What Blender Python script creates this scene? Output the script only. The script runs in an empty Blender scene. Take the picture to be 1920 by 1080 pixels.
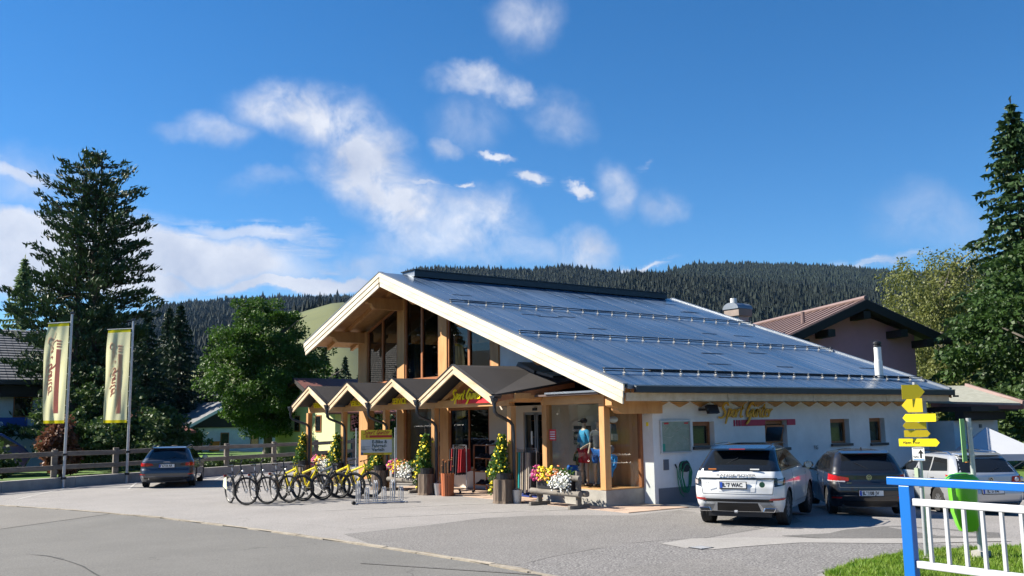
import bpy, bmesh, math, random
import numpy as np
from mathutils import Vector, Matrix, Euler

random.seed(7)
rng = np.random.default_rng(7)
sc = bpy.context.scene
C = sc.collection
PI = math.pi

# ------------------------------------------------------------------ camera
cam_d = bpy.data.cameras.new('camera')
cam = bpy.data.objects.new('camera', cam_d)
C.objects.link(cam)
sc.camera = cam
cam_d.sensor_width = 36.0
cam_d.lens = 1755.0 / 1920.0 * 36.0
cam_d.clip_start = 0.1
cam_d.clip_end = 9000.0
Mx = Matrix(((0.8097588, -0.0711857, -0.5824289),
             (-0.5865844, -0.1227034, -0.8005390),
             (-0.0144790, 0.9898871, -0.1411166)))
cam.matrix_world = Matrix.Translation((0, 0, 2.15)) @ Mx.to_4x4()

# ------------------------------------------------------------------ sun + sky
SUNV = Vector((-1.68, 1.60, 1.85)).normalized()
sun_el = math.asin(SUNV.z)
sun_rot = math.atan2(SUNV.x, SUNV.y)
sun_d = bpy.data.lights.new('sun', 'SUN')
sun_d.energy = 5.0
sun_d.angle = math.radians(0.53)
sun_d.color = (1.0, 0.93, 0.80)
sun = bpy.data.objects.new('sun', sun_d)
C.objects.link(sun)
sun.rotation_mode = 'QUATERNION'
sun.rotation_quaternion = SUNV.to_track_quat('Z', 'Y')
sun.location = (0, 0, 60)

sc.view_settings.view_transform = 'Standard'
sc.view_settings.look = 'None'
sc.view_settings.exposure = 1.25
sc.view_settings.gamma = 1.0
sc.view_settings.use_curve_mapping = False

world = bpy.data.worlds.new('World')
sc.world = world
world.use_nodes = True
wt = world.node_tree
wt.nodes.clear()
wn = wt.nodes.new
def wl(a, b): wt.links.new(a, b)
out = wn('ShaderNodeOutputWorld')
bg = wn('ShaderNodeBackground')
bg.inputs['Strength'].default_value = 0.064
sky = wn('ShaderNodeTexSky')
sky.sky_type = 'NISHITA'
sky.sun_disc = False
sky.sun_elevation = sun_el
sky.sun_rotation = sun_rot
sky.altitude = 900
sky.air_density = 1.0
sky.dust_density = 0.0
sky.ozone_density = 6.0
tc = wn('ShaderNodeTexCoord')
hs = wn('ShaderNodeHueSaturation')
hs.inputs['Saturation'].default_value = 1.22
wl(sky.outputs[0], hs.inputs['Color'])

def wmath(op, a, b=None, c=None, clamp=False):
    n = wn('ShaderNodeMath'); n.operation = op; n.use_clamp = clamp
    for i, v in enumerate((a, b, c)):
        if v is None: continue
        if isinstance(v, (int, float)): n.inputs[i].default_value = v
        else: wl(v, n.inputs[i])
    return n.outputs[0]

# direction warped by noise, so that cloud edges fray
def wnoise(scale, detail, rough, vec, dist=0.0):
    n = wn('ShaderNodeTexNoise'); n.inputs['Scale'].default_value = scale
    n.inputs['Detail'].default_value = detail; n.inputs['Roughness'].default_value = rough
    n.inputs['Distortion'].default_value = dist
    wl(vec, n.inputs['Vector'])
    return n
warpn = wnoise(9.0, 6, 0.6, tc.outputs['Generated'])
vs = wn('ShaderNodeVectorMath'); vs.operation = 'SUBTRACT'; vs.inputs[1].default_value = (.5, .5, .5)
wl(warpn.outputs['Color'], vs.inputs[0])
vm = wn('ShaderNodeVectorMath'); vm.operation = 'SCALE'; vm.inputs['Scale'].default_value = 0.075
wl(vs.outputs[0], vm.inputs[0])
va = wn('ShaderNodeVectorMath'); va.operation = 'ADD'
wl(tc.outputs['Generated'], va.inputs[0]); wl(vm.outputs[0], va.inputs[1])
fluff = wnoise(22.0, 8, 0.62, tc.outputs['Generated'], 0.4)
# streaks: the same noise squeezed vertically
mp = wn('ShaderNodeMapping'); mp.inputs['Scale'].default_value = (6, 6, 60)
mp.inputs['Rotation'].default_value = (0.10, -0.03, 0)
wl(tc.outputs['Generated'], mp.inputs['Vector'])
streak = wnoise(2.2, 7, 0.62, mp.outputs['Vector'], 0.6)

def blob(az, el, ha, he, tilt, amp):
    a, e = math.radians(az), math.radians(el)
    d = Vector((math.cos(e)*math.cos(a), math.cos(e)*math.sin(a), math.sin(e)))
    t1 = Vector((math.sin(a), -math.cos(a), 0))          # to the right on the sky
    t2 = t1.cross(d) * 1.0
    t2 = Vector((-math.sin(e)*math.cos(a), -math.sin(e)*math.sin(a), math.cos(e)))
    r = math.radians(tilt)
    u = t1*math.cos(r) + t2*math.sin(r); v = -t1*math.sin(r) + t2*math.cos(r)
    w = u.cross(v)
    m = Matrix((u, v, w)).transposed()
    mpn = wn('ShaderNodeMapping'); mpn.vector_type = 'TEXTURE'
    mpn.inputs['Location'].default_value = d
    mpn.inputs['Rotation'].default_value = m.to_euler('XYZ')
    mpn.inputs['Scale'].default_value = (math.radians(ha), math.radians(he), 0.5)
    wl(va.outputs[0], mpn.inputs['Vector'])
    ln = wn('ShaderNodeVectorMath'); ln.operation = 'LENGTH'
    wl(mpn.outputs[0], ln.inputs[0])
    s = wn('ShaderNodeMapRange'); s.interpolation_type = 'SMOOTHSTEP'
    s.inputs['From Min'].default_value = 1.25; s.inputs['From Max'].default_value = 0.25
    s.inputs['To Min'].default_value = 0.0; s.inputs['To Max'].default_value = amp
    wl(ln.outputs['Value'], s.inputs['Value'])
    return s.outputs[0]
CUMULUS = [(67.77, 18.75, 3.59, 1.96, 10, 1.0), (65.17, 17.96, 3.59, 2.29, -20, 1.05), (62.85, 15.53, 3.92, 2.78, -35, 1.1), (61.2, 13.64, 3.59, 2.29, -10, 1.15), (64.15, 14.38, 2.94, 1.96, -30, 0.9), (69.98, 18.45, 1.31, 0.72, 0, 0.6), (72.11, 16.77, 2.02, 1.11, -10, 0.55), (73.91, 16.48, 1.63, 0.59, 0, 0.25), (56.15, 20.66, 2.94, 0.85, -5, 0.62), (53.61, 19.86, 1.63, 0.98, -35, 0.72), (56.51, 18.31, 2.45, 1.96, 0, 0.32), (51.1, 18.23, 2.45, 1.63, -40, 0.42), (57.87, 16.88, 1.24, 0.65, -25, 0.6), (56.57, 12.05, 3.92, 2.29, -15, 0.72), (59.22, 10.75, 4.9, 1.47, 0, 0.55), (60.54, 12.04, 1.96, 1.96, 0, 0.6), (49.79, 10.31, 2.15, 1.63, 10, 0.85), (47.2, 14.1, 1.63, 1.7, 0, 0.6), (44.79, 12.87, 1.63, 1.24, -15, 0.42), (53.2, 24.0, 2.45, 1.8, 10, 0.42), (28.97, 11.02, 3.92, 1.96, -10, 0.22), (81.68, 13.38, 3.59, 1.96, 0, 0.35), (68.93, 14.04, 1.96, 0.65, 0, 0.25), (63.13, 9.43, 3.59, 1.31, 0, 0.55), (53.93, 10.07, 4.9, 0.98, 0, 0.4)]
STREAKS = [(73.98, 10.06, 10.77, 2.29, -6, 1.15), (81.47, 9.48, 8.49, 2.78, 0, 1.5), (79.0, 8.3, 8.49, 1.47, 0, 1.3), (66.93, 8.25, 7.18, 0.72, 2, 1.1), (69.8, 11.49, 5.22, 0.78, -6, 0.8), (82.49, 13.72, 2.61, 0.85, -10, 0.85), (81.73, 14.24, 2.94, 0.26, 0, 0.6), (52.93, 14.5, 1.44, 0.56, -8, 1.05), (49.86, 14.04, 0.98, 0.42, -8, 0.95), (55.19, 16.04, 1.11, 0.33, -20, 0.95), (59.21, 14.69, 1.63, 0.29, -8, 0.8), (57.05, 14.57, 0.59, 0.23, -10, 0.9), (45.24, 15.64, 0.65, 0.26, 20, 0.45), (32.5, 8.84, 3.59, 0.39, 2, 0.7), (46.37, 9.49, 2.29, 0.29, 0, 0.9)]
def combine(lst):
    acc = None
    for b in lst:
        o = blob(*b)
        acc = o if acc is None else wmath('MAXIMUM', acc, o)
    return acc
cu = combine(CUMULUS)
k = wmath('MULTIPLY_ADD', fluff.outputs['Fac'], 3.2, -0.80)
cu = wmath('MULTIPLY', cu, k, clamp=True)
st = combine(STREAKS)
k2 = wmath('MULTIPLY_ADD', streak.outputs['Fac'], 3.9, -1.52)
k2 = wmath('MAXIMUM', k2, 0.0)
st2 = wmath('MULTIPLY', st, k2, clamp=True)
k3 = wmath('MULTIPLY_ADD', st, 2.0, -0.85, clamp=True)     # solid where the bank is thick
st3 = wmath('MAXIMUM', st2, k3)
fac = wmath('MULTIPLY', wmath('MAXIMUM', cu, st3), 0.93)
# lilac-grey shade inside the clouds
cr = wn('ShaderNodeMix'); cr.data_type = 'RGBA'
cr.inputs['A'].default_value = (3.6, 4.0, 5.0, 1)
cr.inputs['B'].default_value = (6.3, 6.4, 6.8, 1)
shn = wnoise(12.0, 5, 0.55, tc.outputs['Generated'])
wl(wmath('MULTIPLY_ADD', shn.outputs['Fac'], 2.6, -0.8, clamp=True), cr.inputs['Factor'])
mixc = wn('ShaderNodeMix'); mixc.data_type = 'RGBA'
wl(fac, mixc.inputs['Factor']); wl(hs.outputs[0], mixc.inputs['A']); wl(cr.outputs['Result'], mixc.inputs['B'])
wl(mixc.outputs['Result'], bg.inputs['Color'])
wl(bg.outputs[0], out.inputs['Surface'])
sc.render.engine = 'CYCLES'
sc.cycles.max_bounces = 6
sc.cycles.transparent_max_bounces = 12
sc.cycles.caustics_reflective = False
sc.cycles.caustics_refractive = False
sc.cycles.use_denoising = True

# ------------------------------------------------------------------ materials
_m = {}
def mat(name, col, rough=0.7, metal=0.0, var=0.0, vscale=3.0, bump=0.0, bscale=20.0, col2=None,
        spec=0.5, coat=0.0, stretch=(1, 1, 1), trans=0.0, obj_var=0.0, detail=6.0, sheen=0.0):
    if name in _m: return _m[name]
    m = bpy.data.materials.new(name); m.use_nodes = True
    nt = m.node_tree; b = nt.nodes['Principled BSDF']
    L = nt.links.new
    b.inputs['Base Color'].default_value = (*col, 1)
    b.inputs['Roughness'].default_value = rough
    b.inputs['Metallic'].default_value = metal
    b.inputs['Specular IOR Level'].default_value = spec
    b.inputs['Coat Weight'].default_value = coat
    b.inputs['Coat Roughness'].default_value = 0.05
    if var > 0 or bump > 0 or col2 or obj_var:
        t = nt.nodes.new('ShaderNodeTexCoord')
        mpn = nt.nodes.new('ShaderNodeMapping'); mpn.inputs['Scale'].default_value = stretch
        L(t.outputs['Object'], mpn.inputs['Vector'])
        last = None
        if var > 0 or col2:
            n = nt.nodes.new('ShaderNodeTexNoise'); n.inputs['Scale'].default_value = vscale
            n.inputs['Detail'].default_value = detail; n.inputs['Roughness'].default_value = 0.62
            L(mpn.outputs[0], n.inputs['Vector'])
            r = nt.nodes.new('ShaderNodeMapRange')
            r.inputs['From Min'].default_value = 0.32; r.inputs['From Max'].default_value = 0.68
            L(n.outputs['Fac'], r.inputs['Value'])
            mx = nt.nodes.new('ShaderNodeMix'); mx.data_type = 'RGBA'
            c2 = col2 if col2 else tuple(max(0, c*(1-var)) for c in col)
            mx.inputs['A'].default_value = (*col, 1); mx.inputs['B'].default_value = (*c2, 1)
            L(r.outputs[0], mx.inputs['Factor'])
            last = mx.outputs['Result']
        if obj_var:
            oi = nt.nodes.new('ShaderNodeObjectInfo')
            r2 = nt.nodes.new('ShaderNodeMapRange'); r2.inputs['To Min'].default_value = 1-obj_var; r2.inputs['To Max'].default_value = 1+obj_var
            L(oi.outputs['Random'], r2.inputs['Value'])
            h = nt.nodes.new('ShaderNodeHueSaturation')
            if last: L(last, h.inputs['Color'])
            else: h.inputs['Color'].default_value = (*col, 1)
            L(r2.outputs[0], h.inputs['Value']); last = h.outputs[0]
        if last: L(last, b.inputs['Base Color'])
        if bump > 0:
            n2 = nt.nodes.new('ShaderNodeTexNoise'); n2.inputs['Scale'].default_value = bscale; n2.inputs['Detail'].default_value = 8
            L(mpn.outputs[0], n2.inputs['Vector'])
            bp = nt.nodes.new('ShaderNodeBump'); bp.inputs['Strength'].default_value = bump; bp.inputs['Distance'].default_value = 0.02
            L(n2.outputs['Fac'], bp.inputs['Height']); L(bp.outputs[0], b.inputs['Normal'])
    _m[name] = m
    return m

def leafmat(name, c1, c2, vscale=1.2, trans=0.35):
    if name in _m: return _m[name]
    m = bpy.data.materials.new(name); m.use_nodes = True
    nt = m.node_tree; nt.nodes.clear(); L = nt.links.new
    o = nt.nodes.new('ShaderNodeOutputMaterial')
    t = nt.nodes.new('ShaderNodeTexCoord')
    n = nt.nodes.new('ShaderNodeTexNoise'); n.inputs['Scale'].default_value = vscale; n.inputs['Detail'].default_value = 8; n.inputs['Roughness'].default_value = .75
    L(t.outputs['Object'], n.inputs['Vector'])
    r = nt.nodes.new('ShaderNodeMapRange'); r.inputs['From Min'].default_value = .35; r.inputs['From Max'].default_value = .65
    L(n.outputs['Fac'], r.inputs['Value'])
    mx = nt.nodes.new('ShaderNodeMix'); mx.data_type = 'RGBA'
    mx.inputs['A'].default_value = (*c1, 1); mx.inputs['B'].default_value = (*c2, 1)
    L(r.outputs[0], mx.inputs['Factor'])
    p = nt.nodes.new('ShaderNodeBsdfPrincipled'); p.inputs['Roughness'].default_value = .55; p.inputs['Specular IOR Level'].default_value = .35
    L(mx.outputs['Result'], p.inputs['Base Color'])
    tr = nt.nodes.new('ShaderNodeBsdfTranslucent'); L(mx.outputs['Result'], tr.inputs['Color'])
    ms = nt.nodes.new('ShaderNodeMixShader'); ms.inputs[0].default_value = trans
    L(p.outputs[0], ms.inputs[1]); L(tr.outputs[0], ms.inputs[2]); L(ms.outputs[0], o.inputs['Surface'])
    _m[name] = m
    return m

def glassmat(name, tint=(.88, .9, .9), refl=0.9):
    """window glass: partly clear, partly mirror by angle"""
    if name in _m: return _m[name]
    m = bpy.data.materials.new(name); m.use_nodes = True
    nt = m.node_tree; nt.nodes.clear(); L = nt.links.new
    o = nt.nodes.new('ShaderNodeOutputMaterial')
    tb = nt.nodes.new('ShaderNodeBsdfTransparent'); tb.inputs['Color'].default_value = (*tint, 1)
    gl = nt.nodes.new('ShaderNodeBsdfGlossy'); gl.inputs['Roughness'].default_value = .02; gl.inputs['Color'].default_value = (refl, refl, refl, 1)
    fr = nt.nodes.new('ShaderNodeFresnel'); fr.inputs['IOR'].default_value = 1.5
    ms = nt.nodes.new('ShaderNodeMixShader')
    ge = nt.nodes.new('ShaderNodeNewGeometry'); sb_ = nt.nodes.new('ShaderNodeMath'); sb_.operation = 'SUBTRACT'; sb_.inputs[0].default_value = 1; L(ge.outputs['Backfacing'], sb_.inputs[1])
    mu = nt.nodes.new('ShaderNodeMath'); mu.operation = 'MULTIPLY'; L(fr.outputs[0], mu.inputs[0]); L(sb_.outputs[0], mu.inputs[1])
    L(mu.outputs[0], ms.inputs[0]); L(tb.outputs[0], ms.inputs[1]); L(gl.outputs[0], ms.inputs[2]); L(ms.outputs[0], o.inputs['Surface'])
    _m[name] = m
    return m

WOOD = mat('honey_wood', (.58, .32, .125), .6, col2=(.45, .22, .08), vscale=5, stretch=(1, 1, .25), bump=.15, bscale=30, obj_var=.10)
WOODH = mat('honey_beam', (.60, .34, .14), .6, col2=(.47, .235, .09), vscale=6, stretch=(.3, .3, 1), bump=.15, bscale=30, obj_var=.08)
REDWOOD = mat('larch_frame', (.36, .14, .05), .5, col2=(.27, .095, .035), vscale=6, bump=.1)
PALEWOOD = mat('bleached_boards', (.68, .62, .52), .65, col2=(.55, .47, .35), vscale=3.5, stretch=(1, .25, 1), bump=.12, bscale=25, obj_var=.05)
PALEFASC = mat('pale_planed_spruce', (.68, .54, .38), .65, col2=(.52, .36, .21), vscale=4, stretch=(1, .3, 1), bump=.1, obj_var=.06)
PLASTER = mat('white_render', (.82, .81, .79), .9, var=.17, vscale=1.3, bump=.25, bscale=60)
BEIGE = mat('beige_render', (.62, .54, .46), .9, var=.08, vscale=1.0, bump=.2, bscale=60)
PLINTH = mat('grey_plinth_paint', (.16, .18, .21), .85, var=.12, bump=.2, bscale=50)
CONCRETE = mat('pale_concrete', (.40, .38, .35), .9, col2=(.27, .26, .24), vscale=2.2, bump=.3, bscale=25)
ROOFM = None
DARKMETAL = mat('anthracite_metal', (.035, .042, .055), .38, .4, var=.15)
GREYMETAL = mat('zinc_flashing', (.26, .29, .33), .4, .6, var=.15)
STEEL = mat('galvanised_steel', (.55, .56, .58), .42, .6, var=.15, vscale=8)
BITUMEN = mat('brown_bitumen', (.024, .021, .023), .8, var=.3, vscale=2, bump=.2, bscale=60)
GREYWOOD = mat('weathered_wood', (.21, .19, .165), .85, col2=(.12, .105, .09), vscale=4, stretch=(.6, .6, 2), bump=.5, bscale=14, obj_var=.12)
BLACK = mat('black_plastic', (.012, .012, .014), .45)
RUBBER = mat('tyre_rubber', (.018, .018, .019), .8)
DARKGLASS = mat('dark_glass', (.010, .012, .015), .04, spec=.6)
CLEAR = glassmat('window_glass'); DIMGLASS = glassmat('room_dimming_glass', (.42, .44, .42), .75)  # second glass: darkness of the rooms is put into its tint
YELLOW = mat('yellow_letter', (.92, .74, .01), .45)
RED = mat('sign_red', (.62, .02, .03), .5)
WHITE = mat('white_paint', (.78, .78, .76), .45, var=.05)

# ------------------------------------------------------------------ geometry helpers
def origin_of(p):
    o = Vector((0, 0, 0))
    while p is not None:
        o += p.location; p = p.parent
    return o

class MB:
    def __init__(s): s.v = []; s.f = []; s.mi = []; s.cur = 0
    def add(s, vs, fs):
        n = len(s.v); s.v += [tuple(v) for v in vs]
        for f in fs: s.f.append(tuple(i+n for i in f)); s.mi.append(s.cur)
        return s
    def box(s, x0, x1, y0, y1, z0, z1):
        vs = [(x0, y0, z0), (x1, y0, z0), (x1, y1, z0), (x0, y1, z0), (x0, y0, z1), (x1, y0, z1), (x1, y1, z1), (x0, y1, z1)]
        return s.add(vs, [(3, 2, 1, 0), (4, 5, 6, 7), (0, 1, 5, 4), (1, 2, 6, 5), (2, 3, 7, 6), (3, 0, 4, 7)])
    def beam(s, a, b, w, h, up=(0, 0, 1)):
        a, b = Vector(a), Vector(b); d = (b-a).normalized(); up = Vector(up)
        r = d.cross(up)
        if r.length < 1e-4: r = d.cross(Vector((1, 0, 0)))
        r.normalize(); u = r.cross(d).normalized()
        q = [-r*w/2-u*h/2, r*w/2-u*h/2, r*w/2+u*h/2, -r*w/2+u*h/2]
        vs = [a+x for x in q] + [b+x for x in q]
        return s.add(vs, [(0, 1, 2, 3), (7, 6, 5, 4), (0, 4, 5, 1), (1, 5, 6, 2), (2, 6, 7, 3), (3, 7, 4, 0)])
    def prism(s, poly, d):
        """poly: list of 3d points (planar), extruded by vector d"""
        d = Vector(d); n = len(poly); P = [Vector(p) for p in poly]
        vs = P + [p+d for p in P]
        fs = [tuple(range(n))[::-1], tuple(range(n, 2*n))] + [(i, (i+1) % n, n+(i+1) % n, n+i) for i in range(n)]
        return s.add(vs, fs)
    def quad(s, a, b, c, d): return s.add([a, b, c, d], [(0, 1, 2, 3)])
    def poly(s, pts): return s.add(pts, [tuple(range(len(pts)))])
    def tube(s, pts, r, n=8, closed=False, caps=True):
        pts = [Vector(p) for p in pts]; m = len(pts)
        rs = r if isinstance(r, (list, tuple)) else [r]*m
        prev = None; rings = []
        for i, p in enumerate(pts):
            if closed: t = pts[(i+1) % m]-pts[i-1]
            else: t = pts[min(i+1, m-1)]-pts[max(i-1, 0)]
            t.normalize()
            if prev is None:
                a = Vector((0, 0, 1)) if abs(t.z) < .9 else Vector((1, 0, 0))
                u = t.cross(a).normalized()
            else:
                u = (prev - t*prev.dot(t)).normalized()
            prev = u; v = t.cross(u)
            rings.append([p+(u*math.cos(2*PI*k/n)+v*math.sin(2*PI*k/n))*rs[i] for k in range(n)])
        vs = [q for rg in rings for q in rg]; fs = []
        for i in range(m if closed else m-1):
            j = (i+1) % m
            for k in range(n):
                fs.append((i*n+k, i*n+(k+1) % n, j*n+(k+1) % n, j*n+k))
        if caps and not closed:
            fs.append(tuple(range(n))[::-1]); fs.append(tuple((m-1)*n+k for k in range(n)))
        return s.add(vs, fs)
    def lathe(s, prof, c=(0, 0, 0), n=16, axis='z', wob=None):
        """prof: list of (r, h) turned about an axis through c"""
        c = Vector(c); vs = []
        for (r, h) in prof:
            for k in range(n):
                a = 2*PI*k/n; rr = r*(wob(k, h) if wob else 1)
                x, y = rr*math.cos(a), rr*math.sin(a)
                if axis == 'z': p = Vector((x, y, h))
                elif axis == 'y': p = Vector((x, h, y))
                else: p = Vector((h, x, y))
                vs.append(c+p)
        fs = []
        for i in range(len(prof)-1):
            for k in range(n): fs.append((i*n+k, i*n+(k+1) % n, (i+1)*n+(k+1) % n, (i+1)*n+k))
        fs.append(tuple(range(n))[::-1]); fs.append(tuple((len(prof)-1)*n+k for k in range(n)))
        return s.add(vs, fs)
    def sphere(s, c, r, n=8, sq=(1, 1, 1)):
        prof = [(max(1e-4, math.sin(PI*i/n)), -math.cos(PI*i/n)) for i in range(n+1)]
        m = MB(); m.lathe(prof, n=max(6, n))
        return s.add([(c[0]+v[0]*r*sq[0], c[1]+v[1]*r*sq[1], c[2]+v[2]*r*sq[2]) for v in m.v], m.f)
    def build(s, name, m, parent=None, local=False, smooth=False, bevel=0.0, kind=None, label=None):
        me = bpy.data.meshes.new(name)
        vs = s.v
        if parent is not None and not local:
            o = origin_of(parent)
            vs = [(v[0]-o.x, v[1]-o.y, v[2]-o.z) for v in vs]
        me.from_pydata(vs, [], s.f)
        ms = m if isinstance(m, (list, tuple)) else [m]
        for x in ms: me.materials.append(x)
        if len(ms) > 1: me.polygons.foreach_set('material_index', s.mi)
        bm = bmesh.new(); bm.from_mesh(me); bmesh.ops.recalc_face_normals(bm, faces=bm.faces); bm.to_mesh(me); bm.free()
        if smooth:
            me.polygons.foreach_set('use_smooth', [True]*len(me.polygons))
            try: me.set_sharp_from_angle(angle=math.radians(42))
            except Exception: pass
        o = bpy.data.objects.new(name, me); C.objects.link(o)
        if parent is not None: o.parent = parent
        if bevel > 0:
            b = o.modifiers.new('bevel', 'BEVEL'); b.width = bevel; b.segments = 2; b.limit_method = 'ANGLE'
        if kind: o['kind'] = kind
        if label: o['label'] = label
        return o

def tag(o, label, cat, group=None, kind=None):
    if label: o['label'] = label
    if cat: o['category'] = cat
    if group: o['group'] = group
    if kind: o['kind'] = kind
    return o
def thing(name, label, cat, loc=(0, 0, 0), rz=0.0, group=None):
    o = bpy.data.objects.new(name, None); C.objects.link(o)
    o.location = loc; o.rotation_euler = (0, 0, rz); o.empty_display_size = .2
    return tag(o, label, cat, group)
def copy_tree(o, parent=None):
    c = o.copy(); C.objects.link(c)
    if parent is not None:
        c.parent = parent
        c.matrix_parent_inverse = o.matrix_parent_inverse
    for ch in list(o.children): copy_tree(ch, c)
    return c
def inst(name, me, parent, loc, rot=(0, 0, 0), scale=(1, 1, 1)):
    o = bpy.data.objects.new(name, me); C.objects.link(o); o.parent = parent
    o.location = loc; o.rotation_euler = rot; o.scale = scale
    return o

def quads_object(name, V4, m, parent=None, kind=None, tri=False):
    """V4: (N,4,3) or (N,3,3) array of loose faces -> one mesh object"""
    N, k = V4.shape[0], V4.shape[1]
    if parent is not None:
        o = origin_of(parent); V4 = V4 - np.array([o.x, o.y, o.z])
    me = bpy.data.meshes.new(name)
    me.vertices.add(N*k); me.vertices.foreach_set('co', V4.reshape(-1).astype(np.float32))
    me.loops.add(N*k); me.loops.foreach_set('vertex_index', np.arange(N*k, dtype=np.int32))
    me.polygons.add(N); me.polygons.foreach_set('loop_start', np.arange(0, N*k, k, dtype=np.int32))
    me.polygons.foreach_set('loop_total', np.full(N, k, dtype=np.int32))
    ms = m if isinstance(m, (list, tuple)) else [m]
    for x in ms: me.materials.append(x)
    if len(ms) > 1: me.polygons.foreach_set('material_index', rng.integers(0, len(ms), N).astype(np.int32))
    me.update(calc_edges=True)
    ob = bpy.data.objects.new(name, me); C.objects.link(ob)
    if parent is not None: ob.parent = parent
    if kind: ob['kind'] = kind
    return ob

def unit(a): return a/np.maximum(1e-9, np.linalg.norm(a, axis=-1, keepdims=True))
def leaf_quads(P, U, L, W, V=None):
    """kite-shaped leaves at P along U, length L, width W"""
    N = len(P); U = unit(U)
    if V is None: V = unit(np.cross(U, rng.normal(size=(N, 3))))
    L = np.asarray(L).reshape(-1, 1); W = np.asarray(W).reshape(-1, 1)
    return np.stack([P-U*L*.5, P+V*W*.5-U*L*.05, P+U*L*.5, P-V*W*.5-U*L*.05], axis=1)

_dg = None
def text(name, s, size, pos, right, up, m, parent=None, local=False, extr=0.004, shear=0.0, bold=0.0, align='LEFT', mirror=False, wscale=1.0, label=None):
    cu_ = bpy.data.curves.new('tmp_text', 'FONT'); cu_.body = s; cu_.size = size; cu_.extrude = extr/2
    cu_.shear = shear; cu_.offset = bold; cu_.align_x = align; cu_.resolution_u = 3
    ob = bpy.data.objects.new('tmp_text', cu_); C.objects.link(ob)
    dg = bpy.context.evaluated_depsgraph_get()
    me = bpy.data.meshes.new_from_object(ob.evaluated_get(dg))
    bpy.data.objects.remove(ob); bpy.data.curves.remove(cu_)
    r = Vector(right).normalized(); u = Vector(up).normalized(); n = r.cross(u)
    o = Vector(pos)
    if parent is not None and not local: o = o - origin_of(parent)
    for v in me.vertices:
        x = -v.co.x if mirror else v.co.x
        v.co = o + r*(x*wscale) + u*v.co.y + n*v.co.z
    me.materials.clear(); me.materials.append(m); me.name = name
    q = bpy.data.objects.new(name, me); C.objects.link(q)
    if parent is not None: q.parent = parent
    if label: q['label'] = label
    return q

GLY = {
 'S': (.72, [[(.66, .80), (.60, .97), (.40, 1.02), (.18, .92), (.12, .72), (.28, .56), (.46, .42), (.50, .22), (.36, .04), (.08, -.03), (-.12, .06)]]),
 'p': (.44, [[(.12, .62), (.05, .1), (-.02, -.42)], [(.12, .48), (.28, .60), (.40, .46), (.32, .12), (.10, .06)]]),
 'o': (.42, [[(.24, .56), (.08, .46), (.06, .14), (.20, .02), (.36, .14), (.38, .42), (.24, .56)]]),
 'r': (.38, [[(.10, .58), (.08, .3), (.05, .0)], [(.10, .36), (.24, .56), (.38, .52)]]),
 't': (.40, [[(.24, .92), (.14, .4), (.12, .1), (.22, .0), (.38, .10)], [(.00, .58), (.38, .64)]]),
 'G': (.66, [[(.66, .84), (.52, 1.02), (.28, .92), (.10, .56), (.06, .22), (.18, .04), (.36, .16), (.54, .52)], [(.58, .60), (.50, .1), (.38, -.3), (.16, -.46)]]),
 'u': (.46, [[(.08, .56), (.05, .20), (.14, .02), (.28, .12), (.38, .56)], [(.38, .56), (.36, .10), (.46, .0)], [(.14, .84), (.17, .74)], [(.32, .84), (.35, .74)]]),
 'n': (.46, [[(.08, .56), (.04, .0)], [(.07, .34), (.22, .56), (.34, .46), (.33, .10), (.44, .0)]]),
 'e': (.40, [[(.06, .28), (.30, .36), (.34, .48), (.22, .57), (.07, .44), (.05, .16), (.18, .0), (.38, .10)]]),
 ' ': (.30, []),
}
def brush(name, word, size, pos, right, up, m, parent, local=False, slant=.32, wt=.10, depth=.012, mirror=False):
    """brush-script lettering: each stroke is a thick ribbon"""
    r = Vector(right).normalized(); u = Vector(up).normalized(); n = r.cross(u); o = Vector(pos)
    mb = MB(); x0 = 0.0
    for ch in word:
        adv, strokes = GLY[ch]
        for st_ in strokes:
            P = [Vector((x0+x+slant*y, y)) for x, y in st_]
            # smooth once
            Q = [P[0]]
            for i in range(len(P)-1): Q += [P[i]*.75+P[i+1]*.25, P[i]*.25+P[i+1]*.75]
            Q.append(P[-1]); A = []; B = []
            for i, p in enumerate(Q):
                t = (Q[min(i+1, len(Q)-1)]-Q[max(i-1, 0)]).normalized(); nn = Vector((-t.y, t.x))
                f = i/(len(Q)-1); w = wt*(.55+.6*math.sin(PI*min(1, max(0, f*.9+.08))))
                if ch in 'SG': w *= 1.25
                A.append(p+nn*w*.5); B.append(p-nn*w*.5)
            def W(p, z): 
                x = -p.x if mirror else p.x
                return o + r*(x*size) + u*(p.y*size) + n*z
            k = len(Q); vs = [W(a, 0) for a in A]+[W(b, 0) for b in B]+[W(a, depth) for a in A]+[W(b, depth) for b in B]
            fs = []
            for i in range(k-1):
                fs += [(i, i+1, k+i+1, k+i), (2*k+i, 3*k+i, 3*k+i+1, 2*k+i+1), (i, 2*k+i, 2*k+i+1, i+1), (k+i, k+i+1, 3*k+i+1, 3*k+i)]
            fs += [(0, k, 3*k, 2*k), (k-1, 3*k-1, 4*k-1, 2*k-1)]
            mb.add(vs, fs)
        x0 += adv
    return mb.build(name, m, parent, local=local)

# ------------------------------------------------------------------ ground, road, hills
def gz(x, y):
    """height of the car park: it falls away gently to the right"""
    d = min(max(x-17.0, 0), 7.0)
    k = min(max((17.9-y)/1.0, 0), 1) if x < 30 else 1
    return -0.045*d*k

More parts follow.
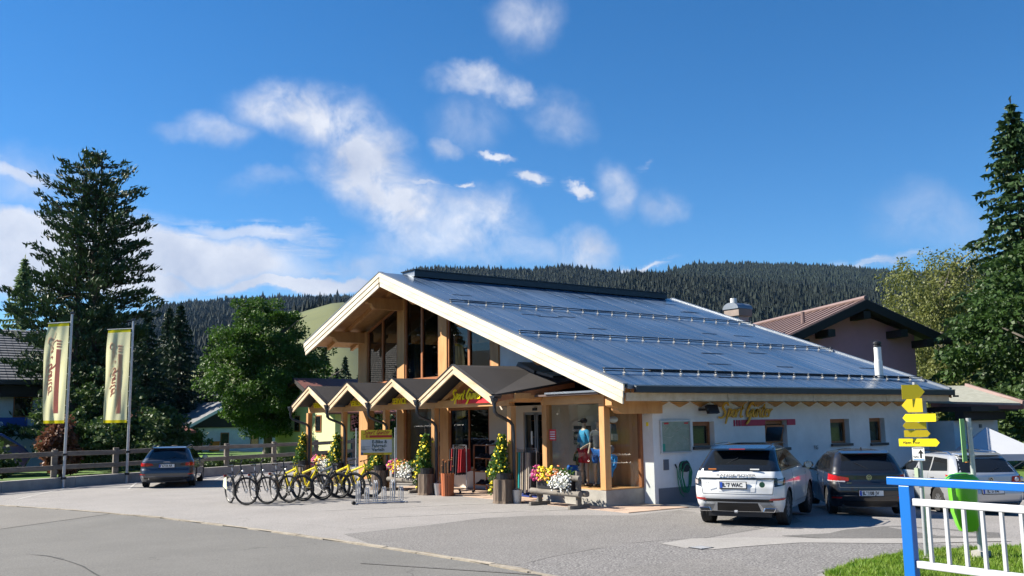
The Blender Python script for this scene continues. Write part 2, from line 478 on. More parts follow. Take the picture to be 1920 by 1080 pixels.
def asphalt(name, base, dark, stain=None, agg=.35, scale=1.0):
    m = bpy.data.materials.new(name); m.use_nodes = True
    nt = m.node_tree; b = nt.nodes['Principled BSDF']; L = nt.links.new
    b.inputs['Roughness'].default_value = .88; b.inputs['Specular IOR Level'].default_value = .35
    t = nt.nodes.new('ShaderNodeTexCoord')
    def noise(s, d=6, r=.6, st=None, dist=0):
        n = nt.nodes.new('ShaderNodeTexNoise'); n.inputs['Scale'].default_value = s; n.inputs['Detail'].default_value = d
        n.inputs['Roughness'].default_value = r; n.inputs['Distortion'].default_value = dist
        if st:
            mp_ = nt.nodes.new('ShaderNodeMapping'); mp_.inputs['Scale'].default_value = st; mp_.inputs['Rotation'].default_value = (0, 0, .35)
            L(t.outputs['Object'], mp_.inputs['Vector']); L(mp_.outputs[0], n.inputs['Vector'])
        else: L(t.outputs['Object'], n.inputs['Vector'])
        return n.outputs['Fac']
    def ramp(f, a, c, lo=0.0, hi=1.0):
        r = nt.nodes.new('ShaderNodeMapRange'); r.inputs['From Min'].default_value = a; r.inputs['From Max'].default_value = c
        r.inputs['To Min'].default_value = lo; r.inputs['To Max'].default_value = hi
        L(f, r.inputs['Value']); return r.outputs[0]
    def mix(f, a, c):
        x = nt.nodes.new('ShaderNodeMix'); x.data_type = 'RGBA'
        L(f, x.inputs['Factor'])
        for s_, v in (('A', a), ('B', c)):
            if isinstance(v, tuple): x.inputs[s_].default_value = (*v, 1)
            else: L(v, x.inputs[s_])
        return x.outputs['Result']
    v = nt.nodes.new('ShaderNodeTexVoronoi'); v.inputs['Scale'].default_value = 55*scale; L(t.outputs['Object'], v.inputs['Vector'])
    c = mix(ramp(noise(.55, 5), .35, .65), base, tuple(q*.82 for q in base))
    c = mix(ramp(noise(1.6, 6, .65, (.35, 2.2, 1)), .5, .72, 0, .35), c, tuple(q*.72 for q in base))
    c = mix(ramp(noise(34*scale, 3, .75), .40, .62, 0, agg*2.0), c, dark)
    c = mix(ramp(noise(13*scale, 4, .8), .45, .62, 0, agg*.7), c, tuple(q*.62 for q in base))
    c = mix(ramp(noise(.9, 9, .75, (1.8, .5, 1), .8), .56, .70, 0, .45), c, tuple(q*.66 for q in base))
    c = mix(ramp(v.outputs['Color'], .75, .98, 0, agg), c, tuple(min(1, q*1.6) for q in base))
    # hairline cracks
    cv = nt.nodes.new('ShaderNodeTexVoronoi'); cv.feature = 'DISTANCE_TO_EDGE'; cv.inputs['Scale'].default_value = .22
    wv = nt.nodes.new('ShaderNodeVectorMath'); wv.operation = 'ADD'
    n3 = nt.nodes.new('ShaderNodeTexNoise'); n3.inputs['Scale'].default_value = 1.3; n3.inputs['Detail'].default_value = 8
    L(t.outputs['Object'], n3.inputs['Vector']); L(t.outputs['Object'], wv.inputs[0]); L(n3.outputs['Color'], wv.inputs[1]); L(wv.outputs[0], cv.inputs['Vector'])
    cm = ramp(cv.outputs['Distance'], .0, .004, .8, 0)
    mm = nt.nodes.new('ShaderNodeMath'); mm.operation = 'MULTIPLY'; L(cm, mm.inputs[0]); L(ramp(noise(.25, 2), .5, .6), mm.inputs[1])
    c = mix(mm.outputs[0], c, tuple(q*.35 for q in base))
    L(c, b.inputs['Base Color'])
    bp = nt.nodes.new('ShaderNodeBump'); bp.inputs['Strength'].default_value = .5; bp.inputs['Distance'].default_value = .012
    L(noise(60*scale, 4, .7), bp.inputs['Height']); L(bp.outputs[0], b.inputs['Normal'])
    return m
LOT = asphalt('pale_worn_asphalt', (.350, .332, .322), (.10, .095, .092))
ROAD = asphalt('grey_road_asphalt', (.185, .180, .170), (.070, .069, .066), agg=.3)
ROAD2 = asphalt('old_road_asphalt', (.215, .205, .19), (.10, .095, .09), agg=.3)
COARSE = asphalt('coarse_pale_asphalt', (.30, .288, .282), (.060, .058, .058), agg=.6, scale=.8)
DARKP = asphalt('dark_patch_asphalt', (.185, .178, .172), (.06, .058, .055), agg=.4)
MIDP = asphalt('mid_patch_asphalt', (.272, .260, .252), (.07, .067, .065), agg=.5)
LIGHTP = asphalt('pale_concrete_strip', (.36, .345, .33), (.16, .15, .14), agg=.2)
GRASSG = mat('meadow_ground', (.085, .165, .022), .95, col2=(.055, .11, .018), vscale=.25, bump=.4, bscale=3)
LAWN = mat('bright_lawn', (.13, .27, .02), .95, col2=(.09, .19, .018), vscale=.8, bump=.5, bscale=8)
SOIL = mat('forest_floor', (.012, .024, .012), .95, col2=(.008, .016, .009), vscale=.02)

def zsheet(name, pts, dz, m, step=None, kind='structure', wob=0.0):
    """flat patch following gz(); pts is an outline in plan"""
    if wob:
        q = []
        for i in range(len(pts)):
            a, b = pts[i], pts[(i+1) % len(pts)]
            n = max(1, int(math.dist(a, b)/.35))
            for k in range(n):
                t = k/n; q.append((a[0]+(b[0]-a[0])*t+random.uniform(-wob, wob), a[1]+(b[1]-a[1])*t+random.uniform(-wob, wob)))
        pts = q
    bm = bmesh.new()
    f = bm.faces.new([bm.verts.new((x, y, 0)) for x, y in pts])
    bmesh.ops.triangulate(bm, faces=bm.faces[:])
    if step:
        xs = [p[0] for p in pts]
        x = 17.0
        while x < min(max(xs), 25):
            bmesh.ops.bisect_plane(bm, geom=bm.verts[:]+bm.edges[:]+bm.faces[:], plane_co=(x, 0, 0), plane_no=(1, 0, 0)); x += 1.0 if x > 17 else 7.0
        for yy in (16.9, 17.9): bmesh.ops.bisect_plane(bm, geom=bm.verts[:]+bm.edges[:]+bm.faces[:], plane_co=(0, yy, 0), plane_no=(0, 1, 0))
    for v in bm.verts: v.co.z = gz(v.co.x, v.co.y)+dz
    bmesh.ops.recalc_face_normals(bm, faces=bm.faces[:])
    if sum(f.normal.z for f in bm.faces) < 0: bmesh.ops.reverse_faces(bm, faces=bm.faces[:])
    me = bpy.data.meshes.new(name); bm.to_mesh(me); bm.free()
    me.materials.append(m); o = bpy.data.objects.new(name, me); C.objects.link(o); o['kind'] = kind
    return o

# far ground and hills: one sheet from the camera to beyond the ridges
HILL_AZ = [(-60, 6.0), (0, 7.0), (20, 7.8), (30.8, 7.8), (33.7, 8.35), (36.6, 8.7), (39.7, 8.95), (42.8, 9.05), (45.2, 8.45), (48, 8.75), (50.5, 9.15), (52.6, 8.95), (55.9, 9.1), (59.2, 9.15),
           (60.3, 8.9), (61.6, 8.0), (63.0, 7.5), (63.6, 7.45), (67.6, 7.35), (71.2, 7.15), (74.5, 6.7), (78, 5.5), (82, 4.2), (90, 3.5), (110, 4), (140, 5), (200, 7), (300, 6)]
def ridge_el(az): return float(np.interp(az, [a for a, e in HILL_AZ], [e for a, e in HILL_AZ]))
def hsh(a, b, s): return math.sin(a*s+1.3)*math.cos(b*s*1.3-.7)+.5*math.sin(a*s*2.3+b*s*1.9)
def hill_z(r, az):
    """height of the land at distance r and bearing az"""
    x, y = r*math.cos(math.radians(az)), r*math.sin(math.radians(az))
    z = 0.0
    # nearer meadow knoll seen left of the gable
    ke = float(np.interp(az, [58, 62, 64.4, 66.9, 69, 74], [3.0, 5.6, 7.05, 6.35, 5.5, 2.0]))
    rk = 620.0
    if 50 < az < 80 and r > 150:
        t = min(1, (r-150)/(rk-150)); top = math.tan(math.radians(ke))*rk
        z = top*(t*t*(3-2*t))**.8 if r < rk else top*max(0, 1-((r-rk)/500)**2)
        z *= min(1, (az-50)/6)*min(1, (80-az)/5)
    rr = 1750.0 if az > 46 else 2500.0
    rr = float(np.interp(az, [40, 46, 60, 64], [2500, 1750, 1750, 2100]))
    top = math.tan(math.radians(ridge_el(az)))*rr
    if r > 250:
        t = min(1, (r-250)/(rr-250)); s = t**1.25 if t < 1 else 1
        z2 = top*s + 9*hsh(x, y, .009)*min(1, t*3)*(1-t) - 1.5
        if r > rr: z2 = top*max(0, 1-((r-rr)/1400)**2)
        z = max(z, z2)
    # spur in front of the far right ridge
    if 20 < az < 64:
        e3 = float(np.interp(az, [20, 30, 36, 42, 46, 52], [4.5, 5.6, 6.4, 7.2, 7.6, 6.0])); r3 = 1500
        t = max(0, 1-abs(r-r3)/900); z = max(z, math.tan(math.radians(e3))*r3*math.sin(t*PI/2)**.9 if t > 0 else z)
    return z
def land():
    radii = [0.5, 20, 30, 42, 60, 90, 130, 180, 240, 310, 380, 450, 520, 580, 640, 720, 820, 930, 1050, 1180, 1320, 1440, 1500, 1580, 1700, 1760, 1900, 2100, 2300, 2480, 2520, 2700, 3100, 3600, 4300]
    azs = list(np.arange(-60, 20, 8.0))+list(np.arange(20, 90, .75))+list(np.arange(90, 300, 8.0))
    vs = []; fs = []; mi = []
    for r in radii:
        for a in azs:
            x, y = r*math.cos(math.radians(a)), r*math.sin(math.radians(a))
            z = hill_z(r, a)
            if r <= 130: z = -0.5
            vs.append((x, y, z))
    n = len(azs)
    for i in range(len(radii)-1):
        for j in range(n):
            k = (j+1) % n
            fs.append((i*n+j, (i+1)*n+j, (i+1)*n+k, i*n+k))
            a, r = azs[j], (radii[i]+radii[i+1])/2
            mi.append(0 if r < 170 else (1 if (56 < a < 90 and r < 640) else 2))
    me = bpy.data.meshes.new('hills'); me.from_pydata(vs, [], fs)
    for m in (GRASSG, mat('hill_meadow', (.120, .130, .042), .95, col2=(.085, .10, .035), vscale=.02, bump=.0), SOIL): me.materials.append(m)
    me.polygons.foreach_set('material_index', mi); me.polygons.foreach_set('use_smooth', [True]*len(fs))
    o = bpy.data.objects.new('hills', me); C.objects.link(o); o['kind'] = 'structure'
land()

# local ground under the village, just below the paving
def local_ground():
    xs = np.unique(np.concatenate([np.arange(-60, 16, 6.0), np.arange(16, 27, 1.0), np.arange(28, 100, 6.0)]))
    ys = np.unique(np.concatenate([np.arange(-60, 15, 5.0), [15, 16, 16.9, 17.4, 17.9, 18.5], np.arange(20, 140, 5.0)]))
    vs = [(x, y, gz(x, y)-.03) for x in xs for y in ys]; m = len(ys)
    fs = [(i*m+j, (i+1)*m+j, (i+1)*m+j+1, i*m+j+1) for i in range(len(xs)-1) for j in range(m-1)]
    me = bpy.data.meshes.new('ground'); me.from_pydata(vs, [], fs); me.materials.append(GRASSG)
    o = bpy.data.objects.new('ground', me); C.objects.link(o); o['kind'] = 'structure'
local_ground()

KERB = [(-6.0, 46), (1.0, 37.0), (4.14, 30.49), (5.40, 27.3), (6.58, 23.41), (7.39, 19.33), (7.99, 15.27), (8.31, 12.37), (8.34, 10.8), (8.20, 8.0), (7.9, 5.4), (7.5, 2.0), (7.4, -8)]
WALLP = [(-4, 31.5), (1.0, 34.6), (5.0, 36.75), (7.6, 38.1), (10.0, 39.2), (13.2, 40.8), (15.5, 42.1), (18.0, 43.4), (24, 46.5)]
lot = zsheet('parking_lot', WALLP + [(24, 17.6), (30, 17.6), (44, 17.6), (44, -8)] + KERB[::-1], 0.0, LOT, step=1)
zsheet('road', [(-20, -8), (7.4, -8)][:1] + [(-20, 60), (-12, 60)] + KERB, 0.004-.008, ROAD)
zsheet('old_road_surface', [(-20, 60), (-12, 60), (-6, 46), (1, 37), (4.14, 30.49), (5.40, 27.3), (5.95, 25.5), (5.75, 25.3), (3.2, 23.4), (-2, 20), (-20, 12)], .002, ROAD2)
# repairs in the asphalt
zsheet('asphalt_patch', [(8.40, 17.3), (10.4, 17.5), (12.06, 17.9), (13.3, 17.56), (14.2, 16.8), (14.9, 16.0), (17.0, 16.2), (18.5, 14.5), (16.5, 12.6), (13.0, 12.1), (12.3, 12.4), (11.44, 12.5), (10.5, 12.3), (9.53, 12.1), (8.55, 11.75), (8.33, 12.4), (8.05, 15.3)], .004, MIDP, wob=.015)
zsheet('asphalt_patch', [(8.55, 11.75), (9.53, 12.05), (10.49, 12.26), (11.44, 12.5), (12.29, 12.31), (13.07, 12.01), (14.2, 11.0), (15.2, 9.5), (15.4, 8.2), (13.8, 8.7), (12.27, 8.6), (11.2, 8.35), (10, 7.3), (8.2, 7.9), (8.36, 10.8)], .004, COARSE, wob=.012)
zsheet('asphalt_patch', [(8.90, 10.24), (9.79, 10.45), (10.88, 10.5), (11.5, 10.0), (11.1, 9.5), (10.9, 8.3), (9.9, 7.4), (8.25, 8.0), (8.36, 9.6)], .008, MIDP, wob=.03)
zsheet('concrete_strip', [(11.91, 12.07), (12.8, 12.2), (13.61, 11.66), (14.52, 10.6), (15.5, 9.75), (16.8, 8.6), (16.5, 8.3), (14.9, 9.35), (13.76, 10.55), (12.67, 10.85), (12.03, 10.95), (11.80, 11.4)], .010, LIGHTP, wob=.008)
zsheet('asphalt_patch', [(14.3, 11.4), (15.24, 11.05), (16.0, 11.2), (17.5, 10.95), (17.8, 9.2), (16.8, 8.65), (15.5, 9.85), (14.55, 10.6)], .006, DARKP, wob=.01)
for pts in ([(8.34, 10.7), (8.36, 10.8), (8.0, 11.6), (6.9, 13.6), (6.86, 13.55)],):
    zsheet('road_seam', pts, .004, DARKP)
zsheet('road_crack', [(2.95, 18.5), (3.2, 17.9), (3.32, 17.2), (3.40, 16.2), (3.37, 15.1), (3.42, 13.8), (3.435, 13.8), (3.39, 15.1), (3.42, 16.2), (3.34, 17.22), (3.22, 17.92)], .002, mat('crack_filler', (.035, .035, .035), .8), wob=.008)
zsheet('road_crack', [(9.3, 7.9), (9.33, 7.88), (9.0, 9.4), (8.96, 9.4)], .012, mat('crack_filler', (.035, .035, .035), .8), wob=.01)
PAINT = mat('worn_road_paint', (.50, .48, .46), .85, col2=(.27, .26, .25), vscale=5)
def stripe(a, b, w=.09, z=.006):
    a, b = Vector(a), Vector(b); d = (b-a).normalized(); n = Vector((-d.y, d.x))*w/2
    zsheet('parking_line', [tuple(p) for p in (a+n, b+n, b-n, a-n)], z, PAINT, wob=0)
stripe((4.85, 32.6), (7.47, 37.9)); stripe((8.63, 34.7), (10.0, 38.9)); stripe((12.6, 37.6), (14.3, 41.3)); stripe((10.3, 22.3), (14.55, 20.9), .07); stripe((10.1, 19.9), (14.9, 18.2), .06); stripe((14.2, 18.4), (14.95, 17.9), .06)
# kerb stones between road and car park
kerb = thing('kerb', None, None); kerb['kind'] = 'structure'
KM = mat('pale_kerb_stone', (.37, .33, .27), .9, col2=(.21, .18, .14), vscale=4, bump=.5, bscale=18, obj_var=.12)
def along(path, step, start=0.0):
    pts = [Vector(p) for p in path]; out_ = []; acc = -start
    for a, b in zip(pts, pts[1:]):
        L_ = (b-a).length; d = (b-a)/L_; t = -acc if acc < 0 else 0
        while acc+step <= 0: acc += step
        t = (0 if acc == 0 else (step-acc) % step)
        while t < L_:
            out_.append((a+d*t, d)); t += step
        acc = (step-(t-L_)) % step
    return out_
for p, d in along(KERB[2:], .95):
    if p.y < 0: break
    mb = MB(); q = p+d*.93; nrm = Vector((-d.y, d.x)); w = random.uniform(.038, .055)
    jit = [random.uniform(-.012, .012) for _ in range(4)]
    mb.prism([(*(p+nrm*(w+jit[0])), -.05), (*(q+nrm*(w+jit[1])), -.05), (*(q-nrm*(w+jit[2])), -.05), (*(p-nrm*(w+jit[3])), -.05)], (0, 0, .05+random.uniform(.014, .026)))
    mb.build('kerb_stone', KM, kerb)
dirt = zsheet('gravel_dirt', [(p.x+.05+random.uniform(0, .08), p.y) for p, d in along(KERB[2:9], .4)] + [(p.x-.05, p.y) for p, d in along(KERB[2:9], .4)][::-1], .012, mat('kerb_dirt', (.24, .20, .15), .95, col2=(.14, .12, .09), vscale=9, bump=.5), kind='structure')
mh = thing('manhole_cover', 'small dark grid drain cover set in the pale strip of asphalt', 'drain cover', (12.0, 11.24, .012))
m_ = MB(); m_.box(11.86, 12.16, 11.08, 11.38, .010, .018); m_.build('frame', DARKMETAL, mh)
m_ = MB()
for i in range(6): m_.box(11.885+i*.043, 11.905+i*.043, 11.10, 11.36, .018, .022)
m_.build('grate', STEEL, mh)
# grass verge in the lower right
GV = [(11.24, 8.27), (12.27, 8.51), (13.81, 8.60), (14.85, 8.31), (15.88, 7.81), (18.5, 6.0), (18.5, 0), (10.0, 0), (8.9, 3.2), (9.4, 5.6), (10.2, 7.3)]
zsheet('verge_turf', GV, .016, mat('verge_turf', (.075, .13, .02), .95, col2=(.13, .14, .045), vscale=2.5, bump=.6, bscale=25))
def inpoly(x, y, P):
    c = False; j = len(P)-1
    for i in range(len(P)):
        if (P[i][1] > y) != (P[j][1] > y) and x < (P[j][0]-P[i][0])*(y-P[i][1])/(P[j][1]-P[i][1])+P[i][0]: c = not c
        j = i
    return c
def blades(name, P, n, h, m, box):
    xs = []; 
    while len(xs) < n:
        x, y = random.uniform(box[0], box[1]), random.uniform(box[2], box[3])
        if inpoly(x, y, P): xs.append((x, y))
    A = np.array(xs); N = len(A); ang = rng.uniform(0, 2*PI, N); hh = rng.uniform(.5, 1.2, N)*h
    # tufts
    hh *= .7+.6*(np.sin(A[:, 0]*9)*np.cos(A[:, 1]*7) > .2)
    b = np.stack([A[:, 0], A[:, 1], np.full(N, .012)], 1); d = np.stack([np.cos(ang), np.sin(ang), np.zeros(N)], 1)
    lean = np.stack([rng.normal(0, .4, N), rng.normal(0, .4, N), np.ones(N)], 1)*hh[:, None]
    w = .006+.006*rng.random(N)
    return quads_object(name, np.stack([b-d*w[:, None], b+d*w[:, None], b+lean], 1), m, kind='stuff')
GL1 = leafmat('grass_blades', (.12, .26, .015), (.24, .32, .05), 4, .4)
blades('grass', GV[:6]+[(18.5, 5), (10.0, 5), (9.4, 5.6), (10.2, 7.3)], 42000, .075, GL1, (9.3, 17, 5, 8.7))
blades('grass', [(11.2, 8.2), (12.27, 8.58), (13.81, 8.68), (14.85, 8.39), (15.88, 7.89), (15.8, 7.7), (14.8, 8.15), (13.8, 8.4), (12.3, 8.3)], 2600, .06, GL1, (11, 16, 7.6, 8.8))

# forests on the hills, far enough off to read as one mass
def forest(name, n, rmin, rmax, a0, a1, hmin, hmax, keep, m, seed):
    r_ = np.random.default_rng(seed)
    r = np.sqrt(r_.uniform(rmin**2, rmax**2, n)); a = r_.uniform(a0, a1, n)
    x = r*np.cos(np.radians(a)); y = r*np.sin(np.radians(a))
    z = np.array([hill_z(q, w) for q, w in zip(r, a)])
    ok = np.array([keep(q, w, zz) for q, w, zz in zip(r, a, z)])
    x, y, z = x[ok], y[ok], z[ok]; N = len(x)
    h = r_.uniform(hmin, hmax, N)*(.8+.5*r_.random(N)**3+.35*(r_.random(N) > .95)); z = z-h*.12*r_.random(N); w = h*r_.uniform(.16, .34, N); ph = r_.uniform(0, 2*PI, N)
    faces = []
    K = 4
    for (zb, zt, wb) in ((.05, .55, 1.0), (.34, .8, .72), (.6, 1.0, .45)):
        for k in range(K):
            a1_ = ph+2*PI*k/K+zb*3; a2_ = ph+2*PI*(k+1)/K+zb*3
            j1 = r_.uniform(.75, 1.2, N)
            p1 = np.stack([x+w*wb*j1*np.cos(a1_), y+w*wb*j1*np.sin(a1_), z+h*(zb+r_.uniform(-.03, .03, N))], 1)
            p2 = np.stack([x+w*wb*np.cos(a2_), y+w*wb*np.sin(a2_), z+h*zb], 1)
            p3 = np.stack([x, y, z+h*zt], 1)
            faces.append(np.stack([p1, p2, p3], 1))
    F = np.concatenate(faces, 0)
    return quads_object(name, F, m, kind='stuff')
FOR = mat('far_conifers', (.0085, .018, .0105), .95, col2=(.0035, .008, .006), vscale=.05, detail=10)
FOR2 = mat('far_conifers_mixed', (.015, .027, .012), .95, col2=(.005, .011, .007), vscale=.03, detail=10)
forest('forest_ridge', 52000, 700, 1810, 22, 66, 9, 17, lambda q, w, z: q > 720 or w < 56, FOR, 3)
forest('far_forest', 26000, 1750, 2560, 22, 56, 11, 19, lambda q, w, z: q > 1700, FOR2, 4)
forest('left_forest', 24000, 1000, 2150, 60, 84, 10, 18, lambda q, w, z: True, FOR, 5)
forest('near_forest', 8000, 300, 720, 18, 50, 9, 17, lambda q, w, z: True, FOR2, 6)
forest('valley_forest', 6000, 640, 1050, 64, 92, 11, 18, lambda q, w, z: True, FOR, 8)
# the air between the village and the ridges
hz = MB().box(-2600, 2700, -2600, 2700, -3, 620)
hm_ = bpy.data.materials.new('mountain_air'); hm_.use_nodes = True; ht = hm_.node_tree; ht.nodes.clear()
ho = ht.nodes.new('ShaderNodeOutputMaterial'); hv = ht.nodes.new('ShaderNodeVolumePrincipled')
hv.inputs['Color'].default_value = (.36, .62, 1.0, 1); hv.inputs['Density'].default_value = .000027; hv.inputs['Anisotropy'].default_value = .1
ht.links.new(hv.outputs[0], ho.inputs['Volume'])
hz.build('haze', hm_, kind='stuff')

# ------------------------------------------------------------------ the sports shop
shop = thing('sports_shop', 'big timber-gabled shop with a long dark blue roof and four small gabled porches', 'shop building', (17.2, 17.6, 0))
XV, XF, XR, YR, ZR = 15.5, 17.2, 30.2, 29.3, 7.46      # verge, facade, rear verge, ridge
YE, ZE, YL = 16.76, 3.0, 35.76                          # right eave, its height, left eave
SR = (ZR-ZE)/(YR-YE); SL = .318
def rz_(y): return ZR-SR*(YR-y) if y <= YR else ZR-SL*(y-YR)
TH = .10
def roofmat():
    m = bpy.data.materials.new('blue_grey_roof_membrane'); m.use_nodes = True
    nt = m.node_tree; b = nt.nodes['Principled BSDF']; L = nt.links.new
    t = nt.nodes.new('ShaderNodeTexCoord')
    mp_ = nt.nodes.new('ShaderNodeMapping'); mp_.inputs['Scale'].default_value = (5.0, .22, .22); L(t.outputs['Object'], mp_.inputs['Vector'])
    n = nt.nodes.new('ShaderNodeTexNoise'); n.inputs['Scale'].default_value = 1.0; n.inputs['Detail'].default_value = 6; L(mp_.outputs[0], n.inputs['Vector'])
    n2 = nt.nodes.new('ShaderNodeTexNoise'); n2.inputs['Scale'].default_value = .35; n2.inputs['Detail'].default_value = 5; L(t.outputs['Object'], n2.inputs['Vector'])
    a = nt.nodes.new('ShaderNodeMath'); a.operation = 'ADD'; L(n.outputs['Fac'], a.inputs[0]); L(n2.outputs['Fac'], a.inputs[1])
    r = nt.nodes.new('ShaderNodeMapRange'); r.inputs['From Min'].default_value = .8; r.inputs['From Max'].default_value = 1.25; L(a.outputs[0], r.inputs['Value'])
    mx = nt.nodes.new('ShaderNodeMix'); mx.data_type = 'RGBA'; mx.inputs['A'].default_value = (.046, .074, .120, 1); mx.inputs['B'].default_value = (.092, .140, .220, 1)
    L(r.outputs[0], mx.inputs['Factor']); L(mx.outputs['Result'], b.inputs['Base Color'])
    r2 = nt.nodes.new('ShaderNodeMapRange'); r2.inputs['From Min'].default_value = .35; r2.inputs['From Max'].default_value = .65; r2.inputs['To Min'].default_value = .20; r2.inputs['To Max'].default_value = .42
    L(n.outputs['Fac'], r2.inputs['Value']); L(r2.outputs[0], b.inputs['Roughness'])
    b.inputs['Specular IOR Level'].default_value = 1.0; b.inputs['IOR'].default_value = 1.9
    bp = nt.nodes.new('ShaderNodeBump'); bp.inputs['Strength'].default_value = .12; bp.inputs['Distance'].default_value = .02; L(n.outputs['Fac'], bp.inputs['Height']); L(bp.outputs[0], b.inputs['Normal'])
    return m
ROOFM = roofmat()
def slope_piece(x0, x1, y0, y1, off=0.0, th=TH):
    m = MB(); a = (x0, y0, rz_(y0)+off); b = (x1, y0, rz_(y0)+off); c = (x1, y1, rz_(y1)+off); d = (x0, y1, rz_(y1)+off)
    m.prism([a, b, c, d], (0, 0, -th)); return m
ns = 15; w_ = (XR-XV-.16)/ns
for i in range(ns):
    x0 = XV+.08+i*w_
    slope_piece(x0+.003, x0+w_-.003, YE-.02, YR, (i % 2)*.002).build('roof_sheet', ROOFM, shop)
slope_piece(XV+.08, XR-.08, YR, YL+.02).build('roof_sheet', ROOFM, shop, label='left slope of the main roof')
# lap joints seen as short dark ticks
for k in range(34):
    x0 = random.uniform(XV+.6, XR-1.6); y = YE+.9+(k % 9)*1.25+random.uniform(-.2, .2)
    m_ = MB(); z = rz_(y)+.008; m_.prism([(x0, y-.02, z-.007+.0), (x0+random.uniform(.6, 1.1), y-.02, z-.007), (x0+.8, y+.02, z+.010), (x0, y+.02, z+.010)], (0, 0, .006))
    if k < 26: m_.build('lap_joint', DARKMETAL, shop)
# sawn soffit boards under the overhangs
slope_piece(XV+.03, XF-.003, YE+.1, YR, -TH-.005, .03).build('soffit', WOOD, shop)
slope_piece(XV+.03, XR-.1, YR, YL-.1, -TH-.005, .03).build('soffit', WOOD, shop)
slope_piece(XF, XR-.1, YE+.1, 17.56, -TH-.005, .03).build('soffit', WOOD, shop)
# verge boards: upper narrow, lower wide, on both slopes, front and rear
def verge(xo, thick, ya, yb, o0, o1, m, name='verge_board'):
    mb = MB(); mb.prism([(xo, ya, rz_(ya)+o0), (xo, yb, rz_(yb)+o0), (xo, yb, rz_(yb)+o1), (xo, ya, rz_(ya)+o1)], (thick, 0, 0))
    return mb.build(name, m, shop)
for ya, yb in ((YE+.02, YR-.001), (YR+.001, YL-.02)):
    L1 = -.17
    verge(XV-.02, .05, ya, yb, -.005, -.17, PALEWOOD)
    verge(XV+.0, .05, ya+.05, yb-.05 if yb > YR+1 else yb, -.185, -.35, PALEWOOD)
    verge(XV+.02, .05, ya+.09, yb-.09 if yb > YR+1 else yb, -.362, -.51, PALEWOOD)
    verge(XV-.035, .16, ya-.02, yb+(.02 if yb > YR+1 else 0), .03, .0, GREYMETAL, 'verge_flashing')
    verge(XR-.03, .05, ya, yb, -.0, -.3, WOOD)
    verge(XR-.12, .16, ya-.02, yb, .05, .0, GREYMETAL, 'verge_flashing')
# ridge vent: long dark box, slightly short of both ends
m_ = MB(); m_.prism([(16.7, YR-.42, ZR-.10), (16.7, YR+.42, ZR-.10), (16.7, YR+.42, ZR+.12), (16.7, YR-.42, ZR+.12)], (12.7, 0, 0)); m_.build('ridge_vent', DARKMETAL, shop)
m_ = MB(); m_.prism([(16.62, YR-.46, ZR+.125), (16.62, YR+.46, ZR+.125), (16.62, YR+.46, ZR+.16), (16.62, YR-.46, ZR+.16)], (12.86, 0, 0)); m_.build('vent_cover', DARKMETAL, shop)
m_ = MB(); m_.box(16.68, 16.70, YR-.44, YR+.44, ZR-.1, ZR+.12); m_.build('vent_end', GREYMETAL, shop)
# snow rails: two pipes on brackets, three rows
SB = MB(); SB.box(-.010, .010, -.10, .05, 0, .02); SB.prism([(-.006, -.07, .0), (-.006, .0, .0), (-.006, .0, .13), (-.006, -.03, .13)], (.012, 0, 0)); SB.tube([(-.016, -.02, .11), (.016, -.02, .11)], .024, 8); SB.tube([(-.016, -.05, .05), (.016, -.05, .05)], .021, 8)
tmp = SB.build('tmp', mat('bracket_grey', (.30, .31, .32), .6)); sbm = tmp.data; bpy.data.objects.remove(tmp); sbm.name = 'bracket'
for yy, xa in ((YE+.93, XV+.12), (YE+4.45, XV+.12), (YE+8.1, XV+.12)):
    z = rz_(yy)
    rail = MB().tube([(xa, yy-.02, z+.11), (XR-.1, yy-.02, z+.11)], .017, 6)
    ro = rail.build('snow_rail', DARKMETAL, shop)
    MB().tube([(xa, yy-.05, z+.05), (XR-.1, yy-.05, z+.05)], .014, 6).build('lower_pipe', DARKMETAL, ro)
    nb = 22
    for i in range(nb):
        inst('bracket', sbm, ro, Vector((xa+.05+i*(XR-.25-xa)/(nb-1), yy, z+.0))-origin_of(ro))
# gutters
def halfpipe(mb, a, b, r=.075, n=8):
    a, b = Vector(a), Vector(b); d = (b-a).normalized(); s_ = Vector((0, 0, 1)).cross(d).normalized()
    A = [a+s_*r*math.cos(PI+PI*k/n)+Vector((0, 0, 1))*r*math.sin(PI+PI*k/n) for k in range(n+1)]
    B = [p+(b-a) for p in A]; A2 = [a+(p-a)*.93+Vector((0, 0, .001)) for p in A]; B2 = [p+(b-a) for p in A2]
    k = n+1; vs = A+B+A2+B2; fs = []
    for i in range(n): fs += [(i, i+1, k+i+1, k+i), (2*k+i, 3*k+i, 3*k+i+1, 2*k+i+1)]
    fs += [(0, k, 3*k, 2*k), (n, 2*k+n, 3*k+n, k+n), tuple(range(k)), tuple(k+i for i in range(k))]
    mb.add(vs, fs); return mb
gm = MB(); gm.box(XV+.28, XR, YE-.13, YE-.02, 2.80, 2.965); go = gm.build('gutter', DARKMETAL, shop, bevel=.02)
MB().box(XV+.2, XR-.02, YE-.15, YE-.135, 2.955, 2.985).build('gutter_lip', GREYMETAL, go)
MB().box(XR, XR+.25, YE-.10, YE-.03, 2.74, 2.80).build('gutter_spout', DARKMETAL, go)
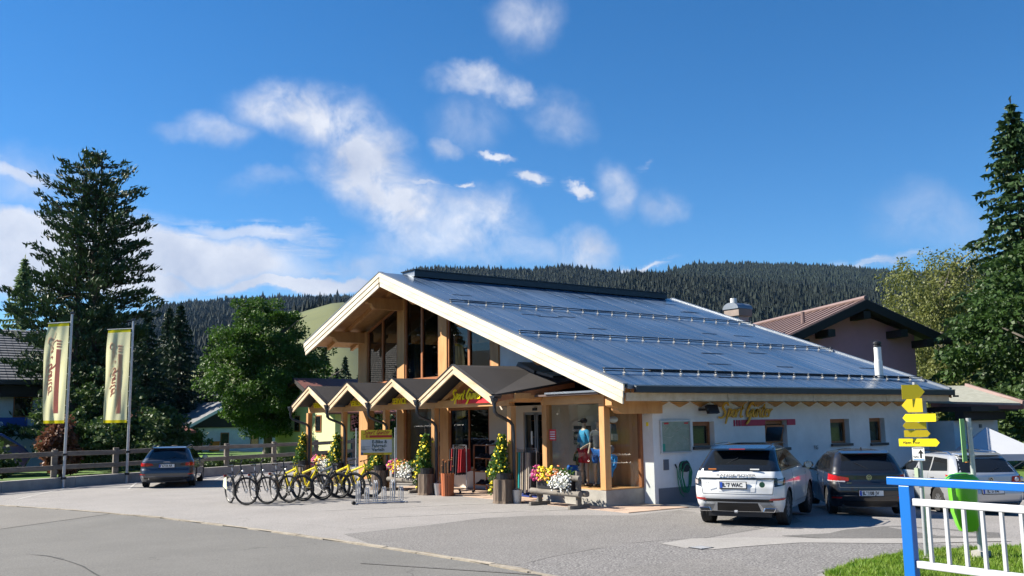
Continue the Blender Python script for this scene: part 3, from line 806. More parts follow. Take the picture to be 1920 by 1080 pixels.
# right eave: fascia beam and rafter tails with their pointed ends
for i in range(4):
    xa = XV+.1+i*3.62
    MB().box(xa, xa+3.60, YE+.03, YE+.08, 2.60, 2.80).build('eave_board', PALEFASC, shop)
for i in range(18):
    x = XV+.95+i*.78
    m_ = MB(); m_.prism([(x, YE+.085, 2.60), (x, 17.56, 2.62), (x, 17.56, rz_(17.56)-TH-.04), (x, YE+.085, rz_(YE+.085)-TH-.04)], (.12, 0, 0))
    m_.build('rafter', WOOD, shop)
for i in range(17):
    x = XV+1.05+i*.78
    m_ = MB(); m_.prism([(x-.30, 17.50, 2.60), (x+.42, 17.50, 2.60), (x+.06, 17.50, 2.46)], (0, .06, 0)); m_.build('scalloped_board', WOOD, shop)
# front rafters under the gable overhang, both slopes
for x in (15.75, 16.45):
    for ya, yb in ((YE+.2, YR-.02), (YR+.02, YL-.15)):
        m_ = MB(); m_.prism([(x, ya, rz_(ya)-TH-.04), (x, yb, rz_(yb)-TH-.04), (x, yb, rz_(yb)-TH-.19), (x, ya, rz_(ya)-TH-.19)], (.12, 0, 0)); m_.build('rafter', WOOD, shop)
for x in np.arange(17.5, 30, .9):
    ya, yb = 34.2, YL-.15
    m_ = MB(); m_.prism([(x, ya, rz_(ya)-TH-.04), (x, yb, rz_(yb)-TH-.04), (x, yb, rz_(yb)-TH-.19), (x, ya, rz_(ya)-TH-.19)], (.12, 0, 0)); m_.build('rafter', WOOD, shop)
# purlins with carved noses
def purlin(y, ztop, h=.42, w=.26, xt=15.66, xe=17.25, m=WOOD):
    z0 = ztop-h
    prof = [(xt, ztop), (xt, ztop-.19), (xt+.07, ztop-.23), (xt+.19, ztop-.24), (xt+.20, ztop-.31), (xt+.27, ztop-.37), (xt+.36, z0), (xe, z0), (xe, ztop)]
    m_ = MB(); m_.prism([(x, y-w/2, z) for x, z in prof], (0, w, 0)); o = m_.build('purlin', m, shop, bevel=.008)
    return o
for y in (33.75, 30.65, 27.75, 24.75, 20.75): purlin(y, rz_(y)-TH-.20)
purlin(17.60, 2.70, .40, .24, 15.72, 17.48)
# walls of the shop
WL = MB()
def wallY(mb, y0, y1, x0, x1, z0=-.6):      # slab in the facade plane up to the roof
    mb.prism([(x0, y0, z0), (x0, y1, z0), (x0, y1, rz_(y1)-TH-.04), (x0, y0, rz_(y0)-TH-.04)], (x1-x0, 0, 0))
m_ = MB(); wallY(m_, 17.57, 24.35, XF, XF+.3, 2.62); m_.build('gable_wall', PLASTER, shop)
# long side wall with its four window openings
WIN = [(18.66, 19.50, 1.42, 2.07), (21.60, 22.58, 1.30, 2.07), (24.64, 25.60, 1.34, 2.08), (26.66, 27.50, 1.31, 2.09)]
segs = []; x = XF+.001
for (a, b, z0, z1) in WIN:
    segs += [(x, a, -.6, 2.60), (a, b, -.6, z0), (a, b, z1, 2.60)]; x = b
segs.append((x, 30.0, -.6, 2.60))
m_ = MB()
for (a, b, z0, z1) in segs: m_.box(a, b, 17.57, 17.87, z0, z1)
m_.build('side_wall', PLASTER, shop)
m_ = MB(); m_.box(XF+.001, 30.0, 17.572, 17.87, 2.60, rz_(17.6)-TH-.05); m_.build('wall_plate', PLASTER, shop)
m_ = MB(); m_.box(17.32, 30.0, 17.555, 17.569, -.6, .40); m_.build('painted_plinth', PLINTH, shop)
m_ = MB(); m_.box(29.7, 29.99, 17.88, 34.2, -.6, 2.89); m_.prism([(29.7, 17.9, 2.9), (29.7, 34.2, 2.9), (29.7, 34.2, rz_(34.2)-.25), (29.7, YR, ZR-.25), (29.7, 17.9, rz_(17.9)-.25)], (.28, 0, 0)); m_.build('rear_wall', PLASTER, shop)
m_ = MB(); m_.box(20.0, 29.7, 33.9, 34.2, -.6, 5.4); m_.build('left_wall', PLASTER, shop)
m_ = MB(); m_.box(XF+.3, 20.0, 33.9, 34.2, 3.3, 5.4); m_.build('left_wall', PLASTER, shop)
m_ = MB(); m_.box(XF+.31, 29.69, 17.9, 33.88, 3.30, 3.45); m_.build('upper_floor', mat('room_dimness_black', (.016, .015, .013), .9), shop)  # near-black colour stands in for unlit rooms, here and on the inner walls
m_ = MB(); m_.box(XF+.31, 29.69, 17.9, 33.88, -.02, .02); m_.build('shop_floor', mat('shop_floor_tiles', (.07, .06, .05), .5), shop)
m_ = MB(); m_.box(XF+3.2, XF+3.3, 18, 33.8, .03, 3.29); m_.build('inner_wall', mat('room_dimness_black', (.016, .015, .013), .9), shop)
m_ = MB(); m_.box(XF+3.2, XF+3.3, 24.0, 33.8, 3.46, 5.2); m_.build('upper_inner_wall', mat('room_dimness_black', (.016, .015, .013), .9), shop)
# upstairs glazing: posts, rails, frames, panes
def post(y0, y1, z0, z1, x0=XF-.06, x1=XF+.24, m=WOOD, name='post'):
    mb = MB(); mb.box(x0, x1, y0, y1, z0, z1); return mb.build(name, m, shop, bevel=.008)
ZS = 3.72
for (y0, y1) in ((33.42, 34.16), (30.42, 30.95), (27.45, 28.0), (24.36, 24.80)):
    yc = (y0+y1)/2; post(y0 if y0 > 25 else y0, y1, 3.3, min(rz_(y0), rz_(y1))-TH-.05)
for (y0, y1) in ((24.80, 27.45), (28.0, 30.42), (30.95, 33.42)):
    mb = MB(); mb.box(XF-.05, XF+.2, y0+.002, y1-.002, 3.42, ZS-.12); mb.build('sill_beam', WOOD, shop)
    MB().box(XF-.09, XF+.02, y0+.06, y1-.06, ZS-.118, ZS-.08).build('sill_flashing', WHITE, shop)
    wob = thing('window', None, None, (XF, (y0+y1)/2, ZS)); wob.parent = shop; wob.location = Vector((XF, (y0+y1)/2, ZS))-origin_of(shop)
    zt = lambda y: rz_(y)-TH-.26
    ym = (y0+y1)/2
    F = MB(); fw = .075
    for (a, b) in ((y0+.004, y0+.09), (ym-.06, ym+.06), (y1-.09, y1-.004)):
        F.prism([(XF-.02, a, ZS-.08), (XF-.02, b, ZS-.08), (XF-.02, b, zt(b)), (XF-.02, a, zt(a))], (.12, 0, 0))
    F.box(XF-.02, XF+.10, y0+.09, ym-.06, ZS-.08, ZS+.03); F.box(XF-.02, XF+.10, ym+.06, y1-.09, ZS-.08, ZS+.03)
    for (a, b) in ((y0+.09, ym-.06), (ym+.06, y1-.09)):
        F.prism([(XF-.02, a, zt(a)), (XF-.02, b, zt(b)), (XF-.02, b, zt(b)-.10), (XF-.02, a, zt(a)-.10)], (.12, 0, 0))
    F.build('window_frame', REDWOOD, wob)
    for (a, b) in ((y0+.09, ym-.06), (ym+.06, y1-.09)):
        g = MB(); g.prism([(XF+.03, a-.01, ZS+.02), (XF+.03, b+.01, ZS+.02), (XF+.03, b+.01, zt(b)-.09), (XF+.03, a-.01, zt(a)-.09)], (.012, 0, 0)); g.build('pane', DIMGLASS, wob)
    # curtain
    cu_ = MB(); yy = y1-.2
    pts = [(XF+.25+.05*math.sin(i*1.9), yy-i*.05) for i in range(11)]
    for (p, q) in zip(pts, pts[1:]): cu_.quad((p[0], p[1], ZS), (q[0], q[1], ZS), (q[0], q[1], ZS+1.3-(0.5 if y0 > 30 else 0)), (p[0], p[1], ZS+1.3-(0.5 if y0 > 30 else 0)))
    cu_.build('curtain', mat('ochre_curtain', (.60, .45, .24), .9, var=.3), wob)
# ground floor below the porches
post(33.42, 34.16, 0, 3.28, XF, XF+.3); post(30.54, 31.06, .0, 3.28, XF, XF+.3); post(27.46, 28.0, 0, 3.28, XF, XF+.3)
m_ = MB(); m_.box(XF+.05, XF+.25, 28.01, 30.53, 2.78, 3.28); m_.box(XF+.05, XF+.25, 25.02, 27.45, 2.62, 3.28); m_.box(XF+.05, XF+.25, 31.07, 33.41, 2.78, 3.28); m_.build('lintel', WOOD, shop)
m_ = MB(); m_.box(XF+.0, XF+.3, 23.15, 25.0, 0, 3.28); m_.box(XF, XF+.3, 17.90, 21.9, 0, 2.61); m_.box(XF, XF+.29, 18.9, 21.9, 2.61, 3.28); m_.box(XF, XF+.3, 21.9, 23.15, 2.42, 3.28); m_.box(XF, XF+.3, 19.0, 24.35, 3.281, 3.44)
m_.build('front_wall', BEIGE, shop)
m_ = MB(); m_.box(XF-.015, XF+.3, 25.01, 27.45, 0, .56); m_.box(XF-.015, XF+.3, 28.01, 30.53, 0, .30); m_.build('window_plinth', mat('cream_plinth', (.62, .58, .52), .85, var=.1), shop)
m_ = MB(); m_.box(XF+.05, 20.0, 31.07, 31.2, 0, 3.28); m_.build('side_return', PLASTER, shop)
for (y0, y1, z0) in ((25.02, 27.45, .56), (28.01, 30.53, .30)):
    wo = bpy.data.objects.new('shop_window', None); C.objects.link(wo); wo.parent = shop; wo.location = Vector((XF, (y0+y1)/2, z0))-origin_of(shop)
    ym = (y0+y1)/2; F = MB()
    zt_ = 2.62 if z0 > .5 else 2.78
    F.box(XF+.04, XF+.12, y0, y0+.07, z0, zt_); F.box(XF+.04, XF+.12, y1-.07, y1, z0, zt_)
    F.box(XF+.04, XF+.12, y0+.07, y1-.07, z0, z0+.07); F.box(XF+.04, XF+.12, y0+.07, y1-.07, zt_-.07, zt_)
    if z0 > .5: F.box(XF+.04, XF+.12, ym-.03, ym+.03, z0+.07, zt_-.07)
    F.build('window_frame', REDWOOD, wo)
    MB().box(XF+.07, XF+.08, y0+.05, y1-.05, z0+.05, zt_-.05).build('pane', DIMGLASS if z0 > .5 else CLEAR, wo)
# display recess behind the second window: pale back panel
MB().box(XF+1.0, XF+1.05, 28.1, 30.5, .02, 2.8).build('display_panel', mat('display_panel', (.42, .40, .36), .9), shop)
MB().box(XF+.3, XF+1.0, 28.1, 30.5, .02, .32).build('display_floor', WOOD, shop)
# shelving with goods dimly seen through the third window
for k in range(4):
    MB().box(XF+2.2, XF+2.5, 25.0, 27.5, .5+k*.55, .53+k*.55).build('display_shelf', REDWOOD, shop)
# sliding entrance doors
do = bpy.data.objects.new('sliding_door', None); C.objects.link(do); do.parent = shop; do.location = Vector((XF, 22.5, 0))-origin_of(shop)
F = MB()
for y in (21.9, 22.50, 22.60, 23.10): F.box(XF+.04, XF+.12, y, y+.05, .03, 2.42)
F.box(XF+.04, XF+.12, 21.95, 23.10, 2.34, 2.42); F.build('door_frame', GREYMETAL, do)
MB().box(XF+.07, XF+.085, 21.95, 22.5, .03, 2.34).build('door_leaf', CLEAR, do)
MB().box(XF+.07, XF+.085, 22.65, 23.10, .03, 2.34).build('door_leaf', CLEAR, do)
MB().box(XF+.055, XF+.068, 22.78, 22.86, 1.45, 1.85).build('sticker', WHITE, do)
MB().box(XF-.06, XF, 22.45, 22.62, 2.46, 2.54).build('door_sensor', BLACK, shop)
# small windows of the long side
for n_, (a, b, z0, z1) in enumerate(WIN):
    wo = bpy.data.objects.new('window', None); C.objects.link(wo); wo.parent = shop; wo.location = Vector(((a+b)/2, 17.57, z0))-origin_of(shop)
    yb = 17.74; F = MB(); t = .07
    F.box(a+.002, a+t, yb, yb+.06, z0+.002, z1-.002); F.box(b-t, b-.002, yb, yb+.06, z0+.002, z1-.002)
    F.box(a+t, b-t, yb, yb+.06, z0+.002, z0+t); F.box(a+t, b-t, yb, yb+.06, z1-t-.04, z1-.002)
    F.build('window_frame', REDWOOD, wo)
    if n_ == 1:                                  # tilted open
        g = MB(); g.prism([(a+t+.01, yb-.14, z1-t-.06), (b-t-.01, yb-.14, z1-t-.06), (b-t-.01, yb-.0, z0+t), (a+t+.01, yb-.0, z0+t)], (0, .03, 0)); g.build('open_sash', REDWOOD, wo)
        g = MB(); g.prism([(a+t+.07, yb-.146, z1-t-.12), (b-t-.07, yb-.146, z1-t-.12), (b-t-.07, yb-.012, z0+t+.06), (a+t+.07, yb-.012, z0+t+.06)], (0, .006, 0)); g.build('pane', DARKGLASS, wo)
    else:
        MB().box(a+t, b-t, yb+.025, yb+.035, z0+t, z1-t-.04).build('pane', CLEAR, wo)
        MB().box(a+t, b-t, yb+.12, yb+.125, z0+t, z1-.1).build('blind', mat('green_grey_blind', (.10, .13, .07), .8, var=.5, vscale=9, stretch=(1, 1, 6)), wo)
    MB().box(a-.03, b+.06, 17.50, yb-.002, z0-.08, z0-.002).build('sill', mat('dark_sill', (.05, .045, .045), .5), wo)
# ---- the show bay at the corner
BX, BY0, BY1 = 15.88, 17.96, 20.53
MB().box(BX, XF+.0, BY0, BY1, -.1, .40).build('bay_plinth', CONCRETE, shop)
MB().box(BX+.02, XF-.02, BY0+.02, BY1-.02, .402, .43).build('bay_floor', WOOD, shop)
def bpost(x0, x1, y0, y1, z0=.43, z1=2.58): return MB().box(x0, x1, y0, y1, z0, z1).build('bay_post', WOOD, shop, bevel=.008)
bpost(BX, BX+.20, BY0, BY0+.20, .41); bpost(BX, BX+.20, BY1-.20, BY1, .41)
MB().box(BX-.01, BX+.2, BY0-.02, BY1+.02, 2.581, 2.80).build('bay_beam', WOODH, shop, bevel=.008)
MB().box(BX+.2, XF-.0, BY0-.01, BY0+.2, 2.581, 2.80).build('bay_beam', WOODH, shop)
MB().box(BX-.28, XF-.01, BY0-.1, BY1+.15, 2.802, 2.85).build('bay_roof', mat('bay_roof_cover', (.12, .08, .07), .6), shop)
MB().box(BX-.32, BX-.02, BY0-.13, BY1-.55, 2.852, 2.90).build('bay_gutter', GREYMETAL, shop)
# glazed sides of the bay, boarded back wall inside
MB().box(BX+.1, BX+.11, BY0+.2, BY1-.2, .43, 2.58).build('bay_pane', CLEAR, shop)
MB().box(BX+.2, XF-.06, BY0+.05, BY0+.06, .43, 2.58).build('bay_pane', CLEAR, shop)
MB().box(BX+.2, XF-.06, BY1-.06, BY1-.05, .43, 2.58).build('bay_pane', CLEAR, shop)
MB().box(XF-.09, XF-.002, BY0+.0, BY0+.10, .43, 2.58).build('bay_corner_strip', REDWOOD, shop)
for y in np.arange(BY0+.105, 19.35, .235): MB().box(XF-.04, XF-.01, y, y+.227, .43, 2.58).build('wall_board', WOOD, shop)
MB().box(XF-.04, XF-.01, 19.53, BY1-.0, .43, 2.58).build('bay_back_wall', mat('sage_wall', (.60, .62, .54), .9), shop)
# wall end between bay and corner
MB().box(XF-.012, XF, 17.57, 17.95, -.2, 2.28).build('wall_end', PLASTER, shop)
# vent pipe on the roof
vp = bpy.data.objects.new('vent_pipe', None); C.objects.link(vp); vp.parent = shop; yv = 17.35+.55; xvp = 27.9
vp.location = Vector((xvp, yv, rz_(yv)))-origin_of(shop)
MB().tube([(xvp, yv, rz_(yv)-.05), (xvp, yv, rz_(yv)+.55)], .13, 14).build('pipe', WHITE, vp, smooth=True)
MB().tube([(xvp, yv, rz_(yv)+.551), (xvp, yv, rz_(yv)+1.0)], .115, 14).build('upper_pipe', WHITE, vp, smooth=True)
MB().lathe([(.13, 0), (.13, .06), (.10, .08), (.13, .1), (.13, .16), (.08, .2)], (xvp, yv, rz_(yv)+1.001), 14).build('cowl', BLACK, vp)

# ---- the four porches in front
PXV, PXP = 14.3, 15.0
PV = [(34.05, 30.85, 3.55), (30.85, 27.70, 3.55), (27.70, 24.55, 3.55), (24.55, 20.55, 3.76)]
ZV = 2.83
for i, (ya, yb, za) in enumerate(PV):
    po = bpy.data.objects.new('porch', None); C.objects.link(po); po.parent = shop; yc = (ya+yb)/2; po.location = Vector((PXV, yc, 0))-origin_of(shop)
    yl, yr = ya-.06, yb+.06; sl = (za-ZV-.03)/((yl-yr)/2)
    xe = XF-.02
    # two roof leaves; the last right leaf rises towards the main roof
    m_ = MB(); m_.prism([(PXV, yl, ZV+.03), (xe, yl, ZV+.03), (xe, yc, za), (PXV, yc, za)], (0, 0, -.05)); m_.build('roof_leaf', BITUMEN, po)
    if i < 3:
        m_ = MB(); m_.prism([(PXV, yr, ZV+.03), (xe, yr, ZV+.03), (xe, yc, za), (PXV, yc, za)], (0, 0, -.05)); m_.build('roof_leaf', BITUMEN, po)
    else:
        A, B, Cc, D = (PXV, yr, ZV+.03), (16.9, 20.3, 3.27), (16.75, 22.0, 3.62), (PXV, yc, za)
        E_ = (xe, yc, za+.02)
        m_ = MB()
        for t3 in ((A, B, Cc), (A, Cc, D), (D, Cc, E_)): m_.prism(list(t3), (0, 0, -.05))
        m_.build('roof_leaf', BITUMEN, po)
        m_ = MB(); m_.prism([(PXV+.02, yr-.0, ZV+.02-.055), (16.9, 20.3, 3.21), (16.9, 20.3, 3.07), (PXV+.02, yr, ZV-.17)], (0, .06, 0)); m_.build('side_board', REDWOOD, po)
        m_ = MB(); m_.prism([(16.55, 22.75, 3.60), (16.55, 21.75, 3.45), (16.55, 21.7, 3.60), (16.55, 22.5, 3.90)], (.6, -.1, 0)); m_.prism([(16.6, 21.72, 3.42), (16.6, 20.9, 3.36), (16.6, 20.9, 3.42), (16.6, 21.7, 3.60)], (.5, 0, 0)); m_.build('step_flashing', DARKMETAL, po)
    # verge boards
    for (yo, sgn) in ((yl, 1), (yr, -1)):
        def zz(y, o): return ZV+.03+sl*abs(y-yo)+o
        a_, b_ = yo, yc
        m_ = MB(); m_.prism([(PXV-.03, a_, zz(a_, -.0)), (PXV-.03, b_, zz(b_, -.0)), (PXV-.03, b_, zz(b_, -.11)), (PXV-.03, a_, zz(a_, -.11))], (.045, 0, 0)); m_.build('verge_board', PALEFASC if sgn < 0 else PALEFASC, po)
        m_ = MB(); m_.prism([(PXV-.005, a_-sgn*.03, zz(a_, -.113)), (PXV-.005, b_, zz(b_, -.113)), (PXV-.005, b_, zz(b_, -.25)), (PXV-.005, a_-sgn*.03, zz(a_, -.25))], (.045, 0, 0)); m_.build('verge_board', PALEFASC, po)
        m_ = MB(); m_.prism([(PXV-.05, a_, zz(a_, .025)), (PXV-.05, b_, zz(b_, .025)), (PXV-.05, b_, zz(b_, .0)), (PXV-.05, a_, zz(a_, .0))], (.12, 0, 0)); m_.build('drip_edge', DARKMETAL, po)
        m_ = MB(); m_.prism([(PXP-.02, a_-sgn*.15, zz(a_, -.06)), (PXP-.02, b_, zz(b_, -.09)), (PXP-.02, b_, zz(b_, -.24)), (PXP-.02, a_-sgn*.3, zz(a_, -.1))], (.12, 0, 0)); m_.build('rafter', WOODH, po)
    # infill triangle and front beam
    m_ = MB(); m_.prism([(PXP+.05, ya-.2, 2.80), (PXP+.05, yb+.2, 2.80), (PXP+.05, yc, za-.16)], (.04, 0, 0)); m_.build('gable_infill', REDWOOD if i == 3 else WOOD, po)
    m_ = MB(); m_.box(PXP-.04, PXP+.14, yb+.10+(.0 if i < 3 else .12), ya+(.098 if i else -.05), 2.58, 2.80); m_.build('front_beam', WOODH, po, bevel=.008)
    if i == 3:
        m_ = MB(); m_.prism([(PXP-.05, yb+.42, 2.66), (PXP-.05, yb+.02, 2.68), (PXP-.05, yb-.08, 2.76), (PXP-.05, yb-.08, 2.90), (PXP-.05, yb+.42, 2.90)], (2.1, 0, .02)); m_.build('side_beam', WOOD, po)
# posts, gutters between the gables, hoppers and downpipes
for (y, last) in ((34.1, 0), (31.05, 0), (27.9, 0), (24.78, 0), (20.80, 1)):
    MB().box(PXP-.04+.002, PXP+.14, y-.09, y+.09, 0, 2.578).build('porch_post', WOOD, shop, bevel=.008)
    MB().box(PXP-.0425, PXP-.038, y-.06, y+.06, 1.55, 1.60).build('post_band', YELLOW, shop)
for i, y in enumerate((34.08, 30.85, 27.70, 24.55, 20.50)):
    g = MB(); g.prism([(PXV-.10, y-.13, ZV-.0), (PXV-.10, y+.13, ZV-.0), (PXV-.10, y+.05, ZV-.09), (PXV-.10, y-.05, ZV-.09)], (XF-PXV-.2 if i not in (0, 4) else .25, 0, .02)); g.build('valley_gutter', DARKMETAL, shop)
    g = MB(); g.lathe([(.045, -.26), (.05, -.12), (.09, -.07), (.10, .0), (.11, .01)], (PXV-.02, y, ZV-.07), 10); g.build('rain_hopper', DARKMETAL, shop)
    yp = (34.1, 31.05, 27.9, 24.78, 20.80)[i]-.16
    pts = [(PXV-.02, y, ZV-.28), (PXV-.01, y-.0, ZV-.42), (PXV+.08, (y*.85+yp*.15), ZV-.50), (PXP-.12, yp, ZV-.68), (PXP-.03, yp, ZV-.78), (PXP+.0, yp, ZV-1.0), (PXP+.0, yp, .25)]
    MB().tube(pts, .045, 8).build('downpipe', DARKMETAL, shop, smooth=True)
# lettering on the porches
for (y, s, y2) in ((32.85, 'VERKAUF', 0), (29.70, 'VERLEIH', 0), (26.65, 'SERVICE', 0)):
    text('lettering', s, .27, (PXP-.10, y+.55, 2.76), (0, -1, 0), (0, 0, 1), YELLOW, shop, extr=.02, bold=.004, wscale=.92)
brush('lettering', 'Sport Gunter', .29, (PXP-.12, 23.56, 2.80), (0, -1, 0), (0, 0, 1), YELLOW, shop, depth=.02, wt=.13)
m_ = MB(); m_.box(PXP-.10, PXP-.08, 21.3, 23.05, 2.68, 2.80); m_.build('red_bar', RED, shop)
for k in range(3): MB().box(PXP-.10, PXP-.08, 23.09+k*.09, 23.13+k*.09, 2.68, 2.80).build('red_bar_stripe', RED, shop)
# sign on the long wall
GOLD = mat('golden_letters', (.70, .36, .015), .5)
brush('lettering', 'Sport Gunter', .40, (19.66, 17.52, 2.17), (1, 0, 0), (0, 0, 1), GOLD, shop, depth=.03, wt=.12)
CRIM = mat('crimson_bar', (.42, .03, .07), .6)
MB().box(20.60, WIN[1][0]-.002, 17.545, 17.567, 1.93, 2.10).build('red_bar', CRIM, shop)
MB().box(WIN[1][1]+.002, 22.95, 17.545, 17.567, 1.93, 2.10).build('red_bar', CRIM, shop)
MB().box(WIN[1][0], WIN[1][1], 17.545, 17.567, 2.072, 2.10).build('red_bar', CRIM, shop)
for k in range(3): MB().box(20.28+k*.10, 20.33+k*.10+k*.012, 17.545, 17.567, 1.93, 2.10).build('red_bar_stripe', CRIM, shop)
text('lettering', 'TG', .16, (23.75, 17.55, 1.20), (1, 0, 0), (0, 0, 1), mat('grey_letter', (.06, .06, .07), .6), shop)
# floodlight, map case, vent grille, notice, hose
fl = thing('floodlight', 'black floodlight on the white wall under the eave', 'floodlight', (19.1, 17.45, 2.42))
m_ = MB(); m_.prism([(18.96, 17.22, 2.30), (19.36, 17.22, 2.30), (19.36, 17.30, 2.52), (18.96, 17.30, 2.52)], (0, .10, -.03)); m_.build('housing', BLACK, fl)
MB().box(18.90, 18.95, 17.25, 17.56, 2.36, 2.42).build('bracket', BLACK, fl)
mpb = thing('map_case', 'glazed hiking map case on the white wall left of the first small window', 'map board', (18.0, 17.56, 1.25))
m_ = MB(); x0, x1, z0, z1 = 17.42, 18.52, 1.28, 2.12
m_.box(x0, x1, 17.50, 17.566, z0, z0+.035); m_.box(x0, x1, 17.50, 17.566, z1-.035, z1); m_.box(x0, x0+.035, 17.50, 17.566, z0+.035, z1-.035); m_.box(x1-.035, x1, 17.50, 17.566, z0+.035, z1-.035)
m_.build('frame', STEEL, mpb)
MAPM = mat('faded_map', (.30, .34, .29), .35, col2=(.20, .27, .20), vscale=5, detail=10)
MB().box(x0+.036, x1-.036, 17.53, 17.565, z0+.036, z1-.036).build('map_sheet', MAPM, mpb)
MB().box(x0+.14, x0+.30, 17.524, 17.529, z1-.10, z1-.06).build('map_title', RED, mpb); MB().box(x1-.22, x1-.08, 17.524, 17.529, z1-.10, z1-.06).build('map_title', RED, mpb)
MB().box(x0+.05, x0+.15, 17.524, 17.529, z0+.05, z0+.24).build('map_legend', mat('legend_green', (.03, .28, .20), .5), mpb)
g_ = MB()
for k in range(9):
    pts = [(x0+.15+random.uniform(0, .8), z0+.15+random.uniform(0, .6))]
    for q in range(4): pts.append((min(x1-.08, max(x0+.1, pts[-1][0]+random.uniform(-.2, .25))), min(z1-.08, max(z0+.08, pts[-1][1]+random.uniform(-.15, .15)))))
    g_.tube([(a, 17.527, b) for a, b in pts], .004, 4)
g_.build('map_paths', mat('map_path', (.45, .45, .38), .5), mpb)
vg = thing('vent_grille', 'small grey vent grille low on the white wall under the map', 'vent', (17.62, 17.56, .86))
MB().box(17.52, 17.70, 17.545, 17.568, .85, 1.12).build('frame', mat('grille_grey', (.13, .14, .17), .6), vg)
for k in range(6): MB().box(17.535, 17.685, 17.535, 17.544, .875+k*.04, .895+k*.04).build('louvre', mat('grille_grey', (.13, .14, .17), .6), vg)
nt_ = thing('warning_sticker', 'yellow and white warning sticker on the wall beside the boarded bay', 'sticker', (17.18, 17.8, 1.9))
MB().box(17.176, 17.187, 17.72, 17.80, 1.98, 2.08).build('yellow_part', YELLOW, nt_); MB().box(17.176, 17.187, 17.72, 17.80, 1.86, 1.97).build('white_part', WHITE, nt_)
hose = thing('garden_hose', 'coiled green garden hose hanging on the white wall over the grey plinth', 'hose', (18.25, 17.5, .3))
HG = mat('hose_green', (.02, .20, .09), .45)
hm = MB()
for k in range(5):
    cx_, w_, h_ = 18.22+random.uniform(-.03, .05), .19+random.uniform(-.05, .05), .36+random.uniform(-.05, .05)
    hm.tube([(cx_+w_*math.cos(t*PI/10)*(1 if math.sin(t*PI/10) > 0 else .8), 17.49-.014*k, .66+h_*math.sin(t*PI/10)) for t in range(20)], .013, 6, closed=True)
hm.build('coil', HG, hose, smooth=True)
MB().tube([(17.92, 17.50, .93), (17.95, 17.50, .80), (17.96, 17.49, .5), (18.02, 17.48, .25), (18.15, 17.48, .15)], .012, 6).build('hose_end', HG, hose, smooth=True)
MB().tube([(17.88, 17.50, .99), (17.93, 17.50, .90)], .02, 8).build('nozzle', BLACK, hose)
MB().lathe([(.14, -.08), (.14, .06)], (18.22, 17.51, .92), 12, 'y').build('hanger', BLACK, hose)
# terrace slabs
ter = thing('terrace', None, None, (15.2, 20, 0)); ter['kind'] = 'structure'
TM = mat('pink_beige_slabs', (.46, .34, .26), .85, col2=(.36, .26, .20), vscale=1.7, bump=.3, bscale=30, obj_var=.13)
sl_ = MB().box(-.245, .245, -.245, .245, -.06, .018); t_ = sl_.build('tmp', TM); slm = t_.data; bpy.data.objects.remove(t_); slm.name = 'slab'
cnt = 0
for i in range(4):
    for j in range(24):
        x, y = 15.22+.25+i*.5, 16.45+.25+j*.5
        if y > 28.2: continue
        if x > BX-.2 and y > BY0-.2 and y < BY1+.2 and x+.2 < XF: continue
        if y < 17.6 and x > 17.1: continue
        inst('slab', slm, ter, Vector((x, y, random.uniform(-.003, .003)))-ter.location); cnt += 1
mt_ = thing('door_mat', 'blue carpet lying on the slabs before the sliding entrance door', 'mat', (16.9, 22.6, 0))
MB().box(16.25, 17.15, 21.3, 23.3, .025, .04).build('carpet', mat('blue_carpet', (.02, .05, .28), .95, var=.3, vscale=20), mt_, bevel=.008)

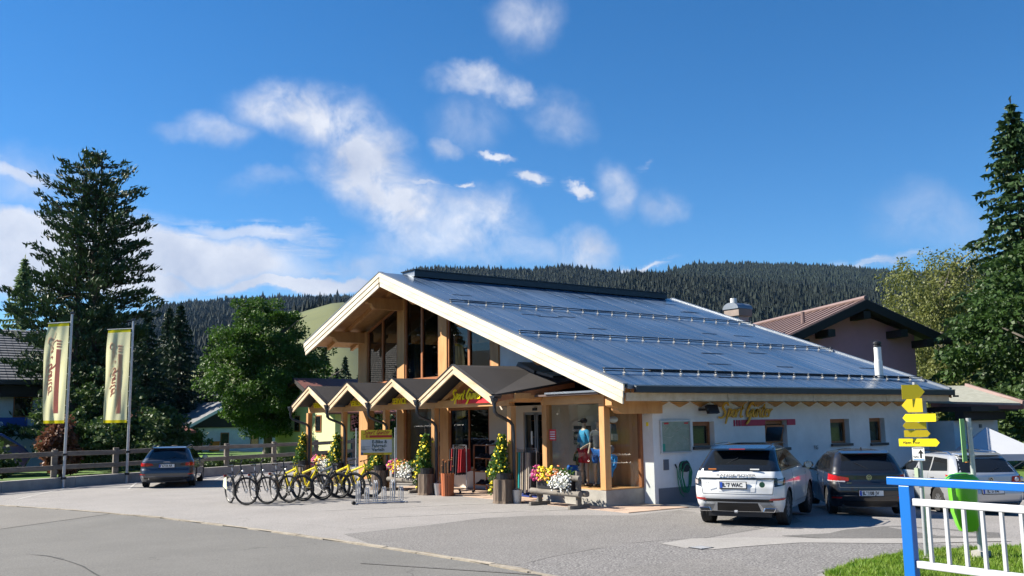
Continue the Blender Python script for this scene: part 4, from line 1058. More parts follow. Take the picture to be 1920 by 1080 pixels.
# ------------------------------------------------------------------ cars
def lerp_tab(tab, z):
    return float(np.interp(z, [t[0] for t in tab], [t[1] for t in tab]))
class Car:
    """body as a stack of rounded horizontal outlines; x forward from the rear axle, z up"""
    def __init__(s, rear, front, width, rcr, rcf, bow, z0, ztop, wb, wr):
        s.rear, s.front, s.width, s.rcr, s.rcf, s.bow = rear, front, width, rcr, rcf, bow
        s.z0, s.ztop, s.wb, s.wr = z0, ztop, wb, wr
        s.cache = {}
    def outline(s, z):
        k = round(z, 4)
        if k in s.cache: return s.cache[k]
        xr, xf, w = lerp_tab(s.rear, z), lerp_tab(s.front, z), lerp_tab(s.width, z)
        rr, rf = min(lerp_tab(s.rcr, z), w*.9), min(lerp_tab(s.rcf, z), w*.9); bow = lerp_tab(s.bow, z)
        P = []
        for i in range(11):
            y = (w-rr)*i/10; P.append((xr+bow*(y/w)**2, y))
        xb = xr+bow*((w-rr)/w)**2
        for i in range(1, 11):
            a = PI/2*i/10; P.append((xb+rr*1.15*(1-math.cos(a)), w-rr+rr*math.sin(a)))
        x0 = xb+rr*1.15; x1 = xf-.12-rf*1.3
        for i in range(1, 41): P.append((x0+(x1-x0)*i/40, w-.006*math.sin(PI*i/40)*0))
        for i in range(1, 9):
            a = PI/2*i/8; P.append((x1+rf*1.3*math.sin(a), w-rf*(1-math.cos(a))))
        for i in range(1, 7):
            y = (w-rf)*(1-i/6); P.append((x1+rf*1.3+.12*(1-(y/w)**2), y))
        d = [0]
        for a, b in zip(P, P[1:]): d.append(d[-1]+math.dist(a, b))
        s.cache[k] = (P, d); return s.cache[k]
    def at(s, a, z, off=0.0):
        """point a metres round from the rear centre (negative = right side), at height z"""
        P, d = s.outline(z); t = abs(a)
        x = float(np.interp(t, d, [p[0] for p in P])); y = float(np.interp(t, d, [p[1] for p in P]))
        x2 = float(np.interp(t+.02, d, [p[0] for p in P])); y2 = float(np.interp(t+.02, d, [p[1] for p in P]))
        x1_ = float(np.interp(max(0, t-.02), d, [p[0] for p in P])); y1_ = float(np.interp(max(0, t-.02), d, [p[1] for p in P]))
        n = Vector((-(y2-y1_), (x2-x1_))); 
        n = Vector((-(y2-y1_), x2-x1_)).normalized()
        # slope of the surface in z
        x += n.x*off; y += n.y*off
        return Vector((x, y if a >= 0 else -y, z))
    def aside(s, x, z):
        """arc distance whose side point lies at x"""
        P, d = s.outline(z)
        for i in range(10, len(P)-1):
            if P[i][0] <= x <= P[i+1][0] and P[i][1] > .3: return d[i]+(x-P[i][0])/max(1e-6, P[i+1][0]-P[i][0])*(d[i+1]-d[i])
        return d[30]
    def shell(s, za, zb, dz=.035, arches=True, top=False):
        n = max(2, int(math.ceil((zb-za)/dz))); zs = [za+(zb-za)*i/n for i in range(n+1)]
        grid = []
        for z in zs:
            P, _ = s.outline(z); ring = [(x, y, z) for x, y in P]+[(x, -y, z) for x, y in P[-2:0:-1]]
            grid.append([list(p) for p in ring])
        m = len(grid[0]); dead = set()
        if arches:
            R = s.wr*1.13
            for i in range(len(zs)):
                for j in range(m):
                    p = grid[i][j]
                    for wx in (0.0, s.wb):
                        dx, dzz = p[0]-wx, p[2]-s.wr
                        dd = math.hypot(dx, dzz)
                        if abs(p[1]) > .45 and dd < R and -.75 < dx < .75:
                            if dd > R-.055: p[0] = wx+dx/dd*R; p[2] = s.wr+dzz/dd*R
                            else: dead.add((i, j))
        mb = MB(); vs = [tuple(p) for ring in grid for p in ring]; fs = []
        for i in range(len(zs)-1):
            for j in range(m):
                k = (j+1) % m
                q = [(i, j), (i, k), (i+1, k), (i+1, j)]
                if any(c in dead for c in q): continue
                fs.append(tuple(a*m+b for a, b in q))
        if top: fs.append(tuple((len(zs)-1)*m+j for j in range(m)))
        mb.add(vs, fs); return mb
    def patch(s, pts, off=.006, nu=8, nv=5, thick=True):
        """pts: four (a, z) corners: low-left, low-right, up-right, up-left"""
        mb = MB(); vs = []
        for j in range(nv+1):
            for i in range(nu+1):
                u, v = i/nu, j/nv
                a = (pts[0][0]*(1-u)+pts[1][0]*u)*(1-v)+(pts[3][0]*(1-u)+pts[2][0]*u)*v
                z = (pts[0][1]*(1-u)+pts[1][1]*u)*(1-v)+(pts[3][1]*(1-u)+pts[2][1]*u)*v
                vs.append(s.at(a, z, off))
        fs = [(j*(nu+1)+i, j*(nu+1)+i+1, (j+1)*(nu+1)+i+1, (j+1)*(nu+1)+i) for j in range(nv) for i in range(nu)]
        mb.add(vs, fs); return mb
    def strip(s, al, r=.006, off=.002, n=24):
        """thin bead along a list of (a, z)"""
        pts = []
        for (p, q) in zip(al, al[1:]):
            for i in range(n if q == al[-1] else n): pts.append((p[0]+(q[0]-p[0])*i/n, p[1]+(q[1]-p[1])*i/n))
        pts.append(al[-1]); return MB().tube([s.at(a, z, off) for a, z in pts], r, 4)

def wheel(parent, x, y, R, side, rimm, spokes=5, w=.22, double=True, twist=0.0):
    """a wheel lying in the xz plane, outer face towards side*y"""
    wo = bpy.data.objects.new('wheel', None); C.objects.link(wo); wo.parent = parent; wo.location = (x, y, R)
    h = w/2; r_ = R*.68
    prof = [(r_, -h*.8), (R*.84, -h), (R*.96, -h*.92), (R, -h*.6), (R, -.012), (R*.985, 0), (R, .012), (R, h*.6), (R*.96, h*.92), (R*.84, h), (r_, h*.8)]
    t = MB(); t.lathe(prof, (0, 0, 0), 28, 'y'); t.build('tyre', RUBBER, wo, local=True, smooth=True)
    g = MB()
    for q in (-.5, -.22, .22, .5): g.lathe([(R*1.001, q*h*1.1-.006), (R*1.001, q*h*1.1+.006)], (0, 0, 0), 28, 'y')
    rm = MB(); yo = side*h*.78
    rm.lathe([(r_*.999, yo-side*.03), (r_*.999, yo), (r_*.92, yo), (r_*.90, yo-side*.05)], (0, 0, 0), 28, 'y')
    for k in range(spokes):
        for dd in ((-.13, .13) if double else (0,)):
            a = 2*PI*k/spokes+twist; a2 = a+dd*1.5; a1 = a+dd*.6
            A = Vector((r_*.16*math.cos(a1), yo-side*.005, r_*.16*math.sin(a1))); B = Vector((r_*.95*math.cos(a2), yo-side*.012, r_*.95*math.sin(a2)))
            rm.beam(A, B, .028 if double else .05, .025, (0, 1, 0))
    rm.lathe([(r_*.24, yo-side*.03), (r_*.22, yo+side*.004), (r_*.08, yo+side*.008)], (0, 0, 0), 14, 'y')
    rm.build('rim', rimm, wo, local=True)
    db = MB(); db.lathe([(r_*.9, yo-side*.07), (r_*.9, yo-side*.06)], (0, 0, 0), 20, 'y'); db.build('brake_disc', mat('brake_dark', (.03, .03, .032), .6, .4), wo, local=True)
    return wo

EU_BLUE = mat('plate_blue', (.02, .08, .45), .4)
def plate(parent, car, zc, txt, flag=True, w=.52, h=.115, dx=.03, yc=0.0, tilt=0.0):
    P, _ = car.outline(zc); x = P[0][0]-dx
    po = bpy.data.objects.new('number_plate', None); C.objects.link(po); po.parent = parent; po.location = (x, yc, zc)
    MB().box(-.002, .02, -w/2-.012, w/2+.012, -h/2-.022, h/2+.010).build('plate_holder', BLACK, po, local=True)
    MB().box(-.007, -.0025, -w/2, w/2, -h/2, h/2).build('plate_face', WHITE, po, local=True)
    MB().box(-.009, -.0075, w/2-.05, w/2-.002, -h/2+.003, h/2-.003).build('plate_band', EU_BLUE, po, local=True)
    text('plate_text', txt, .108, (-.0095, .012, -.034), (0, -1, 0), (0, 0, 1), BLACK, po, local=True, extr=.001, bold=.003, align='CENTER', wscale=.86)
    return po

def paint(name, col, coat=1.0, metal=0.0, rough=.35):
    return mat(name, col, rough, metal, spec=.5, coat=coat)
LAMPR = mat('tail_lamp_red', (.42, .008, .008), .08, spec=.8, coat=1)
LAMPD = mat('tail_lamp_smoked', (.06, .012, .012), .08, spec=.8, coat=1)
LAMPW = mat('lamp_clear', (.55, .5, .5), .15, .3, spec=.8, coat=1)
TRIM = mat('grey_bumper_trim', (.10, .105, .11), .55)
CHROME = mat('chrome', (.62, .63, .65), .12, 1.0)
RIMM = mat('silver_alloy', (.42, .43, .45), .3, .8)

def car_common(t, c, bodym, roofm, zbelt, side_glass, rear_glass, spokes=5, rimm=RIMM, double=True, mirror_x=None, mirror_z=None, tyre_w=.22, track=None, mirrorm=None, seam_x=(), glass_trim=True):
    c.shell(c.z0, zbelt).build('body', bodym, t, local=True, smooth=True)
    rf = c.shell(zbelt, c.ztop, .02, arches=False, top=True).build('roof', roofm, t, local=True, smooth=True)
    # dark underside and wheel wells
    w = lerp_tab(c.width, .5)
    MB().box(c.outline(.4)[0][0][0]+.12, c.outline(.5)[0][-1][0]-.15, -w+.25, w-.25, .20, .72).build('underbody', BLACK, t, local=True)
    for x in (0, c.wb):
        for sg in (-1, 1):
            mb = MB(); R = c.wr*1.12; ang = [PI*(k/12) for k in range(13)]
            vs = [(x+R*math.cos(a), sg*(w-.25), c.wr+R*math.sin(a)) for a in ang]+[(x+R*math.cos(a), sg*(w-.012), c.wr+R*math.sin(a)) for a in ang]
            mb.add(vs, [(k, k+1, 14+k, 13+k) for k in range(12)]); mb.build('wheel_arch_liner', BLACK, t, local=True)
    if track is None: track = w-.12
    for x in (0, c.wb):
        for sg in (-1, 1): wheel(t, x, sg*track, c.wr, sg, rimm, spokes, tyre_w, double, twist=.3*x+.2)
    for nm, quad in rear_glass: c.patch(quad, .006, 14, 6).build(nm, DARKGLASS, t, local=True, smooth=True)
    for sg in (-1, 1):
        for quad in side_glass:
            q = [(sg*c.aside(x, z), z) for x, z in quad]
            c.patch(q, .005, 8, 5).build('side_window', DARKGLASS, t, local=True, smooth=True)
    for sg in (-1, 1):
        for (x0, za, x1, zb) in seam_x:
            c.strip([(sg*c.aside(x0, za), za), (sg*c.aside(x1, zb), zb)], .0035, .0005, 8).build('door_gap', BLACK, t, local=True)
    if mirror_x:
        for sg in (-1, 1):
            mo = MB(); p = c.at(sg*c.aside(mirror_x, mirror_z), mirror_z)
            mo.sphere((p.x, p.y+sg*.14, p.z+.04), .11, 10, (.65, 1.0, .72)); mo.box(p.x-.03, p.x+.03, min(p.y, p.y+sg*.08), max(p.y, p.y+sg*.08), p.z-.03, p.z+.01)
            mm = mo.build('mirror', mirrorm or bodym, t, local=True, smooth=True)
            mg = MB(); mg.lathe([(.075, -.077), (.075, -.070)], (p.x, p.y+sg*.15, p.z+.045), 12, 'x'); mg.build('mirror_glass', CHROME, mm, local=True)
    return rf

# ---- white compact SUV with black roof
def car_suv():
    t = thing('suv', 'white three-door off-roader with a black roof, parked by the wall under the gold lettering', 'car', (15.52, 13.22, -.01), math.radians(28))
    c = Car(rear=[(.30, -.62), (.45, -.74), (.62, -.80), (.80, -.80), (.86, -.775), (1.0, -.765), (1.08, -.74), (1.16, -.70), (1.24, -.60), (1.40, -.38), (1.50, -.24), (1.56, -.02), (1.60, .25), (1.63, .7)],
            front=[(.30, 3.35), (.5, 3.53), (.8, 3.52), (.95, 3.4), (1.02, 2.9), (1.08, 2.45), (1.2, 2.25), (1.4, 1.75), (1.55, 1.3), (1.6, 1.1), (1.63, .95)],
            width=[(.28, .82), (.45, .88), (.70, .90), (.92, .895), (1.05, .86), (1.12, .83), (1.20, .79), (1.35, .73), (1.50, .67), (1.57, .60), (1.61, .49), (1.63, .30)],
            rcr=[(.3, .22), (.6, .24), (1.0, .22), (1.15, .18), (1.5, .16), (1.63, .2)], rcf=[(.3, .35), (1.0, .4), (1.1, .2), (1.63, .2)],
            bow=[(.3, .10), (.8, .12), (1.1, .10), (1.5, .06), (1.63, .05)], z0=.30, ztop=1.632, wb=2.66, wr=.362)
    BW = paint('white_car_paint', (.72, .73, .74)); BK = paint('black_car_paint', (.008, .009, .011), .9, rough=.25)
    a = lambda x, z: (x, z)
    car_common(t, c, BW, BK, 1.10,
        [[(.55, 1.15), (2.10, 1.14), (1.62, 1.44), (.62, 1.43)], [(-.28, 1.20), (.50, 1.15), (.57, 1.42), (.0, 1.41)]],
        [('rear_window', [(-.70, 1.115), (.70, 1.115), (.56, 1.45), (-.56, 1.45)])], spokes=10, double=False, mirror_x=2.05, mirror_z=1.08, mirrorm=BK, tyre_w=.235,
        seam_x=((.62, .42, .60, 1.08), (2.15, .4, 2.2, 1.0), (.62, .42, 2.15, .42)))
    # spoiler
    m_ = MB(); m_.prism([(-.55, -.56, 1.525), (-.55, .56, 1.525), (-.12, .62, 1.585), (-.12, -.62, 1.585)], (0, 0, .022)); m_.build('roof_spoiler', BK, t, local=True, bevel=.01)
    MB().box(-.556, -.551, -.16, .16, 1.528, 1.545).build('brake_light', LAMPR, t, local=True)
    for sg in (-1, 1): MB().tube([(-.05, sg*.60, 1.60), (.1, sg*.61, 1.63), (1.2, sg*.60, 1.635), (1.35, sg*.59, 1.61)], .012, 6).build('roof_rail', BK, t, local=True)
    # bonnet lip of the tailgate, black band and lamps
    c.patch([(-.80, .945), (.80, .945), (.80, .975), (-.80, .975)], .010, 20, 1).build('tailgate_trim', BK, t, local=True)
    for sg in (-1, 1):
        c.patch([(sg*.74, .80), (sg*1.04, .84), (sg*1.12, .975), (sg*.74, .945)], .010, 10, 4).build('lamp_housing', BK, t, local=True, smooth=True)
        c.patch([(sg*.80, .845), (sg*.92, .855), (sg*.94, .945), (sg*.80, .925)], .016, 6, 4).build('tail_light', LAMPW, t, local=True, smooth=True)
        c.patch([(sg*.94, .87), (sg*1.02, .88), (sg*1.05, .94), (sg*.96, .94)], .016, 6, 4).build('reversing_light', LAMPR, t, local=True, smooth=True)
        c.patch([(sg*.62, .53), (sg*1.0, .545), (sg*1.05, .585), (sg*.66, .575)], .012, 8, 2).build('rear_reflector', LAMPR, t, local=True)
    # tailgate recess and number plate
    for (a0, z0_, a1, z1_) in ((-.70, .66, .70, .66), (-.70, .66, -.74, .93), (.70, .66, .74, .93)): c.strip([(a0, z0_), (a1, z1_)], .004, .001, 14).build('tailgate_gap', BLACK, t, local=True)
    c.patch([(-.36, .70), (.36, .70), (.40, .935), (-.40, .935)], .005, 8, 3).build('plate_recess', BW, t, local=True)
    plate(t, c, .835, 'IL*7 WAC', dx=.028, yc=.06)
    text('lettering', 'RANGE ROVER', .062, (-.775, 0, 1.005), (0, -1, .0), (.05, 0, 1), TRIM, t, local=True, extr=.004, bold=.001, align='CENTER', wscale=1.9)
    MB().lathe([(.055, -.835), (.055, -.812)], (0, -.52, .85), 18, 'x').build('oval_badge', mat('dark_green_badge', (.01, .05, .03), .3), t, local=True)
    text('lettering', 'EVOQUE', .035, (-.822, .62, .87), (0, -1, 0), (0, 0, 1), TRIM, t, local=True, extr=.003, align='CENTER', wscale=1.3)
    # lower bumper: black band, silver skid plate, exhausts
    c.patch([(-.70, .50), (.70, .50), (.70, .56), (-.70, .56)], .006, 14, 1).build('bumper_band', BLACK, t, local=True)
    for sg in (-1, 1):
        c.patch([(sg*.55, .30), (sg*.80, .30), (sg*.62, .50), (sg*.42, .50)], .022, 6, 4).build('skid_corner', mat('silver_skid_plate', (.36, .37, .38), .4, .3), t, local=True)
        eo = MB(); x = -.80
        eo.prism([(x-.015, sg*.50, .315), (x-.015, sg*.74, .315), (x-.015, sg*.78, .40), (x-.015, sg*.54, .40)], (.09, 0, 0)); e_ = eo.build('exhaust_trim', CHROME, t, local=True, bevel=.015)
        ei = MB(); ei.prism([(x-.020, sg*.53, .33), (x-.020, sg*.72, .33), (x-.020, sg*.755, .387), (x-.020, sg*.56, .387)], (.006, 0, 0)); ei.build('exhaust_pipe', BLACK, e_, local=True)
    c.patch([(-.44, .31), (.44, .31), (.40, .49), (-.40, .49)], .010, 8, 3).build('diffuser', TRIM if False else BLACK, t, local=True)
    c.patch([(-.45, .485), (.45, .485), (.44, .505), (-.44, .505)], .026, 10, 1).build('skid_bar', mat('silver_skid_plate', (.36, .37, .38), .4, .3), t, local=True)
    MB().tube([(-.84, -.02, .32), (-.84, .04, .32)], .03, 8).build('tow_eye', STEEL, t, local=True)
    for sg in (-1, 1): MB().tube([c.at(sg*c.aside(1.85, .92), .92, .03), c.at(sg*c.aside(2.02, .93), .93, .03)], .013, 6).build('door_handle', BW, t, local=True)
    # things on the parcel shelf seen against the glass
    MB().box(-.735, -.72, .40, .56, 1.135, 1.155).build('orange_strip', mat('orange_plastic', (.7, .2, .02), .5), t, local=True)
    MB().box(-.735, -.72, -.46, -.28, 1.13, 1.155).build('paper_slip', WHITE, t, local=True)
    MB().tube([(-.47, 0, 1.36), (-.62, .30, 1.20)], .009, 6).build('wiper', BLACK, t, local=True)
    return t
car_suv()

def vw_round(t, x, z, r=.055):
    o = MB(); o.lathe([(r, -.012), (r, 0)], (x, 0, z), 20, 'x'); b = o.build('round_badge', CHROME, t, local=True)
    MB().lathe([(r*.86, -.0145), (r*.86, -.0125)], (x, 0, z), 20, 'x').build('badge_field', BLACK, b, local=True)
    v = MB()
    for (p, q) in (((-.5, .66), (0, .08)), ((.5, .66), (0, .08)), ((-.74, .25), (-.32, -.62)), ((-.32, -.62), (0, -.08)), ((0, -.08), (.32, -.62)), ((.32, -.62), (.74, .25))):
        v.beam((x-.017, p[0]*r, z+p[1]*r), (x-.017, q[0]*r, z+q[1]*r), r*.16, .004, (1, 0, 0))
    v.build('badge_letters', CHROME, b, local=True)

def car_hatch():
    t = thing('hatchback', 'black compact hatchback parked between the white and the silver car', 'car', (19.78, 13.30, -.10), math.radians(45))
    c = Car(rear=[(.22, -.58), (.35, -.67), (.55, -.72), (.72, -.70), (.78, -.66), (.95, -.655), (1.0, -.62), (1.10, -.54), (1.25, -.40), (1.38, -.28), (1.42, -.20), (1.455, .1), (1.475, .5)],
            front=[(.22, 3.2), (.5, 3.42), (.75, 3.38), (.88, 3.1), (.95, 2.7), (1.02, 2.3), (1.15, 2.1), (1.3, 1.7), (1.42, 1.35), (1.475, 1.05)],
            width=[(.20, .81), (.40, .85), (.62, .86), (.82, .85), (.95, .83), (1.02, .79), (1.15, .735), (1.30, .68), (1.40, .61), (1.45, .48), (1.475, .30)],
            rcr=[(.2, .22), (.6, .27), (.95, .25), (1.1, .18), (1.475, .16)], rcf=[(.2, .35), (.95, .4), (1.1, .2), (1.475, .2)],
            bow=[(.2, .09), (.7, .12), (1.0, .10), (1.475, .05)], z0=.21, ztop=1.478, wb=2.575, wr=.318)
    BK = paint('black_hatch_paint', (.010, .010, .013), 1.0, rough=.3)
    car_common(t, c, BK, BK, .97, [[(.42, 1.02), (1.15, 1.0), (1.02, 1.34), (.50, 1.35)], [(1.22, 1.0), (2.10, .99), (1.55, 1.31), (1.10, 1.34)], [(-.12, 1.06), (.36, 1.02), (.43, 1.33), (.20, 1.32)]],
        [('rear_window', [(-.60, 1.03), (.60, 1.03), (.50, 1.33), (-.50, 1.33)])], spokes=5, mirror_x=1.98, mirror_z=.95, tyre_w=.2, seam_x=((1.20, .33, 1.18, .96), (.35, .60, .38, .96)))
    m_ = MB(); m_.prism([(-.42, -.52, 1.385), (-.42, .52, 1.385), (-.12, .56, 1.435), (-.12, -.56, 1.435)], (0, 0, .02)); m_.build('roof_spoiler', BK, t, local=True, bevel=.008)
    MB().box(-.425, -.421, -.15, .15, 1.388, 1.402).build('brake_light', mat('dim_red_strip', (.18, .01, .01), .3), t, local=True)
    MB().prism([(-.02, -.012, 1.455), (.12, -.012, 1.46), (.02, -.012, 1.53)], (0, .024, 0)).build('roof_antenna', BLACK, t, local=True)
    for sg in (-1, 1):
        c.patch([(sg*.44, .79), (sg*.66, .775), (sg*.70, .905), (sg*.44, .865)], .012, 6, 4).build('tail_light', LAMPR, t, local=True, smooth=True)
        c.patch([(sg*.665, .775), (sg*1.00, .80), (sg*.97, .955), (sg*.70, .915)], .012, 8, 4).build('tail_light', LAMPR, t, local=True, smooth=True)
        c.patch([(sg*.52, .765), (sg*.98, .785), (sg*1.0, .81), (sg*.52, .795)], .014, 6, 1).build('reversing_light', LAMPW, t, local=True, smooth=True)
        c.patch([(sg*.62, .40), (sg*.84, .40), (sg*.86, .435), (sg*.60, .435)], .010, 6, 1).build('rear_reflector', mat('reflector_red', (.5, .02, .02), .2), t, local=True)
    for (q, w) in ((((-.64, .64), (.64, .64)), .006), (((-.64, .64), (-.66, .76)), .004), (((.64, .64), (.66, .76)), .004), (((-.90, .46), (.90, .46)), .005)): c.strip(list(q), w, .001, 20).build('panel_gap', TRIM, t, local=True)
    c.patch([(-.55, .22), (.55, .22), (.60, .33), (-.60, .33)], .008, 10, 2).build('lower_bumper', BLACK, t, local=True)
    plate(t, c, .52, 'IL*108 JV', dx=.02, yc=-.02)
    vw_round(t, -.668, .87, .06)
    text('lettering', 'GOLF', .035, (-.668, .44, .735), (0, -1, 0), (0, 0, 1), CHROME, t, local=True, extr=.003, align='CENTER', wscale=1.2)
    for sg in (-1, 1): MB().tube([c.at(sg*c.aside(1.0, .86), .86, .025), c.at(sg*c.aside(1.17, .86), .86, .025)], .012, 6).build('door_handle', BK, t, local=True)
    MB().tube([(-.58, 0, 1.055), (-.47, .26, 1.19)], .008, 6).build('wiper', BLACK, t, local=True)
    return t
car_hatch()

def estate_car(name, label, loc, head, paintm, kind):
    t = thing(name, label, 'car', loc, math.radians(head))
    if kind == 'silver':
        c = Car(rear=[(.24, -.85), (.36, -.96), (.52, -1.02), (.66, -1.0), (.72, -.96), (.98, -.94), (1.06, -.88), (1.20, -.74), (1.36, -.56), (1.44, -.46), (1.475, -.25), (1.50, .2)],
            front=[(.24, 3.4), (.5, 3.70), (.75, 3.66), (.9, 3.2), (.97, 2.7), (1.05, 2.35), (1.2, 2.1), (1.35, 1.7), (1.45, 1.3), (1.50, 1.0)],
            width=[(.22, .85), (.42, .90), (.64, .91), (.86, .90), (.98, .875), (1.06, .83), (1.2, .77), (1.34, .70), (1.43, .63), (1.48, .48), (1.50, .30)],
            rcr=[(.2, .24), (.6, .30), (.98, .28), (1.2, .20), (1.5, .16)], rcf=[(.2, .35), (.95, .4), (1.1, .2), (1.5, .2)],
            bow=[(.2, .09), (.7, .12), (1.0, .10), (1.5, .05)], z0=.23, ztop=1.502, wb=2.71, wr=.325)
        sg_ = [[(.45, 1.03), (1.20, 1.01), (1.12, 1.38), (.52, 1.38)], [(1.27, 1.01), (2.2, .99), (1.60, 1.33), (1.19, 1.38)], [(-.48, 1.07), (.38, 1.03), (.45, 1.38), (-.26, 1.35)]]
        rg = [('rear_window', [(-.74, 1.045), (.74, 1.045), (.60, 1.36), (-.60, 1.36)])]
        zb, hw = 1.0, 7
    else:
        c = Car(rear=[(.24, -.86), (.34, -.95), (.50, -1.0), (.62, -.98), (.68, -.93), (.93, -.92), (1.0, -.84), (1.12, -.68), (1.28, -.46), (1.36, -.36), (1.40, -.2), (1.43, .2)],
            front=[(.24, 3.4), (.5, 3.72), (.72, 3.68), (.86, 3.2), (.93, 2.7), (1.0, 2.4), (1.15, 2.1), (1.3, 1.7), (1.38, 1.35), (1.43, 1.0)],
            width=[(.22, .86), (.42, .91), (.64, .92), (.84, .905), (.93, .88), (1.0, .83), (1.12, .77), (1.26, .70), (1.35, .64), (1.41, .50), (1.43, .32)],
            rcr=[(.2, .22), (.6, .26), (.95, .24), (1.2, .18), (1.43, .16)], rcf=[(.2, .35), (.95, .4), (1.1, .2), (1.43, .2)],
            bow=[(.2, .09), (.7, .13), (1.0, .11), (1.43, .05)], z0=.23, ztop=1.432, wb=2.82, wr=.33)
        sg_ = [[(.50, .98), (1.25, .97), (1.18, 1.30), (.56, 1.31)], [(1.32, .97), (2.3, .95), (1.65, 1.25), (1.25, 1.30)], [(-.40, 1.02), (.43, .98), (.50, 1.30), (-.14, 1.28)]]
        rg = [('rear_window', [(-.66, .99), (.66, .99), (.56, 1.30), (-.56, 1.30)])]
        zb, hw = .94, 5
    car_common(t, c, paintm, paintm, zb, sg_, rg, spokes=hw, mirror_x=2.1, mirror_z=zb-.02, tyre_w=.22, seam_x=((1.30, .34, 1.28, zb-.02), (.42, .62, .44, zb-.02)))
    for sg in (-1, 1):
        MB().tube([(-.30, sg*(.60), c.ztop-.06), (-.12, sg*.61, c.ztop+.01), (.9, sg*.62, c.ztop+.035), (1.5, sg*.60, c.ztop+.0), (1.62, sg*.59, c.ztop-.06)], .018, 6).build('roof_rail', CHROME if kind == 'silver' else BLACK, t, local=True, smooth=True)
        MB().tube([c.at(sg*c.aside(1.05, zb-.1), zb-.1, .025), c.at(sg*c.aside(1.24, zb-.1), zb-.1, .025)], .012, 6).build('door_handle', paintm, t, local=True)
        MB().tube([c.at(sg*c.aside(.1, zb-.11), zb-.11, .025), c.at(sg*c.aside(.3, zb-.11), zb-.11, .025)], .012, 6).build('door_handle', paintm, t, local=True)
    m_ = MB(); xr = lerp_tab(c.rear, c.ztop-.08)
    m_.prism([(xr-.08, -.54, c.ztop-.065), (xr-.08, .54, c.ztop-.065), (xr+.2, .58, c.ztop-.025), (xr+.2, -.58, c.ztop-.025)], (0, 0, .018)); m_.build('roof_spoiler', paintm, t, local=True, bevel=.008)
    if kind == 'silver':
        for sg in (-1, 1):
            c.patch([(sg*.52, .80), (sg*1.06, .80), (sg*1.16, .985), (sg*.56, .94)], .012, 10, 5).build('tail_light', LAMPR, t, local=True, smooth=True)
            for (a_, r_) in ((.66, .055), (.86, .065)):
                p = c.at(sg*a_, .87, .02); MB().sphere(p, r_, 8, (.35, 1, 1)).build('lamp_ring', LAMPW, t, local=True, smooth=True)
        vw_round(t, -.955, .86, .07)
        plate(t, c, .60, 'IL*3 FA', dx=.015)
        c.patch([(-1.0, .30), (1.0, .30), (1.0, .335), (-1.0, .335)], .008, 20, 1).build('bumper_line', CHROME, t, local=True)
        c.patch([(-.9, .235), (.9, .235), (.9, .29), (-.9, .29)], .006, 16, 1).build('lower_bumper', BLACK, t, local=True)
    else:
        for sg in (-1, 1):
            c.patch([(sg*.44, .79), (sg*.62, .77), (sg*.62, .87), (sg*.50, .85)], .010, 6, 3).build('tail_light', LAMPD if sg < 0 else LAMPR, t, local=True, smooth=True)
            c.patch([(sg*.625, .765), (sg*1.02, .765), (sg*1.10, .885), (sg*.625, .875)], .010, 8, 3).build('tail_light', LAMPR, t, local=True, smooth=True)
            c.patch([(sg*.58, .30), (sg*.80, .30), (sg*.80, .36), (sg*.58, .36)], .012, 6, 2).build('exhaust_trim', CHROME, t, local=True)
            c.patch([(sg*.60, .305), (sg*.78, .305), (sg*.78, .352), (sg*.60, .352)], .018, 6, 2).build('exhaust_pipe', BLACK, t, local=True)
            c.patch([(sg*.72, .46), (sg*1.0, .47), (sg*1.0, .50), (sg*.72, .49)], .010, 6, 1).build('rear_reflector', mat('reflector_red', (.5, .02, .02), .2), t, local=True)
        for k in range(4):
            rg_ = MB(); cy = -.075+k*.05
            rg_.tube([(-.935, cy+.030*math.cos(q*PI/7), .885+.030*math.sin(q*PI/7)) for q in range(14)], .005, 5, closed=True); rg_.build('ring_emblem', CHROME, t, local=True)
        plate(t, c, .77, 'I*671B AR', dx=.01)
        c.patch([(-.55, .235), (.55, .235), (.60, .37), (-.60, .37)], .006, 10, 2).build('lower_bumper', mat('dark_diffuser', (.02, .022, .025), .5), t, local=True)
        c.strip([(-.95, .40), (.95, .40)], .006, .004, 24).build('bumper_line', CHROME, t, local=True)
    for (q, w) in ((((-.72, .64), (.72, .64)), .005), (((-.72, .64), (-.70, .76)), .004), (((.72, .64), (.70, .76)), .004)): c.strip(list(q), w, .001, 16).build('tailgate_gap', BLACK, t, local=True)
    xw = lerp_tab(c.rear, zb+.08); MB().tube([(xw-.03, 0, zb+.05), (xw+.06, -.28, zb+.14)], .008, 6).build('wiper', BLACK, t, local=True)
    MB().prism([(.02, -.012, c.ztop-.01), (.16, -.012, c.ztop), (.05, -.012, c.ztop+.06)], (0, .024, 0)).build('roof_antenna', BLACK, t, local=True)
    return t
estate_car('estate_car', 'silver estate car with roof rails and round-lens tail lamps, behind the green litter bin', (23.55, 12.75, -.29), 56, paint('silver_car_paint', (.50, .52, .55), 1.0, .55, .35), 'silver')
estate_car('estate_car', 'dark grey estate car parked alone near the timber fence by the flags', (10.22, 35.35, 0), 67, paint('graphite_car_paint', (.055, .062, .075), 1.0, .5, .3), 'grey')

